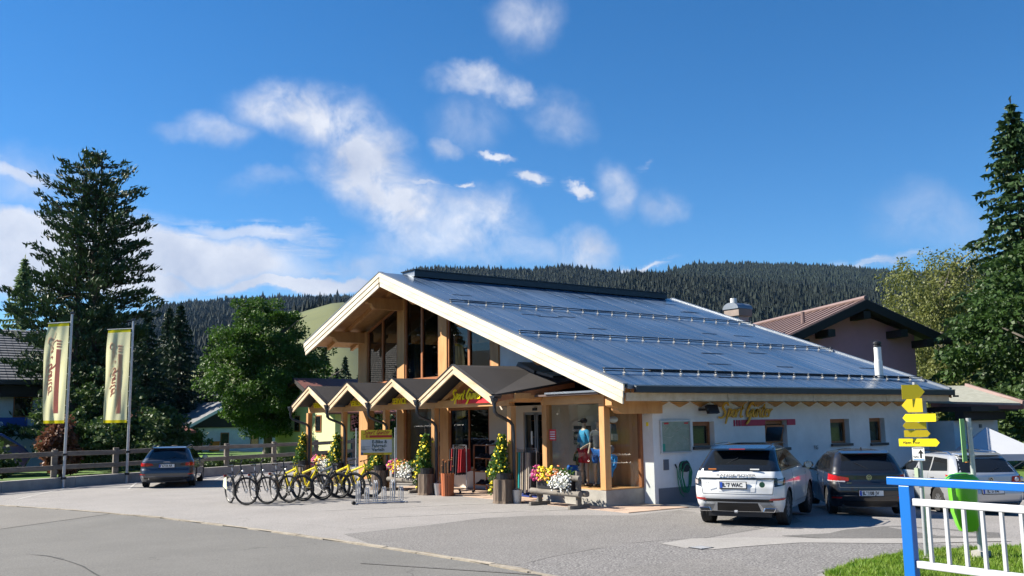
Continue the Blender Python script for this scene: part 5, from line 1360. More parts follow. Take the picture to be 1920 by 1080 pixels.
# ------------------------------------------------------------------ bicycles
BIKE_BLACK = mat('black_bike_paint', (.012, .013, .015), .3, coat=.6)
BIKE_YELLOW = mat('yellow_bike_paint', (.78, .62, .01), .3, coat=.6)
BIKE_GREY = mat('dark_grey_bike_paint', (.05, .055, .065), .3, coat=.5)
def ring(mb, c, R, r, steer=0.0, n=26, k=6):
    ca, sa = math.cos(steer), math.sin(steer)
    mb.tube([(c[0]+R*math.cos(2*PI*i/n)*ca, c[1]+R*math.cos(2*PI*i/n)*sa, c[2]+R*math.sin(2*PI*i/n)) for i in range(n)], r, k, closed=True)
def bike_wheel(t, c, R, steer, fat, name):
    w = bpy.data.objects.new(name, None); C.objects.link(w); w.parent = t; w.location = c
    m_ = MB(); ring(m_, (0, 0, 0), R-fat, fat, steer); m_.build('tyre', RUBBER, w, local=True, smooth=True)
    m_ = MB(); ring(m_, (0, 0, 0), R-fat*2.2, .012, steer, 24, 4); m_.build('rim', STEEL if fat < .022 else BLACK, w, local=True)
    m_ = MB(); ca, sa = math.cos(steer), math.sin(steer)
    for i in range(14):
        a = 2*PI*i/14
        m_.tube([(0, 0, 0), ((R-fat*2.2)*math.cos(a)*ca, (R-fat*2.2)*math.cos(a)*sa, (R-fat*2.2)*math.sin(a))], .0022, 3, caps=False)
    m_.tube([(-.04*sa*-1, -.04*ca, 0), (-.04*sa, .04*ca, 0)], .022, 8); m_.tube([(.0, -.006, 0), (0, .006, 0)], .07, 12)
    m_.build('spokes', STEEL, w, local=True)
    return w
def make_bike(kind, label, framem):
    t = thing('bicycle', label, 'bicycle', group='rental bikes parked in a row')
    R = .362; fat = .022 if kind == 'city' else .034; st_ = math.radians(38 if kind == 'city' else 30)
    bb, ra, fa = Vector((.44, 0, .29)), Vector((0, 0, R)), Vector((1.09, 0, R))
    seat = Vector((.27, 0, .86 if kind == 'city' else .78)); h1, h0 = Vector((.90, 0, .98 if kind == 'city' else .93)), Vector((.955, 0, .78 if kind == 'city' else .76))
    bike_wheel(t, ra, R, 0, fat, 'rear_wheel')
    d = Vector((math.cos(st_), math.sin(st_), 0)); piv = Vector((.985, 0, 0)); fw = Vector((piv.x+.10*d.x, .10*d.y, R))
    bike_wheel(t, fw, R, st_, fat, 'front_wheel')
    m_ = MB(); tr = .020 if kind == 'city' else .033
    m_.tube([h0+Vector((-.01, 0, .03)), bb], [tr*1.5, tr*1.7] if kind != 'city' else tr*1.3, 8)
    m_.tube([h1+Vector((0, 0, -.05)), seat.lerp(bb, .12 if kind != 'city' else .35)], tr, 8)
    m_.tube([seat.lerp(bb, .05), bb], tr*.9, 8); m_.tube([h1, h0], tr*1.1, 8)
    for sg in (-1, 1):
        m_.tube([bb+Vector((0, sg*.03, 0)), ra+Vector((0, sg*.06, 0))], .012, 6); m_.tube([seat.lerp(bb, .2), ra+Vector((0, sg*.06, 0))], .010, 6)
    m_.build('frame', framem, t, local=True, smooth=True)
    m_ = MB(); n_ = Vector((-d.y, d.x, 0))
    for sg in (-1, 1): m_.tube([fw+n_*sg*.065, Vector((.965, 0, .74))+n_*sg*.06, Vector((.955, 0, .78))], [.011, .018, .02], 6)
    m_.build('fork', BLACK, t, local=True, smooth=True)
    hb = MB(); top = h1+Vector((-.02, 0, .09)); wd = .30 if kind == 'city' else .36
    hb.tube([h1, top], .016, 6); f_ = Vector((d.x*.05, d.y*.05, .02)) if kind != 'city' else Vector((-d.x*.12, -d.y*.12, .06))
    hb.tube([top-n_*wd+f_, top-n_*wd*.45+f_*.4, top, top+n_*wd*.45+f_*.4, top+n_*wd+f_], .012, 6); hbo = hb.build('handlebar', BLACK, t, local=True, smooth=True)
    for sg in (-1, 1): MB().tube([top+n_*sg*wd+f_, top+n_*sg*(wd-.11)+f_*.9], .018, 6).build('grip', RUBBER, hbo, local=True)
    sp_ = MB(); sp_.tube([seat, seat+Vector((-.03, 0, .13))], .013, 6); sp_.build('seat_post', STEEL, t, local=True)
    sd = MB(); s0 = seat+Vector((-.03, 0, .15))
    prof = [(-.13, .075), (-.10, .085), (-.03, .055), (.05, .025), (.13, .015)]
    vs = []
    for (x, w) in prof: vs += [(s0.x+x, -w, s0.z), (s0.x+x, w, s0.z), (s0.x+x, w*.6, s0.z-.05), (s0.x+x, -w*.6, s0.z-.05)]
    fs = [(4*i+j, 4*i+(j+1) % 4, 4*i+4+(j+1) % 4, 4*i+4+j) for i in range(4) for j in range(4)]+[(0, 1, 2, 3), (16, 17, 18, 19)]
    sd.add(vs, fs); sd.build('saddle', BLACK, t, local=True, bevel=.01)
    cr = MB(); cr.tube([bb+Vector((0, -.055, 0)), bb+Vector((0, -.05, 0))], .095, 14); cr.tube([bb+Vector((0, -.07, 0)), bb+Vector((.12, -.075, -.12))], .012, 5); cr.tube([bb+Vector((0, .07, 0)), bb+Vector((-.12, .075, .12))], .012, 5)
    cr.tube([bb+Vector((0, -.055, .09)), ra+Vector((0, -.055, .04))], .004, 4); cr.tube([bb+Vector((0, -.055, -.09)), ra+Vector((0, -.055, -.04))], .004, 4)
    cro = cr.build('crankset', BLACK, t, local=True)
    MB().box(bb.x+.08, bb.x+.17, -.15, -.085, bb.z-.13, bb.z-.11).build('pedal', BLACK, cro, local=True); MB().box(bb.x-.17, bb.x-.08, .085, .15, bb.z+.11, bb.z+.13).build('pedal', BLACK, cro, local=True)
    if kind == 'city':
        for (cc, s_) in ((ra, 0), (fw, st_)):
            m_ = MB(); ca, sa = math.cos(s_), math.sin(s_)
            for i in range(12):
                a0, a1 = PI*(.05+.85*i/12)+(.25 if s_ == 0 else -.0), PI*(.05+.85*(i+1)/12)+(.25 if s_ == 0 else -.0); q = []
                for a, w in ((a0, -.025), (a1, -.025), (a1, .025), (a0, .025)):
                    q.append((cc[0]+(R+.02)*math.cos(a)*ca-w*sa, cc[1]+(R+.02)*math.cos(a)*sa+w*ca, cc[2]+(R+.02)*math.sin(a)))
                m_.quad(*q)
            m_.build('mudguard', framem, t, local=True)
        rk = MB()
        for sg in (-1, 1): rk.tube([(.16, sg*.05, .77), (-.28, sg*.06, .78)], .007, 5); rk.tube([(-.02, sg*.07, R), (-.10, sg*.06, .78)], .006, 5)
        for x in (.1, 0, -.1, -.2): rk.tube([(x, -.055, .775), (x, .055, .775)], .005, 4)
        rk.build('luggage_rack', BLACK, t, local=True)
        MB().sphere((.93+.05*d.x, .05*d.y, .87), .035, 8).build('headlight', STEEL, t, local=True)
        MB().box(-.31, -.29, -.04, .04, .68, .74).build('rear_lamp', LAMPR, t, local=True)
    else:
        m_ = MB(); m_.box(.50, .66, -.035, .035, .33, .52); m_.tube([(.44, -.05, .30), (.44, .05, .30)], .085, 12); m_.build('motor', BLACK, t, local=True, bevel=.01)
        rf_ = MB(); rf_.box(-.02, .02, -.008, .008, R+.14, R+.18); rf_.build('spoke_reflector', mat('orange_reflector', (.75, .16, .02), .3), t, local=True)
    ks = MB().tube([(.30, .03, .28), (.26, .16, .01)], .009, 5); ks.build('kickstand', STEEL, t, local=True)
    return t
city = make_bike('city', 'black city bike with rear rack, leftmost in the rental row', BIKE_BLACK)
mtbY = make_bike('mtb', 'yellow framed mountain bike, the first yellow one from the left', BIKE_YELLOW)
mtbG = make_bike('mtb', 'dark mountain bike standing between two pairs of yellow ones', BIKE_GREY)
rows = [(city, 9.30, 25.26, -90, 4, None), (city, 9.85, 25.16, -94, 5, 'black city bike with chrome bell side, second from the left in the row'), (city, 10.5, 25.20, -92, 4, 'dark city bike right beside the first yellow mountain bike'),
        (mtbY, 11.00, 25.40, -84, 6, None), (mtbY, 11.56, 25.37, -82, 5, 'yellow framed mountain bike left of the dark mountain bike'), (mtbG, 12.17, 25.5, -84, 6, None),
        (mtbY, 12.49, 25.2, -81, 4, 'yellow framed mountain bike right of the dark mountain bike'), (mtbY, 13.03, 25.18, -79, 5, 'yellow framed mountain bike under the rental sign board, rightmost of the row')]
used = set()
for (pr, fx, fy, hd, lean, lab) in rows:
    o = pr if pr.name not in used else copy_tree(pr)
    used.add(pr.name)
    h = math.radians(hd+random.uniform(-4, 4)); o.location = (fx-1.07*math.cos(h), fy-1.07*math.sin(h), 0.0); o.rotation_euler = (math.radians(lean), 0, h); o.scale = (1.05, 1.05, 1.05)
    if lab: o['label'] = lab
bpy.data.objects[city.name]['label'] = 'black city bike with a yellow and white skirt guard, leftmost in the rental row'
MB().prism([(-.02, -.075, .36), (-.30, -.075, .44), (-.22, -.075, .64), (-.0, -.075, .70)], (0, .006, 0)).build('skirt_guard', mat('white_guard', (.72, .74, .55), .4), city, local=True)
city.children[-1]
# bike stand of looped tubes
rk = thing('bike_stand', 'empty galvanised bike stand with high and low wheel loops beneath the rental sign', 'bike rack', (12.4, 23.3, 0))
def rk_pt(u, v, z): 
    a = Vector((11.80, 23.55)); e = Vector((.90, -.30)).normalized(); f = Vector((.30, .90)).normalized()
    p = a+e*u+f*v; return (p.x, p.y, z)
m_ = MB()
for v in (-.30, .30): m_.tube([rk_pt(-.1, v, .03), rk_pt(1.35, v, .03)], .018, 6)
m_.tube([rk_pt(-.05, -.38, .03), rk_pt(-.05, .35, .03)], .02, 6); m_.tube([rk_pt(1.3, -.38, .03), rk_pt(1.3, .35, .03)], .02, 6)
m_.build('base_rails', STEEL, rk)
for k in range(6):
    hi = .60 if k % 2 == 0 else .42
    u = .02+k*.235
    for dv in (0, .055):
        lp = MB(); lp.tube([rk_pt(u+dv, -.16, .03), rk_pt(u+dv, -.16, hi-.14)]+[rk_pt(u+dv, -.16*math.cos(PI*i/8), hi-.14+.14*math.sin(PI*i/8)) for i in range(1, 8)]+[rk_pt(u+dv, .16, hi-.14), rk_pt(u+dv, .16, .03)], .015, 6)
        lp.build('wheel_loop', STEEL, rk, smooth=True)
for v in (-.36, -.28): MB().lathe([(.05, -.02), (.05, .02)], rk_pt(-.12, v, .05), 12, 'y').build('end_cap', RUBBER, rk)
# rental sign board on two poles
sb = thing('rental_sign', 'yellow and white rental sign board on two thin poles above the bicycles', 'sign', (13.75, 26.15, 0))
A, B = Vector((13.34, 26.36, 0)), Vector((14.18, 25.92, 0)); e = (B-A).normalized(); nrm = Vector((-e.y, e.x, 0))*-1
for p in (A-e*.14, B+e*.10): MB().tube([p+Vector((0, 0, 0)), p+Vector((0, 0, 2.02))], .02, 8).build('pole', STEEL, sb)
def bd(u0, u1, z0, z1, m, nm, off=0.0, th=.012):
    p0, p1 = A+e*u0+nrm*off, A+e*u1+nrm*off
    MB().prism([(p0.x, p0.y, z0), (p1.x, p1.y, z0), (p1.x, p1.y, z1), (p0.x, p0.y, z1)], nrm*th).build(nm, m, sb)
Wd = (B-A).length; SY = mat('sign_yellow', (.72, .55, .02), .45); SG = mat('sign_grey_white', (.56, .58, .60), .5)
bd(0, Wd, 1.19, 1.95, SG, 'board'); bd(0, Wd, 1.66, 1.951, SY, 'yellow_field', .0125, .003); bd(.08, Wd, 1.19, 1.26, SY, 'yellow_field', .0125, .003); bd(.0, .075, 1.19, 1.27, mat('sign_blue_grey', (.1, .11, .2), .5), 'logo_field', .0125, .003)
DR = mat('sign_dark_red', (.42, .02, .015), .5)
bd(.26, Wd, 1.715, 1.79, DR, 'red_bar', .016, .003)
for k in range(2): bd(.15+k*.05, .18+k*.05, 1.715, 1.79, DR, 'red_stripe', .016, .003)
brush('lettering', 'Sport Gunter', .145, tuple(A+e*.08+nrm*.018+Vector((0, 0, 1.815))), e, (0, 0, 1), DR, sb, depth=.004, wt=.10)
DG = mat('sign_dark_green', (.05, .09, .09), .5)
for k, s_ in enumerate(('E-Bike &', 'Fahrrad-', 'Verleih')): text('lettering', s_, .135, tuple(A+e*.34+nrm*.018+Vector((0, 0, 1.545-k*.12))), e, (0, 0, 1), DG, sb, extr=.004, bold=.0035, wscale=.98)
for z in (1.44, 1.37): bd(.02, .28, z, z+.008, DG, 'thin_line', .016, .003)
for k, s_ in enumerate(('E-MTB', 'City-Bike')): text('lettering', s_, .04, tuple(A+e*.02+nrm*.018+Vector((0, 0, 1.395-k*.05))), e, (0, 0, 1), DG, sb, extr=.003)
text('lettering', 'www.sportguenter.at | 05339 8298', .042, tuple(A+e*.10+nrm*.018+Vector((0, 0, 1.208))), e, (0, 0, 1), DR, sb, extr=.003, bold=.001)

# ------------------------------------------------------------------ plants in tubs
LEAF_A = leafmat('climber_leaves', (.045, .12, .018), (.08, .17, .03), 6, .3)
BLOOM_Y = mat('yellow_blooms', (.86, .66, .01), .6); BLOOM_W = mat('white_blooms', (.80, .80, .76), .7); BLOOM_P = mat('pink_blooms', (.55, .06, .22), .6); BLOOM_O = mat('orange_blooms', (.80, .28, .10), .6)
def cloud(n, c, r, flat=1.0):
    p = rng.normal(size=(n, 3)); p = unit(p)*rng.random((n, 1))**.45
    return p*np.array(r)+np.array(c)
def leaves(name, P, size, m, parent):
    U = unit(rng.normal(size=P.shape)+np.array([0, 0, -.3])); return quads_object(name, leaf_quads(P, U, rng.uniform(.7, 1.3, len(P))*size, rng.uniform(.7, 1.2, len(P))*size*.8), m, parent)
def blooms(name, P, size, m, parent):
    """little faceted discs"""
    N = len(P); nrm_ = unit(rng.normal(size=(N, 3))*.6+np.array([-.7, -.3, .5])); a = unit(np.cross(nrm_, rng.normal(size=(N, 3)))); b = np.cross(nrm_, a)
    s = rng.uniform(.7, 1.2, (N, 1))*size*.5; Q = []
    for k in range(6):
        t0, t1 = 2*PI*k/6, 2*PI*(k+1)/6
        Q.append(np.stack([P+nrm_*s*.35, P+(a*math.cos(t0)+b*math.sin(t0))*s, P+(a*math.cos(t1)+b*math.sin(t1))*s], 1))
    return quads_object(name, np.concatenate(Q, 0), m, parent)
BARK = mat('rough_bark', (.20, .15, .11), .95, col2=(.07, .05, .04), vscale=3.5, stretch=(3, 3, .5), bump=1.0, bscale=9)
CUTW = mat('cut_log_face', (.45, .33, .20), .85, var=.2, vscale=9)
def tub(x, y, label, h=.62, r=.27, plant=1.0, side=(-.0, .45), seed=1, kind='climber'):
    t = thing('log_planter', label, 'planter', (x, y, 0), group='hollow log tubs at the foot of the porch posts')
    w_ = [random.uniform(.86, 1.14) for _ in range(18)]
    MB().lathe([(r*1.08, 0), (r*1.0, .06), (r*.98, h*.5), (r*.97, h)], (x, y, 0), 18, 'z', wob=lambda k, hh: w_[k]).build('log', BARK, t)
    MB().lathe([(r*.8, h+.001), (r*.8, h+.16), (r*.84, h+.17)], (x, y, 0), 14).build('pot', BLACK, t)
    P = []
    for k in range(60):
        f = (k/59)**1.1; c = (x+side[0]*(1-f), y+side[1]*(1-f)*.55+.05, h+.10+f*plant)
        P.append(cloud(22, c, (.24*(1-f)+.10, .32*(1-f)+.10, .15)))
    P = np.concatenate(P); leaves('foliage', P, .085, LEAF_A, t)
    idx = rng.choice(len(P), int(100*plant)); Pb = P[idx]+np.array([-.05, -.02, .02])+rng.normal(size=(len(idx), 3))*.03
    blooms('blossom', Pb, .082, BLOOM_Y, t)
    tr = cloud(50, (x-.22, y+.30, h-.15), (.10, .12, .30)); leaves('trailing_leaves', tr, .07, LEAF_A, t)
    blooms('trailing_blossom', tr[:7], .09, BLOOM_Y, t)
    return t
tub(14.78, 20.80, 'log tub with yellow climber beside the entrance, rightmost of the tubs')
tub(14.80, 24.85, 'log tub with yellow climber left of the umbrella stand')
tub(14.85, 27.95, 'log tub with yellow climber behind the rental sign board', plant=.85)
tub(14.85, 31.10, 'log tub with yellow climber at the second porch post from the left', plant=1.0)
tub(14.85, 34.10, 'log tub with yellow climber at the leftmost porch post', plant=1.0)
def trough(x, y0, y1, label, z=.40, mixc=((BLOOM_P, .0), (BLOOM_Y, .35), (BLOOM_W, .75))):
    t = thing('flower_trough', label, 'flower trough', (x, (y0+y1)/2, 0), group='log flower troughs')
    for y in (y0, y1):
        MB().box(x-.32, x+.32, y-.05, y+.05, 0, .09).build('foot', GREYWOOD, t, bevel=.015)
        m_ = MB(); m_.prism([(x-.07, y-.035, .09), (x+.07, y-.035, .09), (x+.07, y-.035, .88), (x-.07, y-.035, .92)], (0, .07, 0)); m_.build('upright', GREYWOOD, t, bevel=.01)
    yy0, yy1 = min(y0, y1), max(y0, y1)
    for (xx, zz, r) in ((x-.11, .36, .075), (x+.11, .36, .075), (x-.11, .74, .07)):
        l = MB(); l.tube([(xx, yy0-.20, zz), (xx, yy1+.20, zz)], r, 12); l.build('log', GREYWOOD, t, smooth=True)
    MB().box(x-.15, x+.15, yy0+.10, yy1-.10, .44, .68).build('soil_box', BLACK, t)
    L_ = yy1-yy0; P = []
    for k in range(24): P.append(cloud(30, (x-.08, yy0+.2+(L_-.25)*k/23, .80), (.20, .12, .20)))
    P = np.concatenate(P); leaves('foliage', P, .07, LEAF_A, t)
    Q = np.concatenate([cloud(26, (x-.16, yy0+.15+(L_-.2)*k/17, .80+.05*math.sin(k*1.7)), (.18, .10, .20)) for k in range(18)])
    f = (Q[:, 1]-yy0)/L_; f = 1-f + rng.normal(size=len(Q))*.08
    blooms('pink_blossom', Q[(f < .18)], .08, BLOOM_P, t); blooms('yellow_blossom', Q[(f >= .15) & (f < .52) & (rng.random(len(Q)) > .3)], .075, BLOOM_Y, t)
    blooms('orange_blossom', Q[(f >= .3) & (f < .7) & (rng.random(len(Q)) > .55)], .07, BLOOM_O, t)
    Wc = np.concatenate([cloud(48, (x-.24, yy0+.14+.11*k, .68+.06*math.sin(k*2.3)), (.15, .13, .24)) for k in range(int(L_*4.2))]); blooms('white_blossom', Wc, .05, BLOOM_W, t); leaves('silver_leaves', Wc[::2]+.02, .05, leafmat('silver_leaves', (.22, .27, .18), (.30, .33, .25), 6, .2), t)
    return t
trough(15.12, 19.70, 18.12, 'weathered log trough with pink, yellow and white flowers in front of the corner bay')
trough(15.0, 27.25, 25.75, 'log trough of orange and white flowers between the sign board and the umbrella stand')
trough(15.1, 33.3, 32.0, 'log trough of pink flowers half hidden behind the bicycles')

# ------------------------------------------------------------------ goods in front of the shop
us = thing('umbrella_stand', 'round tub of red-brown slats filled with walking sticks', 'stand', (15.0, 24.0, 0))
for k in range(16):
    a = 2*PI*k/16; MB().beam((15.0+.17*math.cos(a), 24.0+.17*math.sin(a), 0), (15.0+.19*math.cos(a), 24.0+.19*math.sin(a), .66), .055, .02, (math.cos(a), math.sin(a), 0)).build('slat', mat('red_stained_slat', (.42, .13, .05), .6, obj_var=.2), us)
for z in (.12, .55): MB().lathe([(.165+z*.03, z), (.165+z*.03, z+.03)], (15.0, 24.0, 0), 16).build('hoop', BLACK, us)
for k in range(10):
    a = 2*PI*k/10; b_ = (15+.11*math.cos(a), 24+.11*math.sin(a)); l = .85+random.uniform(0, .25)
    so = MB().tube([(b_[0], b_[1], .1), (b_[0]+.05*math.cos(a), b_[1]+.05*math.sin(a), l)], .012, 6).build('walking_stick', BLACK, us)
    MB().sphere((b_[0]+.05*math.cos(a), b_[1]+.05*math.sin(a), l), .03, 6, (1.4, 1, .7)).build('stick_handle', REDWOOD, so)
JR = mat('red_cloth', (.38, .02, .03), .9, var=.3, vscale=8)
def clothes_rail(name, label, x, y0, y1, h, cols, drop, base=True):
    t = thing(name, label, 'clothes rack', (x, (y0+y1)/2, 0))
    MB().tube([(x, y0, .07), (x, y0, h), (x, y1, h), (x, y1, .07)], .016, 6).build('rail', STEEL, t)
    for y in (y0, y1):
        MB().tube([(x-.25, y, .09), (x+.25, y, .09)], .018, 6).build('base_bar', STEEL, t)
        for sx in (-.23, .23): MB().sphere((x+sx, y, .045), .04, 6).build('castor', BLACK, t)
    n = len(cols)
    for k, c in enumerate(cols):
        y = y0+(y1-y0)*(k+.6)/n; w = .20; zz = h-.06; g = MB(); m = 5
        dr = drop+random.uniform(-.08, .05)
        pts = [(x-w+2*w*i/m, y+.02*math.sin(i*2.1+k)) for i in range(m+1)]
        for (p, q) in zip(pts, pts[1:]):
            g.prism([(p[0], p[1], zz-dr), (q[0], q[1], zz-dr+.02), (q[0]*.8+x*.2, q[1], zz-.06), (p[0]*.8+x*.2, p[1], zz-.06)], (0, .03, 0))
        hg = MB().tube([(x-.12, y, zz-.06), (x, y, zz+.02), (x+.12, y, zz-.06)], .006, 4).build('hanger', STEEL, t)
        g.build('garment', c, t)
    return t
TEAL = mat('teal_cloth', (.0, .28, .30), .9); GREYC = mat('grey_cloth', (.30, .27, .26), .9, var=.3, vscale=12); BEIGEC = mat('sand_cloth', (.48, .42, .33), .9, var=.2); OLIVE = mat('olive_cloth', (.12, .14, .05), .9); DARKC = mat('dark_cloth', (.02, .022, .03), .9)
clothes_rail('clothes_rack', 'chrome rail of long grey, sand and teal trousers beside the entrance', 16.45, 22.45, 21.55, 1.38, [TEAL, DARKC, OLIVE, TEAL, GREYC, BEIGEC, DARKC, GREYC, BEIGEC, GREYC, DARKC], 1.15)
clothes_rail('clothes_rack', 'rail of red and dark jackets in shade behind the umbrella stand', 15.9, 25.1, 24.35, 1.45, [DARKC, JR, DARKC, DARKC, JR, JR], .80)
sh = thing('shoe_shelf', 'open wooden shoe shelf with four boards and dark shoes', 'shelf', (16.6, 24.05, 0))
for (y, x) in ((24.66, 16.38), (24.66, 16.85), (23.45, 16.38), (23.45, 16.85)): MB().box(x-.02, x+.02, y-.02, y+.02, .07, 1.45).build('upright', REDWOOD, sh)
for z in (.22, .62, 1.02, 1.42): MB().box(16.36, 16.87, 23.43, 24.68, z, z+.03).build('shelf_board', REDWOOD, sh)
for (y, x) in ((24.66, 16.38), (23.45, 16.38)): MB().sphere((x, y, .04), .04, 6).build('castor', RUBBER, sh)
i_ = 0
for z in (.25, .65, 1.05, 1.45):
    for k in range(4):
        y = 24.5-k*.29; i_ += 1
        s_ = thing('shoe', '%s shoe on the %s board of the shoe shelf, %s from the left' % ('pale' if i_ % 4 == 0 else 'dark', ('lowest', 'second lowest', 'third', 'topmost')[int((z-.2)/.4)], ('first', 'second', 'third', 'fourth')[k]), 'shoe', (16.5, y, z), 0, 'shoes on the shoe shelf')
        m_ = MB(); m_.prism([(16.36, y-.045, z+.0), (16.64, y-.045, z+.0), (16.64, y-.045, z+.13), (16.54, y-.045, z+.14), (16.46, y-.045, z+.07), (16.37, y-.045, z+.045)], (0, .09, 0)); m_.build('upper', DARKC if i_ % 4 else mat('light_shoe', (.4, .4, .38), .7), s_, bevel=.012)
        MB().box(16.355, 16.645, y-.05, y+.05, z-.0, z+.018).build('sole', RUBBER if i_ % 3 else WHITE, s_)
for (x, y, lab) in ((14.95, 24.45, 'grey metal bucket between the log tub and the umbrella stand'), (14.98, 20.50, 'grey metal bucket squeezed beside the rightmost log tub')):
    b_ = thing('bucket', lab, 'bucket', (x, y, 0)); MB().lathe([(.11, 0), (.14, .34), (.145, .35), (.13, .34), (.10, .02)], (x, y, 0), 14).build('pail', STEEL, b_, smooth=True); MB().tube([(x-.14, y, .33), (x, y-.02, .42), (x+.14, y, .33)], .005, 4).build('handle', STEEL, b_)

# ------------------------------------------------------------------ mannequins
SKINM = mat('mannequin_shell', (.50, .38, .27), .5); CAPD = mat('dark_cap', (.03, .03, .035), .8)
def skin(name, verts, edges, radii, m, parent, sub=2, root=0):
    me = bpy.data.meshes.new(name); me.from_pydata([tuple(v) for v in verts], edges, []); me.materials.append(m)
    o = bpy.data.objects.new(name, me); C.objects.link(o); o.parent = parent
    s = o.modifiers.new('skin', 'SKIN'); me.skin_vertices.new() if not me.skin_vertices else None
    for i, r in enumerate(radii):
        me.skin_vertices[0].data[i].radius = r if isinstance(r, tuple) else (r, r)
    me.skin_vertices[0].data[root].use_root = True
    ss = o.modifiers.new('sub', 'SUBSURF'); ss.levels = sub; ss.render_levels = sub
    for p in me.polygons: p.use_smooth = True
    return o
def mannequin(label, x, y, z, face, top, legs, capm=None, vest=None, arm=0.0, h=1.0):
    t = thing('mannequin', label, 'mannequin', (x, y, z), face)
    t.scale = (h, h, h)
    V = [(0, 0, .95), (0, 0, 1.12), (0, 0, 1.32), (0, 0, 1.46), (0, 0, 1.54), (.01, 0, 1.64), (.01, 0, 1.74),
         (0, .10, .90), (.02, .11, .50), (.0, .12, .09), (.10, .12, .03), (0, -.10, .90), (.05, -.11, .50), (.0, -.12, .09), (.10, -.12, .03),
         (0, .18, 1.42), (.0-.04*arm, .25, 1.14), (.14+.1*arm, .23, .93+.1*arm), (.19+.12*arm, .22, .86+.12*arm), (0, -.18, 1.42), (0, -.25, 1.14), (.14, -.23, .93), (.19, -.22, .86)]
    Ed = [(0, 1), (1, 2), (2, 3), (3, 4), (4, 5), (5, 6), (0, 7), (7, 8), (8, 9), (9, 10), (0, 11), (11, 12), (12, 13), (13, 14), (3, 15), (15, 16), (16, 17), (17, 18), (3, 19), (19, 20), (20, 21), (21, 22)]
    Rr = [.12, .105, .13, .09, .045, .075, .07, .085, .055, .035, .03, .085, .055, .035, .03, .055, .04, .03, .028, .055, .04, .03, .028]
    skin('body', V, Ed, Rr, SKINM, t)
    skin('shirt', [V[i] for i in (0, 1, 2, 3, 15, 16, 19, 20)], [(0, 1), (1, 2), (2, 3), (3, 4), (4, 5), (3, 6), (6, 7)], [(.13,.17), (.12,.15), (.14,.20), .10, .075, .06, .075, .06], top, t)
    skin('shorts', [V[0], V[7], (V[8][0]*.9, V[8][1], .58), V[11], (V[12][0]*.9, V[12][1], .58)], [(0, 1), (1, 2), (0, 3), (3, 4)], [.135, .105, .095, .105, .095], legs, t)
    if vest:
        MB().box(-.19, -.13, -.12, .12, 1.05, 1.42).build('backpack', vest, t, local=True, bevel=.04)
    if capm:
        m_ = MB(); m_.sphere((.01, 0, 1.745), .105, 10, (1, .9, .75)); m_.prism([(.07, -.07, 1.735), (.20, -.04, 1.715), (.20, .04, 1.715), (.07, .07, 1.735)], (0, 0, .015)); m_.build('cap', capm, t, local=True, smooth=True)
    MB().lathe([(.22, -.02), (.22, 0)], (0, 0, 0), 16).build('base_plate', STEEL, t, local=True)
    return t
BLUEC = mat('sky_blue_cloth', (.02, .28, .52), .85, var=.15); REDC = mat('red_shorts_cloth', (.55, .02, .03), .85); ROYAL = mat('royal_blue_cloth', (.01, .12, .42), .85); LIME = mat('lime_cloth', (.15, .75, .05), .85); GREYT = mat('charcoal_cloth', (.05, .055, .07), .9)
mannequin('mannequin in the corner bay with black cap, sky blue shirt and red shorts', 16.42, 19.38, .43, PI*.98, BLUEC, REDC, CAPD, GREYT, arm=1, h=.98)
mannequin('mannequin in the corner bay with charcoal shirt and blue shorts', 16.50, 18.90, .43, PI*1.12, GREYT, ROYAL, None, BLUEC, arm=1, h=.98)
mannequin('mannequin with white and black top and bright green shorts behind the shop window', 17.85, 30.05, .33, PI, GREYT, LIME, None, None, h=.95)
mannequin('mannequin with black cap and dark yellow-striped outfit behind the shop window', 17.9, 29.35, .33, PI, DARKC, DARKC, CAPD, OLIVE, h=.98)
# small things in and on the bay
sg_ = thing('notice', 'red and white opening notice on the bay glass', 'notice', (15.95, 20.1, 1.7))
MB().box(15.955, 15.965, 20.02, 20.30, 1.62, 1.92).build('panel', RED, sg_)
for k in range(4): MB().box(15.950, 15.954, 20.05, 20.27, 1.66+k*.06, 1.685+k*.06).build('white_line', WHITE, sg_)
lb = thing('display_tower', 'dark square display on a black column inside the bay', 'display', (16.75, 19.85, .43))
MB().box(16.68, 16.84, 19.80, 19.92, .43, 1.5).build('column', BLACK, lb); MB().box(16.6, 16.9, 19.66, 20.04, 1.5, 2.0).build('display_box', mat('dark_grey_box', (.05, .055, .05), .6, var=.4, vscale=20), lb)
for k in range(3): MB().box(16.55, 16.62, 19.70, 20.0, 1.55+k*.15, 1.62+k*.15).build('display_item', GREYC, lb)
bj = thing('torso_form', 'small torso form with a bright blue jacket low in the bay', 'torso form', (16.3, 19.75, .43)); skin('jacket', [(0, 0, .25), (0, 0, .5), (0, .16, .5), (0, .2, .3), (0, -.16, .5), (0, -.2, .3)], [(0, 1), (1, 2), (2, 3), (1, 4), (4, 5)], [.10, .12, .06, .05, .06, .05], ROYAL, bj, 1); MB().tube([(0, 0, 0), (0, 0, .3)], .02, 6).build('stand', STEEL, bj, local=True)
dk = thing('clothes_rack', 'dark jackets on a rail inside the bay', 'clothes rack', (16.9, 20.1, .43)); 
for k in range(5): skin('jacket', [(0, .15-k*.07, .45), (0, .15-k*.07, .95), (.1, .15-k*.07, .95), (-.14, .15-k*.07, .6)], [(0, 1), (1, 2), (1, 3)], [.07, .06, .05, .05], DARKC if k % 2 else OLIVE, dk, 1)
bp_ = thing('backpack', 'grey hiking backpack with a white helmet hung inside the bay near its glazed side', 'backpack', (16.4, 18.2, 1.75))
MB().prism([(16.24, 18.14, 1.60), (16.50, 18.14, 1.60), (16.46, 18.14, 2.05), (16.28, 18.14, 2.05)], (0, .09, 0)).build('pack', GREYT, bp_, bevel=.03)
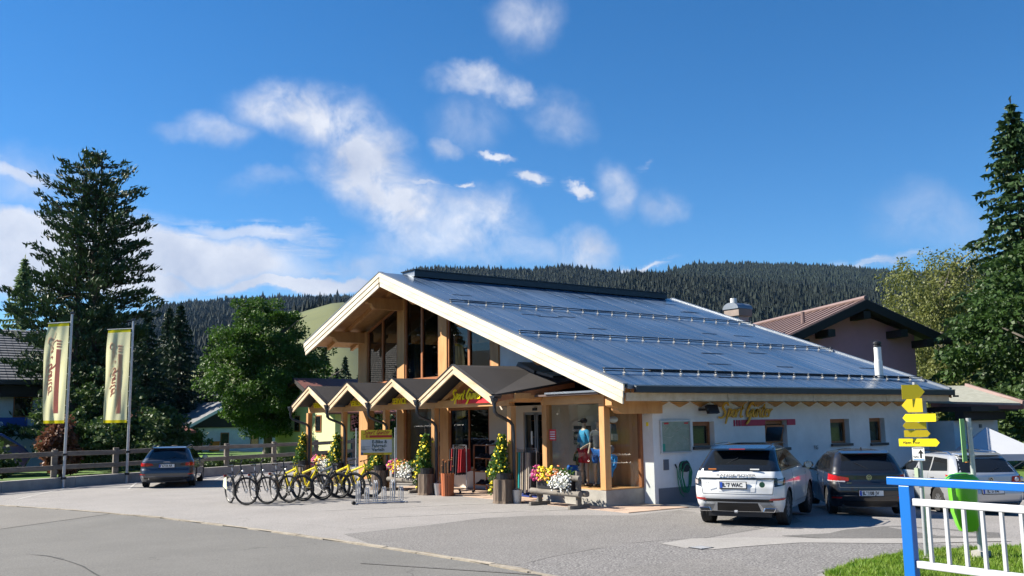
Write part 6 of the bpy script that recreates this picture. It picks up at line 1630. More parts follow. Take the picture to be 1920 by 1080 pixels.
MB().sphere((16.36, 18.14, 2.16), .12, 10, (1.1, .8, .7)).build('helmet', WHITE, bp_, smooth=True); MB().prism([(16.26, 18.11, 1.64), (16.48, 18.11, 1.64), (16.47, 18.11, 1.80), (16.27, 18.11, 1.80)], (0, .02, 0)).build('pocket', GREYC, bp_, bevel=.01)
bl_ = thing('cycling_bag', 'bright blue hip bag with a small helmet low behind the glazed bay side', 'bag', (16.3, 18.15, 1.0))
MB().sphere((16.22, 18.1, 1.42), .09, 10, (.9, .8, 1.1)).build('helmet', GREYC, bl_, smooth=True)
skin('bag', [(16.22-16.3, -.05, .25), (16.38-16.3, -.05, .22), (16.33-16.3, -.05, -.02), (16.2-16.3, -.05, -.12), (16.2-16.3, -.05, -.3)], [(0, 1), (1, 2), (2, 3), (3, 4), (0, 3)], [.06, .05, .045, .05, .035], mat('cyan_blue_bag', (.0, .25, .60), .6), bl_, 1)

# ------------------------------------------------------------------ retaining wall, fence, flags
rw = thing('retaining_wall', 'low grey concrete retaining wall edging the car park under the timber fence', 'retaining wall', (9, 39, 0))
WP = [Vector(p) for p in WALLP]
k_ = 0
for a, b in zip(WP, WP[1:]):
    d = (b-a).normalized(); n = Vector((-d.y, d.x)); L_ = (b-a).length; m = max(1, int(L_/2.4))
    for i in range(m):
        p, q = a+d*(L_*i/m+.006), a+d*(L_*(i+1)/m-.006)
        MB().prism([(p.x, p.y, -.4), (q.x, q.y, -.4), (q.x+n.x*.28, q.y+n.y*.28, -.4), (p.x+n.x*.28, p.y+n.y*.28, -.4)], (0, 0, .4+.36)).build('wall_section', CONCRETE, rw)
zsheet('planting_bed', [tuple(p+Vector((-.2, .28))) for p in WP]+[(24, 49.5), (-6, 34.0)], -.02, mat('dark_soil', (.05, .045, .03), .95, var=.4, vscale=3))
fpos = [Vector(p) for p in ((1.2, 35.0), (3.9, 36.4), (6.85, 37.95), (9.25, 39.1), (11.9, 40.45), (14.6, 41.85), (17.4, 43.3), (20.2, 44.75), (23.0, 46.2))]
fc = thing('timber_fence', 'weathered grey timber fence of two thick rails on posts behind the low wall', 'fence', (9, 39.2, .3))
for p in fpos: MB().box(p.x-.10, p.x+.10, p.y+.05, p.y+.23, .36, 1.36).build('fence_post', GREYWOOD, fc, bevel=.015)
for a, b in zip(fpos, fpos[1:]):
    for z, off in ((.72, .0), (1.20, .0)):
        j = random.uniform(-.015, .015)
        MB().beam((a.x-.1, a.y+.02, z+j), (b.x-.06, b.y+.02, z-j), .09, .17).build('fence_rail', GREYWOOD, fc, bevel=.02)
FLAGM = leafmat('flag_cloth', (.82, .80, .52), (.76, .74, .45), .8, .6); FY = leafmat('flag_hem_yellow', (.85, .72, .02), (.85, .72, .02), 1, .4); FR = leafmat('flag_red_print', (.66, .07, .10), (.60, .06, .09), 1, .3)
def flag(bx, by, label, bulge, seed, ang, W=1.08):
    t = thing('flag', label, 'flag', (bx, by, 0), group='advertising flags by the fence')
    MB().tube([(bx, by, .0), (bx, by, 6.35)], [.055, .04], 10).build('pole', STEEL, t, smooth=True)
    MB().lathe([(.05, 0), (.085, .02), (.085, .06), (.03, .09)], (bx, by, 6.35), 10).build('pole_cap', DARKMETAL, t)
    for z in (.30, 1.15): MB().box(bx-.08, bx+.08, by-.07, by+.09, z, z+.08).build('clamp', BLACK, t)
    d = Vector((math.cos(ang), math.sin(ang), 0)); n = Vector((-d.y, d.x, 0))   # cloth direction away from the pole
    nu, nv = 16, 44; z1, z0 = 6.02, 2.32; r_ = random.Random(seed)
    def P(u, v, off=0.0):
        f = math.sin(PI*min(1, v*1.02))
        fold = (.05*math.sin(u*7+v*3+seed)+.03*math.sin(u*15-v*6))*(.25+v*(1-v)*2+.6*v)
        wv = bulge*f
        x = Vector((bx, by, 0))+d*(.09+u*W*(1-.10*f*abs(bulge)/.3+.02*math.sin(v*9))+(0.16*v*bulge/abs(bulge)*u if False else 0))+n*(fold*(.3+.7*u)+wv*u)+n*off
        x += d*(.38*abs(bulge)*f*.6*u)
        return Vector((x.x, x.y, z1+(z0-z1)*v-.04*u*(1-v)))
    def grid(u0, u1, v0, v1, m, nm, off=0.0, a=nu, b=nv):
        mb = MB(); mb.add([P(u0+(u1-u0)*i/a, v0+(v1-v0)*j/b, off) for j in range(b+1) for i in range(a+1)], [(j*(a+1)+i, j*(a+1)+i+1, (j+1)*(a+1)+i+1, (j+1)*(a+1)+i) for j in range(b) for i in range(a)])
        return mb.build(nm, m, t, smooth=True)
    grid(0, 1, .03, .97, FLAGM, 'cloth'); grid(0, 1, 0, .03, FY, 'top_hem', 0, 16, 2); grid(0, 1, .97, 1.0, FY, 'bottom_hem', 0, 16, 2)
    MB().tube([P(-.09, 0)+Vector((0, 0, .03)), P(1.04, 0)+Vector((0, 0, .03))], .016, 6).build('top_rod', WHITE, t)
    for v in np.linspace(.04, .98, 7): MB().tube([P(-.085, v), P(.0, v)], .010, 5).build('ring', WHITE, t)
    # print: seen from the back, so mirrored; long red bar, script and small word running down
    for sgn in (-1,):
        o_ = .006*sgn
        grid(.30, .50, .26, .90, FR, 'red_bar', o_, 4, 30)
        for k in range(3): grid(.30, .50, .17+k*.028, .188+k*.028, FR, 'red_stripe', o_, 4, 2)
        # lettering bent onto the cloth
        def bend(o, u_of, v_of):
            for vtx in o.data.vertices:
                p = P(u_of(vtx.co), v_of(vtx.co), o_*(1.2 if sgn else 1)+(-.004)); q = p-origin_of(t); vtx.co = q
        b = brush('lettering', 'Sport Gunter', 1.0, (0, 0, 0), (1, 0, 0), (0, 1, 0), FR, None, depth=0.0001, wt=.13); b.parent = t
        bend(b, lambda c: .60+c.y*.27, lambda c: .10+c.x*.112)
        x = text('small_word', 'schenach', 1.0, (0, 0, 0), (1, 0, 0), (0, 1, 0), WHITE, None, extr=.0001); x.parent = t
        def P3(o):
            for vtx in o.data.vertices:
                c = vtx.co.copy(); vtx.co = P(.34+c.y*.17, .66+c.x*.044, -.013)-origin_of(t)
        P3(x)
    return t
flag(7.12, 37.69, 'pale yellow advertising flag on the left pole, its cloth swung outward', .34, 2, math.radians(148), .74)
flag(9.64, 39.04, 'pale yellow advertising flag on the right pole, hanging almost flat', .10, 5, math.radians(150), .86)

# ------------------------------------------------------------------ railing in front
rl = thing('bridge_railing', 'blue and white steel railing with thin balusters close in the lower right corner', 'railing', (7.24, 4.5, 0))
RB = mat('railing_blue', (.0, .13, .48), .35, coat=.4, var=.08); RWT = mat('railing_white', (.50, .51, .53), .4, var=.06)
RA = Vector((7.262, 4.50)); RD = Vector((-.035, -1)).normalized()
def rp(s): return RA+RD*s
def rbox(s0, s1, z0, z1, th, m, nm, off=0.0, bev=.006):
    a, b = rp(s0), rp(s1); n = Vector((-RD.y, RD.x)); 
    mb = MB(); mb.prism([(*(a-n*(th/2-off)), z0), (*(b-n*(th/2-off)), z0), (*(b+n*(th/2+off)), z0), (*(a+n*(th/2+off)), z0)], (0, 0, z1-z0)); return mb.build(nm, m, rl, bevel=bev)
rbox(-.14, 4.2, 1.580, 1.645, .08, RB, 'top_rail')
rbox(-.035, .065, -.3, 1.579, .07, RB, 'post'); rbox(2.9, 3.0, -.3, 1.579, .07, RB, 'post')
for a_, b_ in ((.067, 2.898), (3.002, 4.2)):
    rbox(a_, b_, 1.420, 1.477, .04, RWT, 'upper_rail'); rbox(a_, b_, .925, .982, .04, RWT, 'lower_rail')
s_ = .20
while s_ < 4.1:
    if not 2.8 < s_ < 3.1: rbox(s_-.014, s_+.014, .983, 1.419, .028, RWT, 'baluster', bev=.003)
    s_ += .150

# ------------------------------------------------------------------ signpost and litter bin
sp = thing('signpost', 'steel post of yellow hiking arrows with a small white bicycle route sign', 'signpost', (13.52, 8.10, 0))
MB().tube([(13.52, 8.10, 0), (13.53, 8.09, 2.66)], .033, 12).build('post', STEEL, sp, smooth=True)
MB().box(13.40, 13.64, 7.98, 8.22, -.02, .05).build('foundation', CONCRETE, sp)
HY = mat('hiking_yellow', (.86, .68, .01), .35); HYD = mat('hiking_yellow_back', (.86, .62, .02), .45)
def arrow(z0, z1, s0, s1, ang, m, tip='r', nm='arrow_panel', x0=None):
    d = Vector((math.cos(ang), math.sin(ang), 0)); n = Vector((d.y, -d.x, 0)); zc = (z0+z1)/2; c = Vector((13.525, 8.09, 0))+n*.045*(1 if True else 0); tl = (z1-z0)*.42
    pts = []
    def q(s, z): p = c+d*s; return (p.x, p.y, z)
    if tip == 'r': P_ = [(s0, z0), (s1-tl, z0), (s1, zc), (s1-tl, z1), (s0, z1)]
    else: P_ = [(s1, z0), (s0+tl, z0), (s0, zc), (s0+tl, z1), (s1, z1)]
    mb = MB(); mb.prism([q(*p) for p in P_], n*.006); o = mb.build(nm, m, sp)
    MB().prism([q(-.05, z0-.012), q(.05, z0-.012), q(.05, z0+.03), q(-.05, z0+.03)], n*-.05).build('clamp', STEEL, sp)
    return o, c+n*.0065, d
R_ = math.radians
back = R_(-62); lit_ = R_(-80)
arrow(2.40, 2.62, -.20, .13, back+.25, HYD, 'r'); arrow(2.20, 2.41, -.20, .10, back-.1, HYD, 'l')
o_, c_, d_ = arrow(2.055, 2.175, -.20, .30, lit_, HY, 'l')
arrow(1.945, 2.05, -.22, .12, back+.2, HYD, 'l'); arrow(1.825, 1.93, -.20, .17, back+.12, HYD, 'r')
o_, c_, d_ = arrow(1.685, 1.80, -.28, .32, lit_+.05, HY, 'r')
text('lettering', 'Alpen Tour', .055, (c_.x+d_.x*-.22, c_.y+d_.y*-.22, 1.725), d_, (0, 0, 1), BLACK, sp, extr=.002, bold=.001)
for z, m in ((1.90, RED), (1.865, WHITE), (1.83, RED)): MB().tube([(13.526, 8.093, z), (13.526, 8.093, z+.034)], .036, 12).build('route_band', m, sp)
n_ = Vector((d_.y, -d_.x, 0)); 
def sq(s0, s1, z0, z1, m, nm, off, th=.004):
    c = Vector((13.53, 8.09, 0))+n_*(.04+off); p, q = c+d_*s0, c+d_*s1
    return MB().prism([(p.x, p.y, z0), (q.x, q.y, z0), (q.x, q.y, z1), (p.x, p.y, z1)], n_*th).build(nm, m, sp)
sq(-.095, .085, 1.47, 1.665, WHITE, 'route_sign', 0, .006); sq(-.085, .075, 1.478, 1.492, mat('route_blue', (.05, .25, .55), .5), 'blue_line', .007, .002); sq(-.08, .07, 1.648, 1.655, BLACK, 'text_line', .007, .002)
sq(.018, .042, 1.51, 1.585, BLACK, 'arrow_stem', .007, .002)
c = Vector((13.53, 8.09, 0))+n_*.048; MB().prism([tuple(c+d_*-.01+Vector((0, 0, 1.58))), tuple(c+d_*.07+Vector((0, 0, 1.58))), tuple(c+d_*.03+Vector((0, 0, 1.635)))], n_*.002).build('arrow_head', BLACK, sp)
for s in (-.065, -.025):
    cc = c+d_*s+Vector((0, 0, 1.528)); rg_ = MB(); rg_.tube([cc+d_*.014*math.cos(2*PI*k/10)+Vector((0, 0, .014*math.sin(2*PI*k/10))) for k in range(10)], .003, 4, closed=True); rg_.build('bicycle_symbol', BLACK, sp)
MB().box(13.46, 13.50, 8.10, 8.16, 1.10, 1.36).build('small_plate', mat('pale_green_plate', (.35, .42, .30), .5), sp)
bn = thing('litter_bin', 'bright green rounded litter bin hanging on a steel post with a tall pale green panel', 'litter bin', (14.21, 7.63, 0))
MB().tube([(14.21, 7.63, 0), (14.20, 7.65, 2.10)], .038, 12).build('post', STEEL, bn, smooth=True)
MB().box(14.11, 14.31, 7.53, 7.73, -.02, .12).build('foundation', CONCRETE, bn)
BG = mat('bin_green', (.14, .52, .02), .3, coat=.5); PG = mat('pale_green_panel', (.32, .55, .22), .45)
LFT = Vector((-.80, .60, 0)); FWD = Vector((-.60, -.80, 0))
cB = Vector((14.21, 7.63, 0))+LFT*.20+FWD*.0
secs = [(.40, .07, .06), (.42, .12, .10), (.50, .155, .13), (.70, .18, .15), (1.0, .195, .16), (1.12, .20, .16)]
mb = MB(); n = 20; vs = []
for (z, a, b) in secs:
    for k in range(n):
        t = 2*PI*k/n; ct, st = math.cos(t), math.sin(t); e = .62
        p = cB+LFT*(a*abs(ct)**e*(1 if ct > 0 else -1)+(.0 if z > .6 else -.03))+FWD*(b*abs(st)**e*(1 if st > 0 else -1)); vs.append((p.x, p.y, z))
mb.add(vs, [(i*n+k, i*n+(k+1) % n, (i+1)*n+(k+1) % n, (i+1)*n+k) for i in range(len(secs)-1) for k in range(n)]+[tuple(range(n))]); mb.build('bin_body', BG, bn, smooth=True)
mb = MB(); vs = []
ls = [(1.145, .24, .19), (1.17, .245, .195), (1.21, .21, .18), (1.255, .15, .13), (1.275, .06, .06)]
for (z, a, b) in ls:
    for k in range(n):
        t = 2*PI*k/n; ct, st = math.cos(t), math.sin(t); p = cB+LFT*(a*abs(ct)**.7*(1 if ct > 0 else -1))+FWD*(b*abs(st)**.7*(1 if st > 0 else -1)); vs.append((p.x, p.y, z))
mb.add(vs, [(i*n+k, i*n+(k+1) % n, (i+1)*n+(k+1) % n, (i+1)*n+k) for i in range(len(ls)-1) for k in range(n)]+[tuple((len(ls)-1)*n+k for k in range(n)), tuple(range(n))]); mb.build('bin_lid', BG, bn, smooth=True)
MB().lathe([(.15, 1.05), (.15, 1.143)], tuple(cB), 14).build('opening', BLACK, bn)
for z in (.62, 1.02): MB().beam(tuple(cB-LFT*.14+Vector((0, 0, z))), (14.21, 7.63, z), .05, .04).build('bracket', BLACK, bn)
cp = Vector((14.21, 7.63, 0))+LFT*.085
pn = MB(); p0, p1 = cp+LFT*.012+FWD*.02, cp+LFT*.078+FWD*.02
pn.prism([(p0.x, p0.y, 1.44), (p1.x, p1.y, 1.44), (p1.x, p1.y, 2.09), (p0.x, p0.y, 2.09)], tuple(FWD*-.018)); pn.build('edge_panel', PG, bn)
p0, p1 = cp+LFT*.012-FWD*.0, cp-LFT*.04-FWD*.10
pn = MB(); pn.prism([(p0.x, p0.y, 1.44), (p1.x, p1.y, 1.44), (p1.x, p1.y, 2.09), (p0.x, p0.y, 2.09)], tuple(FWD*-.012)); pn.build('side_panel', mat('dark_green_panel', (.03, .09, .05), .5), bn)
MB().box(14.13, 14.17, 7.68, 7.72, 1.43, 1.452).build('orange_mark', mat('orange_plastic', (.7, .2, .02), .5), bn)
for z in (1.52, 1.93): MB().tube([(14.205, 7.64, z), (14.205, 7.64, z+.03)], .045, 10).build('clamp', STEEL, bn)

# ------------------------------------------------------------------ houses
def house(name, label, corners, z0, ze, ridge, ov, wallm, roofm, trim, ridge_axis='x', kind=None, planks=0):
    """gabled house: corners (x0,x1,y0,y1), eave ze, ridge z; ridge along x or y"""
    x0, x1, y0, y1 = corners; t = thing(name, label, 'house', (x0, y0, z0))
    if ridge_axis == 'x':
        yc = (y0+y1)/2; g = [(x0, y0, z0), (x0, y1, z0), (x0, y1, ze), (x0, yc, ridge-.15), (x0, y0, ze)]
        MB().prism(g, (x1-x0, 0, 0)).build('walls', wallm, t)
        sl = (ridge-ze)/((y1-y0)/2)
        for sg, yy in ((-1, y0), (1, y1)):
            ye = yy+sg*ov; z_e = ze-sl*ov
            MB().prism([(x0-ov, ye, z_e), (x1+ov, ye, z_e), (x1+ov, yc, ridge), (x0-ov, yc, ridge)], (0, 0, .12)).build('roof', roofm, t)
            for xx in (x0-ov-.03, x1+ov-.02): MB().prism([(xx, ye, z_e-.16), (xx, yc, ridge-.16), (xx, yc, ridge+.13), (xx, ye, z_e+.13)], (.05, 0, 0)).build('bargeboard', trim, t)
    else:
        xc = (x0+x1)/2; g = [(x0, y0, z0), (x1, y0, z0), (x1, y0, ze), (xc, y0, ridge-.15), (x0, y0, ze)]
        MB().prism(g, (0, y1-y0, 0)).build('walls', wallm, t)
        sl = (ridge-ze)/((x1-x0)/2)
        for sg, xx in ((-1, x0), (1, x1)):
            xe = xx+sg*ov; z_e = ze-sl*ov
            MB().prism([(xe, y0-ov, z_e), (xe, y1+ov, z_e), (xc, y1+ov, ridge), (xc, y0-ov, ridge)], (0, 0, .12)).build('roof', roofm, t)
            for yy in (y0-ov-.03, y1+ov-.02): MB().prism([(xe, yy, z_e-.16), (xc, yy, ridge-.16), (xc, yy, ridge+.13), (xe, yy, z_e+.13)], (0, .05, 0)).build('bargeboard', trim, t)
    return t
def hwin(t, c, u, w, h, framem=None, glass=None):
    """window on a wall: c centre, u wall direction"""
    c, u = Vector(c), Vector(u).normalized(); n = Vector((u.y, -u.x, 0))
    fr = framem or REDWOOD; g = glass or DARKGLASS
    a = c-u*w/2-Vector((0, 0, h/2)); wo = MB()
    wo.prism([tuple(a), tuple(a+u*w), tuple(a+u*w+Vector((0, 0, h))), tuple(a+Vector((0, 0, h)))], tuple(n*.04)); f = wo.build('window', fr, t)
    a = c-u*(w/2-.07)-Vector((0, 0, h/2-.07))+n*.041; q = MB(); w2, h2 = w-.14, h-.14
    q.prism([tuple(a), tuple(a+u*w2), tuple(a+u*w2+Vector((0, 0, h2))), tuple(a+Vector((0, 0, h2)))], tuple(n*.01)); q.build('pane', g, f)
def rotz_tree(t, piv, ang):
    t.location = Vector(piv)+Matrix.Rotation(ang, 3, 'Z')@(t.location-Vector(piv)); t.rotation_euler.z += ang
PINK = mat('pink_render', (.72, .32, .43), .9, var=.12, vscale=1.2, bump=.2, bscale=40)
BROWNM = mat('brown_sheet_roof', (.22, .15, .135), .5, .2, var=.15)
DARKW = mat('dark_stained_wood', (.022, .018, .018), .7, var=.3)
TILEG = mat('grey_tiles', (.10, .105, .115), .6, col2=(.17, .17, .18), vscale=3)
REDT = mat('red_brown_roof', (.20, .075, .055), .75, col2=(.15, .05, .04), vscale=4)
PALEY = mat('pale_yellow_render', (.62, .62, .34), .9, var=.08); PALEG = mat('pale_green_render', (.45, .55, .40), .9, var=.08)
# pink house beyond the shop: gable towards the camera side
pk = thing('pink_house', 'pink rendered house with a brown sheet-metal roof and dark eaves behind the shop', 'house', (40, 28, 0))
gdir = Vector((.53, -.85, 0)).normalized(); rdir = Vector((.85, .53, 0))
gc = Vector((39.6, 25.9, 0))                                          # foot of the gable centre
def pk_pt(a, b, z): p = gc+gdir*a+rdir*b; return (p.x, p.y, z)
hw, zr, zev = 3.25, 7.62, 6.12; dep = 12.5
# the ridge runs away to the left-rear
rdir = Vector((.436, .90, 0)).normalized(); gdir = Vector((.90, -.436, 0)).normalized(); gc = Vector((40.8, 27.4, 0))
g = [pk_pt(-hw, 0, -1), pk_pt(hw, 0, -1), pk_pt(hw, 0, zev), pk_pt(0, 0, zr-.3), pk_pt(-hw, 0, zev)]
MB().prism(g, tuple(rdir*dep)).build('walls', PINK, pk)
OV, SLP = 1.15, (zr-zev)/hw
for sg in (-1, 1):
    aE = sg*(hw+OV); zE = zev-SLP*OV+.15
    q = [pk_pt(aE, -1.3, zE), pk_pt(0, -1.3, zr+.02), pk_pt(0, dep+1, zr+.02), pk_pt(aE, dep+1, zE)]
    rf = MB().prism(q, (0, 0, .12)).build('roof', BROWNM, pk)
    n_seam = 17
    for i in range(n_seam):
        b = -1.2+i*(dep+2)/n_seam
        MB().prism([pk_pt(aE, b, zE+.121), pk_pt(aE, b+.05, zE+.121), pk_pt(0, b+.05, zr+.141), pk_pt(0, b, zr+.141)], (0, 0, .05)).build('seam', BROWNM, rf)
    q = [pk_pt(aE, -1.36, zE-.35), pk_pt(0, -1.36, zr-.33), pk_pt(0, -1.36, zr+.10), pk_pt(aE, -1.36, zE+.08)]
    MB().prism(q, tuple(rdir*.06)).build('bargeboard', DARKW, pk)
    MB().prism([pk_pt(aE*.99, -1.28, zE-.05), pk_pt(0, -1.28, zr-.06), pk_pt(0, -.01, zr-.06), pk_pt(aE*.99, -.01, zE-.05)], (0, 0, -.04)).build('soffit', DARKW, pk)
for a_, zz in ((0, zr-.45), (-1.9, zr-.45-SLP*1.9), (1.9, zr-.45-SLP*1.9), (-hw, zev-.3), (hw, zev-.3)):
    MB().prism([pk_pt(a_-.18, -1.3, zz-.35), pk_pt(a_+.18, -1.3, zz-.35), pk_pt(a_+.18, -1.3, zz), pk_pt(a_-.18, -1.3, zz)], tuple(rdir*1.29)).build('purlin', DARKW, pk)
MB().tube([pk_pt(0, -1.3, zr+.20), pk_pt(0, dep+1, zr+.20)], .12, 8).build('ridge_cap', BROWNM, pk)
MB().tube([pk_pt(-2.2, .9, zr-1.2), pk_pt(-2.2, .9, zr-.25)], .10, 8).build('vent_stub', BROWNM, pk)
# sheet-clad chimney
ch = thing('chimney', 'squat sheet-metal chimney with a curved hood beyond the far edge of the shop roof', 'chimney', (36.4, 30.9, 0))
MB().box(36.0, 36.75, 30.55, 31.2, 2.0, 7.15).build('stack', GREYMETAL, ch)
MB().box(35.99, 35.998, 30.88, 30.91, 2.0, 7.14).build('stack_seam', DARKMETAL, ch)
MB().box(35.88, 36.88, 30.42, 31.35, 7.151, 7.50).build('collar', mat('rusty_sheet', (.28, .22, .19), .6, var=.2), ch)
hd_ = MB(); hd_.prism([(35.83, 30.9-.50*math.cos(PI*k/10), 7.505+.32*math.sin(PI*k/10)) for k in range(11)], (1.1, 0, 0)); hd_.build('curved_hood', GREYMETAL, ch)
MB().tube([(36.1, 30.9, 7.8), (36.1, 30.9, 8.05)], .16, 10).build('flue', WHITE, ch)
# annex at the right rear
ax = thing('annex', 'low annex with a pale hipped roof behind the far right corner of the shop', 'annex', (31, 17, 0))
MB().box(30.6, 33.5, 17.0, 20.5, -.8, 1.95).build('walls', PLASTER, ax)
MB().box(30.55, 33.3, 16.6, 16.9, 1.98, 2.25).build('timber_fascia', DARKW, ax); MB().box(30.5, 33.6, 16.3, 21, 2.26, 2.42).build('gutter_board', DARKW, ax)
q = MB(); q.prism([(30.4, 17.7, 2.55), (33.0, 15.9, 2.44), (34.4, 18.6, 3.15), (31.6, 19.4, 3.15)], (0, 0, .08)); q.build('roof_slab', mat('pale_shingle', (.36, .36, .30), .85, col2=(.27, .27, .22), vscale=5, stretch=(1, 1, 1), bump=.3), ax)
MB().prism([(33.0, 15.9, 2.30), (33.05, 15.85, 2.60), (34.5, 18.6, 3.32), (34.4, 18.6, 3.1)], (.08, -.05, 0)).build('verge', BROWNM, ax)
MB().prism([(30.4, 17.65, 2.43), (33.0, 15.85, 2.30), (33.0, 15.85, 2.44), (30.4, 17.65, 2.56)], (-.02, -.04, 0)).build('eave_board', REDT, ax)
for x in (31.0, 32.2): MB().box(x, x+.12, 16.94, 16.99, 1.70, 1.82).build('wall_lamp', GREYMETAL, ax)
# white party tent
tn = thing('party_tent', 'white pavilion tent with a sloping canopy at the far right behind the silver car', 'tent', (30.5, 14.5, -.3))
TW = leafmat('tent_cloth', (.62, .64, .68), (.58, .60, .64), 1, .25)
c4 = [(28.0, 15.6), (29.9, 13.75), (32.3, 15.4), (30.4, 17.0)]; apx = (30.0, 15.6, 1.75)
for i in range(4):
    a, b = c4[i], c4[(i+1) % 4]
    MB().add([(a[0], a[1], .95), (b[0], b[1], .95), apx], [(0, 1, 2)]).build('canopy_panel', TW, tn)
    MB().prism([(a[0], a[1], .75), (b[0], b[1], .75), (b[0], b[1], .95), (a[0], a[1], .95)], (.01, .01, 0)).build('valance', TW, tn)
    MB().tube([(a[0], a[1], -.35), (a[0], a[1], .95)], .03, 6).build('leg', STEEL, tn)
    for k in range(4):
        t0, t1 = k/4, (k+1)/4; zA, zB = (.75, .35) if k % 2 else (.35, .75)
        MB().tube([(a[0]+(b[0]-a[0])*t0, a[1]+(b[1]-a[1])*t0, zA), (a[0]+(b[0]-a[0])*t1, a[1]+(b[1]-a[1])*t1, zB)], .015, 4).build('brace', DARKMETAL, tn)
bk = thing('dark_barn', 'dark timber barn in shade under the maple on the right', 'barn', (35, 14, 0))
for k in range(26): MB().box(33.2+k*.5, 33.69+k*.5, 13.6-k*.1, 13.7-k*.1, -.8, 2.0).build('board', DARKW, bk)
# left house with grey tiles
lh = thing('white_house', 'white house with a grey tiled roof and small dark windows at the left edge', 'house', (5, 60, 0))
MB().box(-4.0, 10.2, 58.8, 70, -1, 5.0).build('walls', PLASTER, lh)
MB().prism([(-4.0, 58.8, 5.0), (10.2, 58.8, 5.0), (10.2, 64.4, 7.7), (-4.0, 64.4, 7.7)], (0, 0, .02)).build('gable_fill', PLASTER, lh)
MB().prism([(-5.2, 57.6, 4.75), (11.2, 57.6, 4.75), (10.6, 64.4, 8.15), (-5.2, 64.4, 8.15)], (0, 0, -.15)).build('roof_base', TILEG, lh)
MB().prism([(-5.2, 71, 4.9), (11.2, 71, 4.9), (10.6, 64.4, 8.15), (-5.2, 64.4, 8.15)], (0, 0, -.15)).build('roof_base', TILEG, lh)
tl = MB(); sl = (8.15-4.75)/(64.4-57.6); nr, nc = 20, 44
for r in range(nr):
    for c_2 in range(nc):
        y = 57.6+r*.34; x = -5.1+c_2*.37
        if x > 11.0-.6*r/nr: continue
        zz = 4.75+(y-57.6)*sl
        tl.add([(x, y-.02, zz+.075), (x+.35, y-.02, zz+.075), (x+.35, y+.33, zz+.33*sl+.03), (x, y+.33, zz+.33*sl+.03), (x, y-.02, zz+.01), (x+.35, y-.02, zz+.01)], [(0, 1, 2, 3), (4, 5, 1, 0)])
tl.build('roof_tiles', TILEG, lh, kind='stuff')
MB().box(-5.2, 11.2, 57.5, 57.6, 4.55, 4.80).build('gutter', DARKMETAL, lh); MB().box(-4, 10.3, 58.0, 58.79, 3.9, 4.55).build('balcony_boards', DARKW, lh)
for x in (5.9, 8.8): hwin(lh, (x, 58.79, 3.35), (1, 0, 0), .95, 1.15)
cap_ = thing('sign_banner', 'blue banner with white letters on the white house at the left edge', 'banner', (7, 57, 2)); MB().box(2.0, 8.8, 56.9, 56.98, 2.15, 2.75).build('banner_cloth', mat('banner_blue', (.01, .06, .30), .6), cap_)
text('lettering', 'easylife', .55, (6.05, 56.88, 2.28), (1, 0, 0), (0, 0, 1), WHITE, cap_, extr=.01)
bc = thing('delivery_van', 'dark blue van in the shade behind the fence at the left edge', 'van', (5.2, 50, 0))
m_ = MB(); m_.prism([(2.5, 49.2, .3), (7.6, 49.2, .3), (7.9, 49.2, .9), (7.5, 49.2, 1.35), (6.6, 49.2, 1.95), (2.5, 49.2, 2.0)], (0, 1.8, 0)); m_.build('body', mat('van_blue', (.01, .03, .14), .4, coat=.6), bc, bevel=.08)
MB().prism([(6.0, 49.19, 1.35), (7.3, 49.19, 1.35), (6.5, 49.19, 1.85), (6.0, 49.19, 1.85)], (0, -.01, 0)).build('side_window', DARKGLASS, bc)
for x in (3.4, 6.9): MB().lathe([(.33, -.12), (.33, .12)], (x, 49.25, .33), 18, 'y').build('wheel', RUBBER, bc)
# far cottages left of the middle
rh = thing('red_roof_cottage', 'low pale green cottage with a red-brown hipped roof behind the grey estate car', 'house', (16, 62, 0))
MB().box(12.6, 18.0, 61, 68, -.5, 1.95).build('walls', PALEG, rh)
for q in ([(11.8, 60.2, 1.85), (18.9, 60.2, 1.85), (16.8, 64.5, 3.45), (13.8, 64.5, 3.45)], [(18.9, 60.2, 1.85), (18.9, 68.8, 1.85), (16.8, 64.5, 3.45)], [(11.8, 68.8, 1.85), (11.8, 60.2, 1.85), (13.8, 64.5, 3.45)], [(18.9, 68.8, 1.85), (11.8, 68.8, 1.85), (13.8, 64.5, 3.45), (16.8, 64.5, 3.45)]):
    MB().prism(q, (0, 0, -.1)).build('roof', REDT, rh)
MB().box(11.8, 18.9, 60.1, 60.2, 1.72, 1.88).build('gutter', REDT, rh); hwin(rh, (16.9, 60.99, 1.0), (1, 0, 0), .6, .8)
wh = house('white_cottage', 'white cottage with a dark timber gable and grey roof left of the big round tree', (24.5, 33, 82, 90), -.5, 1.9, 4.2, .9, PLASTER, TILEG, WHITE, 'y')
MB().prism([(24.3, 81.9, 2.0), (33.2, 81.9, 2.0), (28.75, 81.9, 4.1)], (0, -.06, 0)).build('timber_gable', DARKW, wh)
for x in (26.0, 28.3, 31.0): hwin(wh, (x, 81.99, .95), (1, 0, 0), .75, 1.2)
w2 = house('white_farmhouse', 'larger white house with roof ventilators further back beside the round tree', (28, 40, 96, 106), -.5, 3.2, 5.6, 1.0, PLASTER, TILEG, GREYMETAL, 'x')
for k in range(4):
    so_ = MB().tube([(29.5+k*1.6, 95.6, 3.4), (29.5+k*1.6, 95.6, 5.0)], .05, 5).build('roof_pole', STEEL, w2)
for x in (33.8, 36.0): MB().lathe([(.25, 0), (.25, .5), (.5, .55), (.5, .75), (.2, .9)], (x, 98, 4.6), 10).build('ventilator', GREYMETAL, w2)
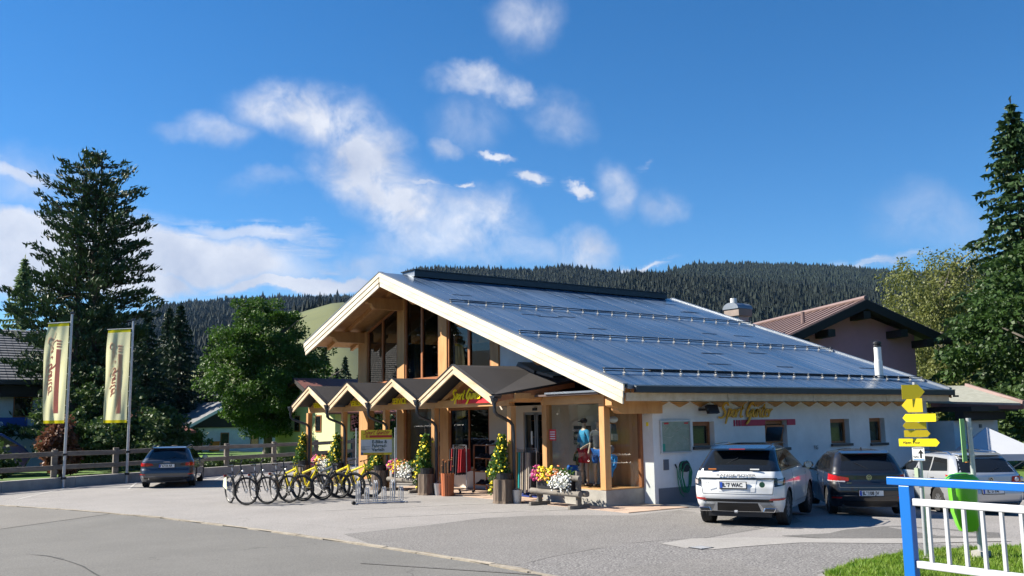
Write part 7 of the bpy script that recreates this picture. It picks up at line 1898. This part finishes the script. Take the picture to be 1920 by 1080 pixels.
sd_ = thing('satellite_dish', 'dark round satellite dish standing by the white cottages', 'satellite dish', (30.6, 84, 3)); MB().lathe([(.7, .0), (.6, .08), (.1, .2)], (30.6, 81.0, 3.9), 16, 'y').build('dish', DARKMETAL, sd_); MB().tube([(30.6, 81.3, 2.5), (30.6, 81.2, 3.9)], .05, 6).build('mast', STEEL, sd_)
cr_ = thing('crate', 'orange crate by the wall of the white cottage', 'crate', (26.9, 81, 0)); MB().box(26.8, 27.5, 80.9, 81.5, 0, .75).build('box', mat('orange_plastic', (.7, .2, .02), .5), cr_); MB().box(26.75, 27.55, 80.85, 81.55, .75, .82).build('lid', mat('orange_plastic', (.7, .2, .02), .5), cr_)
yb = house('yellow_house', 'pale yellow house seen through the open corner under the porches', (26.5, 38, 56, 66), -.5, 3.1, 5.2, .8, PALEY, REDT, DARKW, 'x')
for y in (58.5, 62): hwin(yb, (26.49, y, 2.2), (0, -1, 0), .9, 1.1)
for x in (28, 30.5): hwin(yb, (x, 55.99, 2.2), (1, 0, 0), .9, 1.1)
zsheet('lawn', [(13, 43.5), (24, 49), (40, 56), (40, 75), (24, 79), (14, 60)], .01, LAWN)

# ------------------------------------------------------------------ trees
TRUNK = mat('brown_bark', (.10, .075, .055), .95, col2=(.05, .035, .03), vscale=2, bump=.6)
TRUNKG = mat('grey_bark', (.22, .20, .18), .95, col2=(.10, .09, .08), vscale=2, bump=.5)
N_PINE = leafmat('pine_needles', (.022, .052, .022), (.048, .085, .026), .9, .12)
N_SPR = leafmat('spruce_needles', (.014, .036, .018), (.028, .056, .020), .8, .12)
N_SPR2 = leafmat('bright_spruce_needles', (.024, .058, .020), (.046, .085, .026), .9, .15)
N_LARCH = leafmat('larch_needles', (.13, .20, .09), (.17, .24, .10), 1, .35)
L_ROUND = leafmat('lime_tree_leaves', (.036, .092, .012), (.082, .165, .020), 1.1, .28)
L_MAPLE = leafmat('maple_leaves', (.026, .064, .014), (.055, .105, .020), 1.3, .25)
L_BIRCH = leafmat('birch_leaves', (.115, .14, .036), (.18, .19, .05), 1.0, .3)
L_SHRUB = leafmat('shrub_leaves', (.035, .075, .018), (.075, .12, .03), 1.6, .25)
L_RED = leafmat('reddish_shrub_leaves', (.14, .055, .035), (.20, .09, .05), 1.6, .25)

def conifer(name, label, x, y, h, rad, m, seed, z0=0.0, droop=.35, whorl=.42, per=7, spray=.42, start=.06, shape=.85, wid=.38, tri=1.0, group=None, jag=.25):
    r_ = np.random.default_rng(seed); t = thing(name, label, 'tree', (x, y, z0), 0, group)
    MB().tube([(x, y, z0-.4), (x+.05, y, z0+h*.5), (x, y, z0+h)], [h*.017+.05, h*.009+.02, .012], 8).build('trunk', TRUNK, t, smooth=True)
    Q = []; zz = h*start; br = MB()
    while zz < h*.985:
        f = zz/h; L0 = rad*(1-f)**shape*(1+.0*f)
        n = max(3, int(per*(1-.35*f)))
        a0 = r_.uniform(0, 2*PI)
        for k in range(n):
            a = a0+2*PI*k/n+r_.normal(0, .22); L = max(.12, L0*(1+r_.uniform(-jag, jag))); d = np.array([math.cos(a), math.sin(a), 0])
            ns_ = max(3, int(L/(spray*.42))); s = (np.arange(ns_)+.6)/ns_
            up = .22*(1-f*.2)
            P = np.array([x, y, z0+zz])+d*(s*L)[:, None]; P[:, 2] += L*(up*s*.6-droop*s**1.6)+.18*L*droop*(s > .85)
            if k % 2 == 0 and L > .9: br.tube([(x, y, z0+zz), tuple(P[len(P)//2]), tuple(P[-1])], [.03, .02, .008], 4, caps=False)
            side = np.array([-d[1], d[0], 0])
            w = wid*L*np.clip(1.15-s, .12, .75)
            for sg in (-1, 1):
                c = P+side*(sg*w*r_.uniform(.3, .8, ns_))[:, None]; c[:, 2] -= w*.25*r_.uniform(.2, 1.2, ns_)
                U = d*.6+side*sg*.8+np.array([0, 0, -.28])+r_.normal(0, .22, (ns_, 3))
                Q.append(leaf_quads(c, U, spray*r_.uniform(.7, 1.4, ns_), spray*.42*r_.uniform(.6, 1.3, ns_)))
            U = np.tile(d+np.array([0, 0, -.15]), (ns_, 1))+r_.normal(0, .2, (ns_, 3)); Q.append(leaf_quads(P, U, spray*1.1*np.ones(ns_), spray*.5*np.ones(ns_)))
            hg = P-np.array([0, 0, 1])*spray*.35; Q.append(leaf_quads(hg, np.tile([0, 0, -1.], (ns_, 1))+r_.normal(0, .3, (ns_, 3)), spray*.8*np.ones(ns_), spray*.4*np.ones(ns_)))
        zz += whorl*(.75+.5*r_.random())*(1 if f < .8 else .6)
    tip = np.array([[x, y, z0+h-.1*k] for k in range(6)]); Q.append(leaf_quads(tip, np.tile([0, 0, 1.], (6, 1))+r_.normal(0, .3, (6, 3)), spray*.7*np.ones(6), spray*.25*np.ones(6)))
    if br.v: br.build('limbs', TRUNK, t)
    quads_object('crown', np.concatenate(Q, 0), m, t)
    return t

def pine(label, x, y, h, prof, seed, stems=3):
    """old pine with several stems: upturned tufts at the ends of long limbs; prof = [(height fraction, radius)]"""
    r_ = np.random.default_rng(seed); t = thing('pine_tree', label, 'tree', (x, y, 0)); Q = []; br = MB(); st = []
    for k in range(stems):
        a = 2*PI*k/stems+.6; o = np.array([math.cos(a), math.sin(a)])*.55; top = h*(1-.07*k)
        p = [(x+o[0]*.6, y+o[1]*.6, -.4), (x+o[0]*1.0, y+o[1]*1.0, h*.35), (x+o[0]*1.2, y+o[1]*1.2, h*.7), (x+o[0]*.9, y+o[1]*.9, top)]
        st.append(p); MB().tube(p, [.30, .22, .13, .03], 8).build('trunk', TRUNK, t, smooth=True)
    zz = h*.10
    while zz < h*.985:
        f = zz/h; R = float(np.interp(f, [p[0] for p in prof], [p[1] for p in prof]))
        n = 7 if f > .5 else 6; a0 = r_.uniform(0, 2*PI)
        for k in range(n):
            a = a0+2*PI*k/n+r_.normal(0, .25); L = R*r_.uniform(.62, 1.12); d = np.array([math.cos(a), math.sin(a), 0])
            if r_.random() < .10: continue
            sp_ = st[r_.integers(0, stems)]; q = np.array(sp_[2] if f > .5 else sp_[1]); base = np.array([q[0], q[1], zz])
            tip_up = .10+.38*r_.random()*(.4+f)
            N = max(4, int(L*3.4)); s = np.linspace(.25, 1, N); P = base+d*(s*L)[:, None]; P[:, 2] += L*(-.16*s+tip_up*s**2.2)+r_.normal(0, .06, N)
            br.tube([tuple(base), tuple(base+d*L*.5+np.array([0, 0, -.05*L])), tuple(P[-1])], [.06, .04, .012], 4, caps=False)
            side = np.array([-d[1], d[0], 0])
            for j in range(N):
                wv = L*.30*(1.1-s[j])+.18; m = int(9+10*s[j])
                c = P[j]+side*r_.normal(0, wv*.7, (m, 1))+d*r_.normal(0, .16, (m, 1)); c[:, 2] += np.abs(r_.normal(0, .13, m))-.02
                U = d*.7+np.array([0, 0, .75])+r_.normal(0, .45, (m, 3)); Q.append(leaf_quads(c, U, r_.uniform(.22, .46, m), r_.uniform(.07, .15, m)))
        zz += .44*(.8+.4*r_.random())
    br.build('limbs', TRUNK, t); quads_object('crown', np.concatenate(Q, 0), N_PINE, t)
    return t

def leafy(name, label, x, y, h, r, m, seed, z_low=.8, n_cl=150, per=120, size=.24, sq=1.0, trunkm=None, cat='tree', group=None, droopy=False, cr=.95, trunk=True, holes=.12, nlobes=9):
    r_ = np.random.default_rng(seed); t = thing(name, label, cat, (x, y, 0), 0, group); zc = (h+z_low)/2; hz = (h-z_low)/2
    if trunk:
        lm = MB(); lm.tube([(x, y, -.4), (x+.08, y, z_low+hz*.3), (x, y, zc+hz*.45)], [.035*h, .024*h, .01*h], 10)
        tr = lm.build('trunk', trunkm or TRUNKG, t, smooth=True); bm_ = MB()
        for k in range(11):
            a = 2*PI*k/11+r_.uniform(-.2, .2); b = zc-hz*.55+k*hz*.11; e_ = r*.72
            bm_.tube([(x, y, b), (x+math.cos(a)*e_*.5, y+math.sin(a)*e_*.5, b+hz*.25), (x+math.cos(a)*e_, y+math.sin(a)*e_, b+hz*.42)], [.012*h, .007*h, .02], 5, caps=False)
        bm_.build('limbs', trunkm or TRUNKG, t)
    lob = unit(r_.normal(size=(nlobes, 3))); lamp = r_.uniform(.06, .30, nlobes)
    D = unit(r_.normal(size=(n_cl, 3))); rad = np.where(r_.random(n_cl) < .62, r_.uniform(.82, 1.0, n_cl), r_.uniform(.35, .85, n_cl))
    bump = 1+(np.clip(D@lob.T, 0, 1)**6)@lamp-.14; rad = rad*bump*r_.uniform(.9, 1.08, n_cl)
    taper = np.clip(1-.0*D[:, 2], .5, 1)
    Cc = np.stack([x+D[:, 0]*r*rad*sq, y+D[:, 1]*r*rad*sq, zc+D[:, 2]*hz*rad], 1); Cc[:, 2] = np.maximum(Cc[:, 2], z_low+.1)
    keep = r_.random(n_cl) > holes; Cc = Cc[keep]; D = D[keep]; Q = []
    for c, d in zip(Cc, D):
        k = int(per*r_.uniform(.6, 1.3)); cs = cr*r_.uniform(.6, 1.15)
        v = unit(r_.normal(size=(k, 3)))*(r_.random((k, 1))**.4); v[:, 2] *= .62 if not droopy else 1.5
        P = c+v*cs*np.array([1, 1, 1]); 
        if droopy: P[:, 2] -= cs*.8
        U = v*.8+np.array([0, 0, -.35 if not droopy else -1.0])+d*.35+r_.normal(0, .45, (k, 3)); V = None
        s = size*r_.uniform(.65, 1.3, k); Q.append(leaf_quads(P, U, s, s*(.72 if not droopy else .5)))
    quads_object('crown', np.concatenate(Q, 0), m, t)
    return t

pine('huge dark pine with several stems rising behind the two flags', 11.6, 57.1, 18.1, [(0, 3.4), (.15, 4.0), (.35, 4.2), (.50, 3.8), (.62, 3.1), (.72, 2.8), (.80, 2.6), (.88, 2.0), (.95, 1.3), (1.0, .5)], 11)
pine('second dark pine low on the left, its limbs over the grey tiled roof', 10.9, 54.0, 9.0, [(0, 2.0), (.4, 2.4), (.7, 1.8), (1.0, .5)], 12, 2)
conifer('larch_tree', 'slim pale green larch standing left of the huge pine', 12.2, 84.5, 16.2, 3.4, N_LARCH, 21, per=9, spray=.5, droop=.2)
conifer('spruce_tree', 'dark spruce at the left edge behind the tiled roof', 6.5, 82, 12.5, 3.6, N_SPR2, 22)
conifer('spruce_tree', 'dark spruce between the larch and the huge pine', 15.0, 80, 11.5, 3.6, N_SPR2, 23)
SPG = 'spruces in the dark stand left of the round tree'
base_s = []
for i, (x, y, h, r, lab) in enumerate([(26.8, 91, 14.0, 3.7, 'tallest spruce of the dark stand left of the round tree'), (23.0, 88, 12.8, 3.6, 'spruce of the dark stand nearest the huge pine'),
                           (31.2, 95, 11.4, 3.5, 'spruce of the dark stand touching the round tree'), (30.0, 106, 15.4, 3.9, 'spruce at the back of the dark stand, its tip showing between two others'), (19.0, 84, 12.2, 3.6, 'spruce of the dark stand partly hidden by the huge pine')]):
    conifer('spruce_tree', lab, x, y, h, r, N_SPR, 30+i, group=SPG, per=8, spray=.5)
src = [o for o in bpy.data.objects if o.name.startswith('spruce_tree') and o.get('group') == SPG and o.parent is None]
for i, (x, y, s, lab) in enumerate([(21, 93, .95, 'dark spruce filling the stand behind the red roof'), (25.2, 98, .9, 'dark spruce deep in the stand behind the white cottages'), (17.2, 90, 1.0, 'dark spruce deep in the stand right behind the huge pine'), (28.8, 99, .88, 'dark spruce in the stand above the farmhouse roof'), (34.5, 103, .92, 'dark spruce half hidden behind the round tree crown')]):
    o = copy_tree(src[i % len(src)]); o.location = (x, y, 0); o.scale = (s, s, s); o.rotation_euler.z = i*1.3; o['label'] = lab
leafy('lime_tree', 'big round leafy tree with bright green sunlit crown left of the shop', 25.6, 65.2, 10.2, 3.65, L_ROUND, 41, z_low=.9, n_cl=380, per=230, size=.18, cr=.95, nlobes=16, holes=.02)
leafy('lime_tree', 'smaller leafy tree tucked against the right side of the big round tree', 30.3, 66.8, 6.4, 2.5, L_ROUND, 42, z_low=.5, n_cl=90, per=110, size=.26)
leafy('shrub', 'dark leafy shrub behind the porches near the fence', 29.5, 57.5, 3.6, 2.6, L_SHRUB, 43, z_low=.1, n_cl=60, per=90, size=.22, cat='shrub', trunk=False)
conifer('spruce_tree', 'bright green young conifer right of the round tree', 38.5, 84, 9.6, 2.9, N_SPR2, 44, per=9, spray=.45)
for i, (x, y, h, lab) in enumerate([(52.4, 108, 10.6, 'left one of the two dark spruces in front of the meadow'), (56.8, 112, 10.2, 'right one of the two dark spruces in front of the meadow'), (60.0, 115, 7.8, 'small spruce at the foot of the meadow beside the shop post'), (47.5, 100, 8.6, 'short spruce between the bright conifer and the two dark ones')]):
    conifer('spruce_tree', lab, x, y, h, 2.6, N_SPR, 50+i, per=8, spray=.5)
# undergrowth and shrubs behind the fence on the left
for i, (x, y, h, r, m, lab) in enumerate([(9.6, 47.6, 2.6, 1.6, L_SHRUB, 'leafy bush right behind the fence below the left flag'), (12.2, 48.5, 3.2, 2.1, L_SHRUB, 'tall leafy bush behind the fence between the flags'), (13.9, 50.2, 3.0, 1.6, L_SHRUB, 'leafy bush behind the fence right of the right flag'),
                                       (8.6, 46.6, 2.3, .55, L_RED, 'small tree with reddish leaves below the white house'), (10.8, 50.8, 5.2, 2.6, L_SHRUB, 'dark bush in the shade under the huge pine'), (5.2, 44.5, 1.4, 1.3, L_SHRUB, 'yellow-green shrub in front of the blue van'),
                                       (15.2, 53.2, 1.6, 1.0, L_SHRUB, 'bush beside the pale green cottage wall'), (22.6, 74, 2.3, 1.7, L_SHRUB, 'round bush between the red roofed cottage and the white cottage')]):
    leafy('shrub', lab, x, y, h, r, m, 60+i, z_low=.15, n_cl=58, per=90, size=.20, cat='shrub', trunk=(i == 3), cr=.62)
hb = thing('hedge', 'low dark hedge plants along the retaining wall behind the bicycles', 'hedge', (16, 43.5, 0)); Pm = []
for k in range(46):
    f = k/45; c = (11.6+f*11.4, 41.0+f*6.0, .35); Pm.append(cloud(85, c, (.5, .4, .42)))
leaves('foliage', np.concatenate(Pm), .16, L_SHRUB, hb)
# right side
leafy('birch_tree', 'yellowish drooping birch behind the pink house', 65.5, 36.6, 14.6, 4.5, L_BIRCH, 71, z_low=2.0, n_cl=300, per=150, size=.22, droopy=True, cr=1.0, holes=.1)
leafy('birch_tree', 'lower yellowish birch showing under the eave of the pink house', 55.5, 30.3, 6.6, 2.4, L_BIRCH, 72, z_low=.5, n_cl=90, per=110, size=.24, droopy=True)
conifer('spruce_tree', 'tall spruce with layered drooping boughs at the right edge', 46.1, 21.4, 17.6, 4.6, N_SPR2, 73, per=10, spray=.42, whorl=.46, droop=.42, jag=.38, shape=.78)
leafy('maple_tree', 'dense green maple at the right edge in front of the tall spruce', 41.6, 18.2, 9.4, 3.4, L_MAPLE, 74, z_low=1.0, n_cl=240, per=170, size=.20, nlobes=12, cr=.8)
leafy('maple_tree', 'second maple crown cut by the right edge of the picture', 40.5, 14.2, 7.8, 3.2, L_MAPLE, 75, z_low=.8, n_cl=120, per=110, size=.26)
leafy('shrub', 'dark shrubs behind the white tent', 36.8, 15.5, 3.4, 2.6, L_SHRUB, 76, z_low=-.3, n_cl=70, per=90, size=.22, cat='shrub', trunk=False)
conifer('spruce_tree', 'dark spruce far behind the birch', 78, 41, 11, 3.4, N_SPR, 77)
conifer('spruce_tree', 'dark spruce between the birch and the tall right spruce', 74, 34.5, 12.5, 3.4, N_SPR, 78)
conifer('spruce_tree', 'dark spruce behind the right maples', 60, 24, 12, 3.6, N_SPR, 79)

# a row of spruces beyond the road on the shop's front side: the shop glass mirrors them
src2 = [o for o in bpy.data.objects if o.name.startswith('spruce_tree') and o.get('group') == SPG and o.parent is None][:5]
for i, (x, y, s) in enumerate([(-3, 62, 1.0), (-7, 68, 1.1), (-12, 74, 1.15), (-6, 80, 1.1), (1, 72, 1.05), (-17, 66, 1.1), (-14, 84, 1.2), (-1, 88, 1.15), (-22, 76, 1.1), (-9, 55, .95), (-15, 50, .9), (-22, 56, 1.0)]):
    o = copy_tree(src2[i % 5]); o.location = (x, y, 0); o.scale = (s*1.2, s*1.2, s); o.rotation_euler.z = i*1.7; o['group'] = 'spruces across the road mirrored in the shop windows'; o['label'] = 'dark spruce across the road, mirrored in the upstairs shop windows'
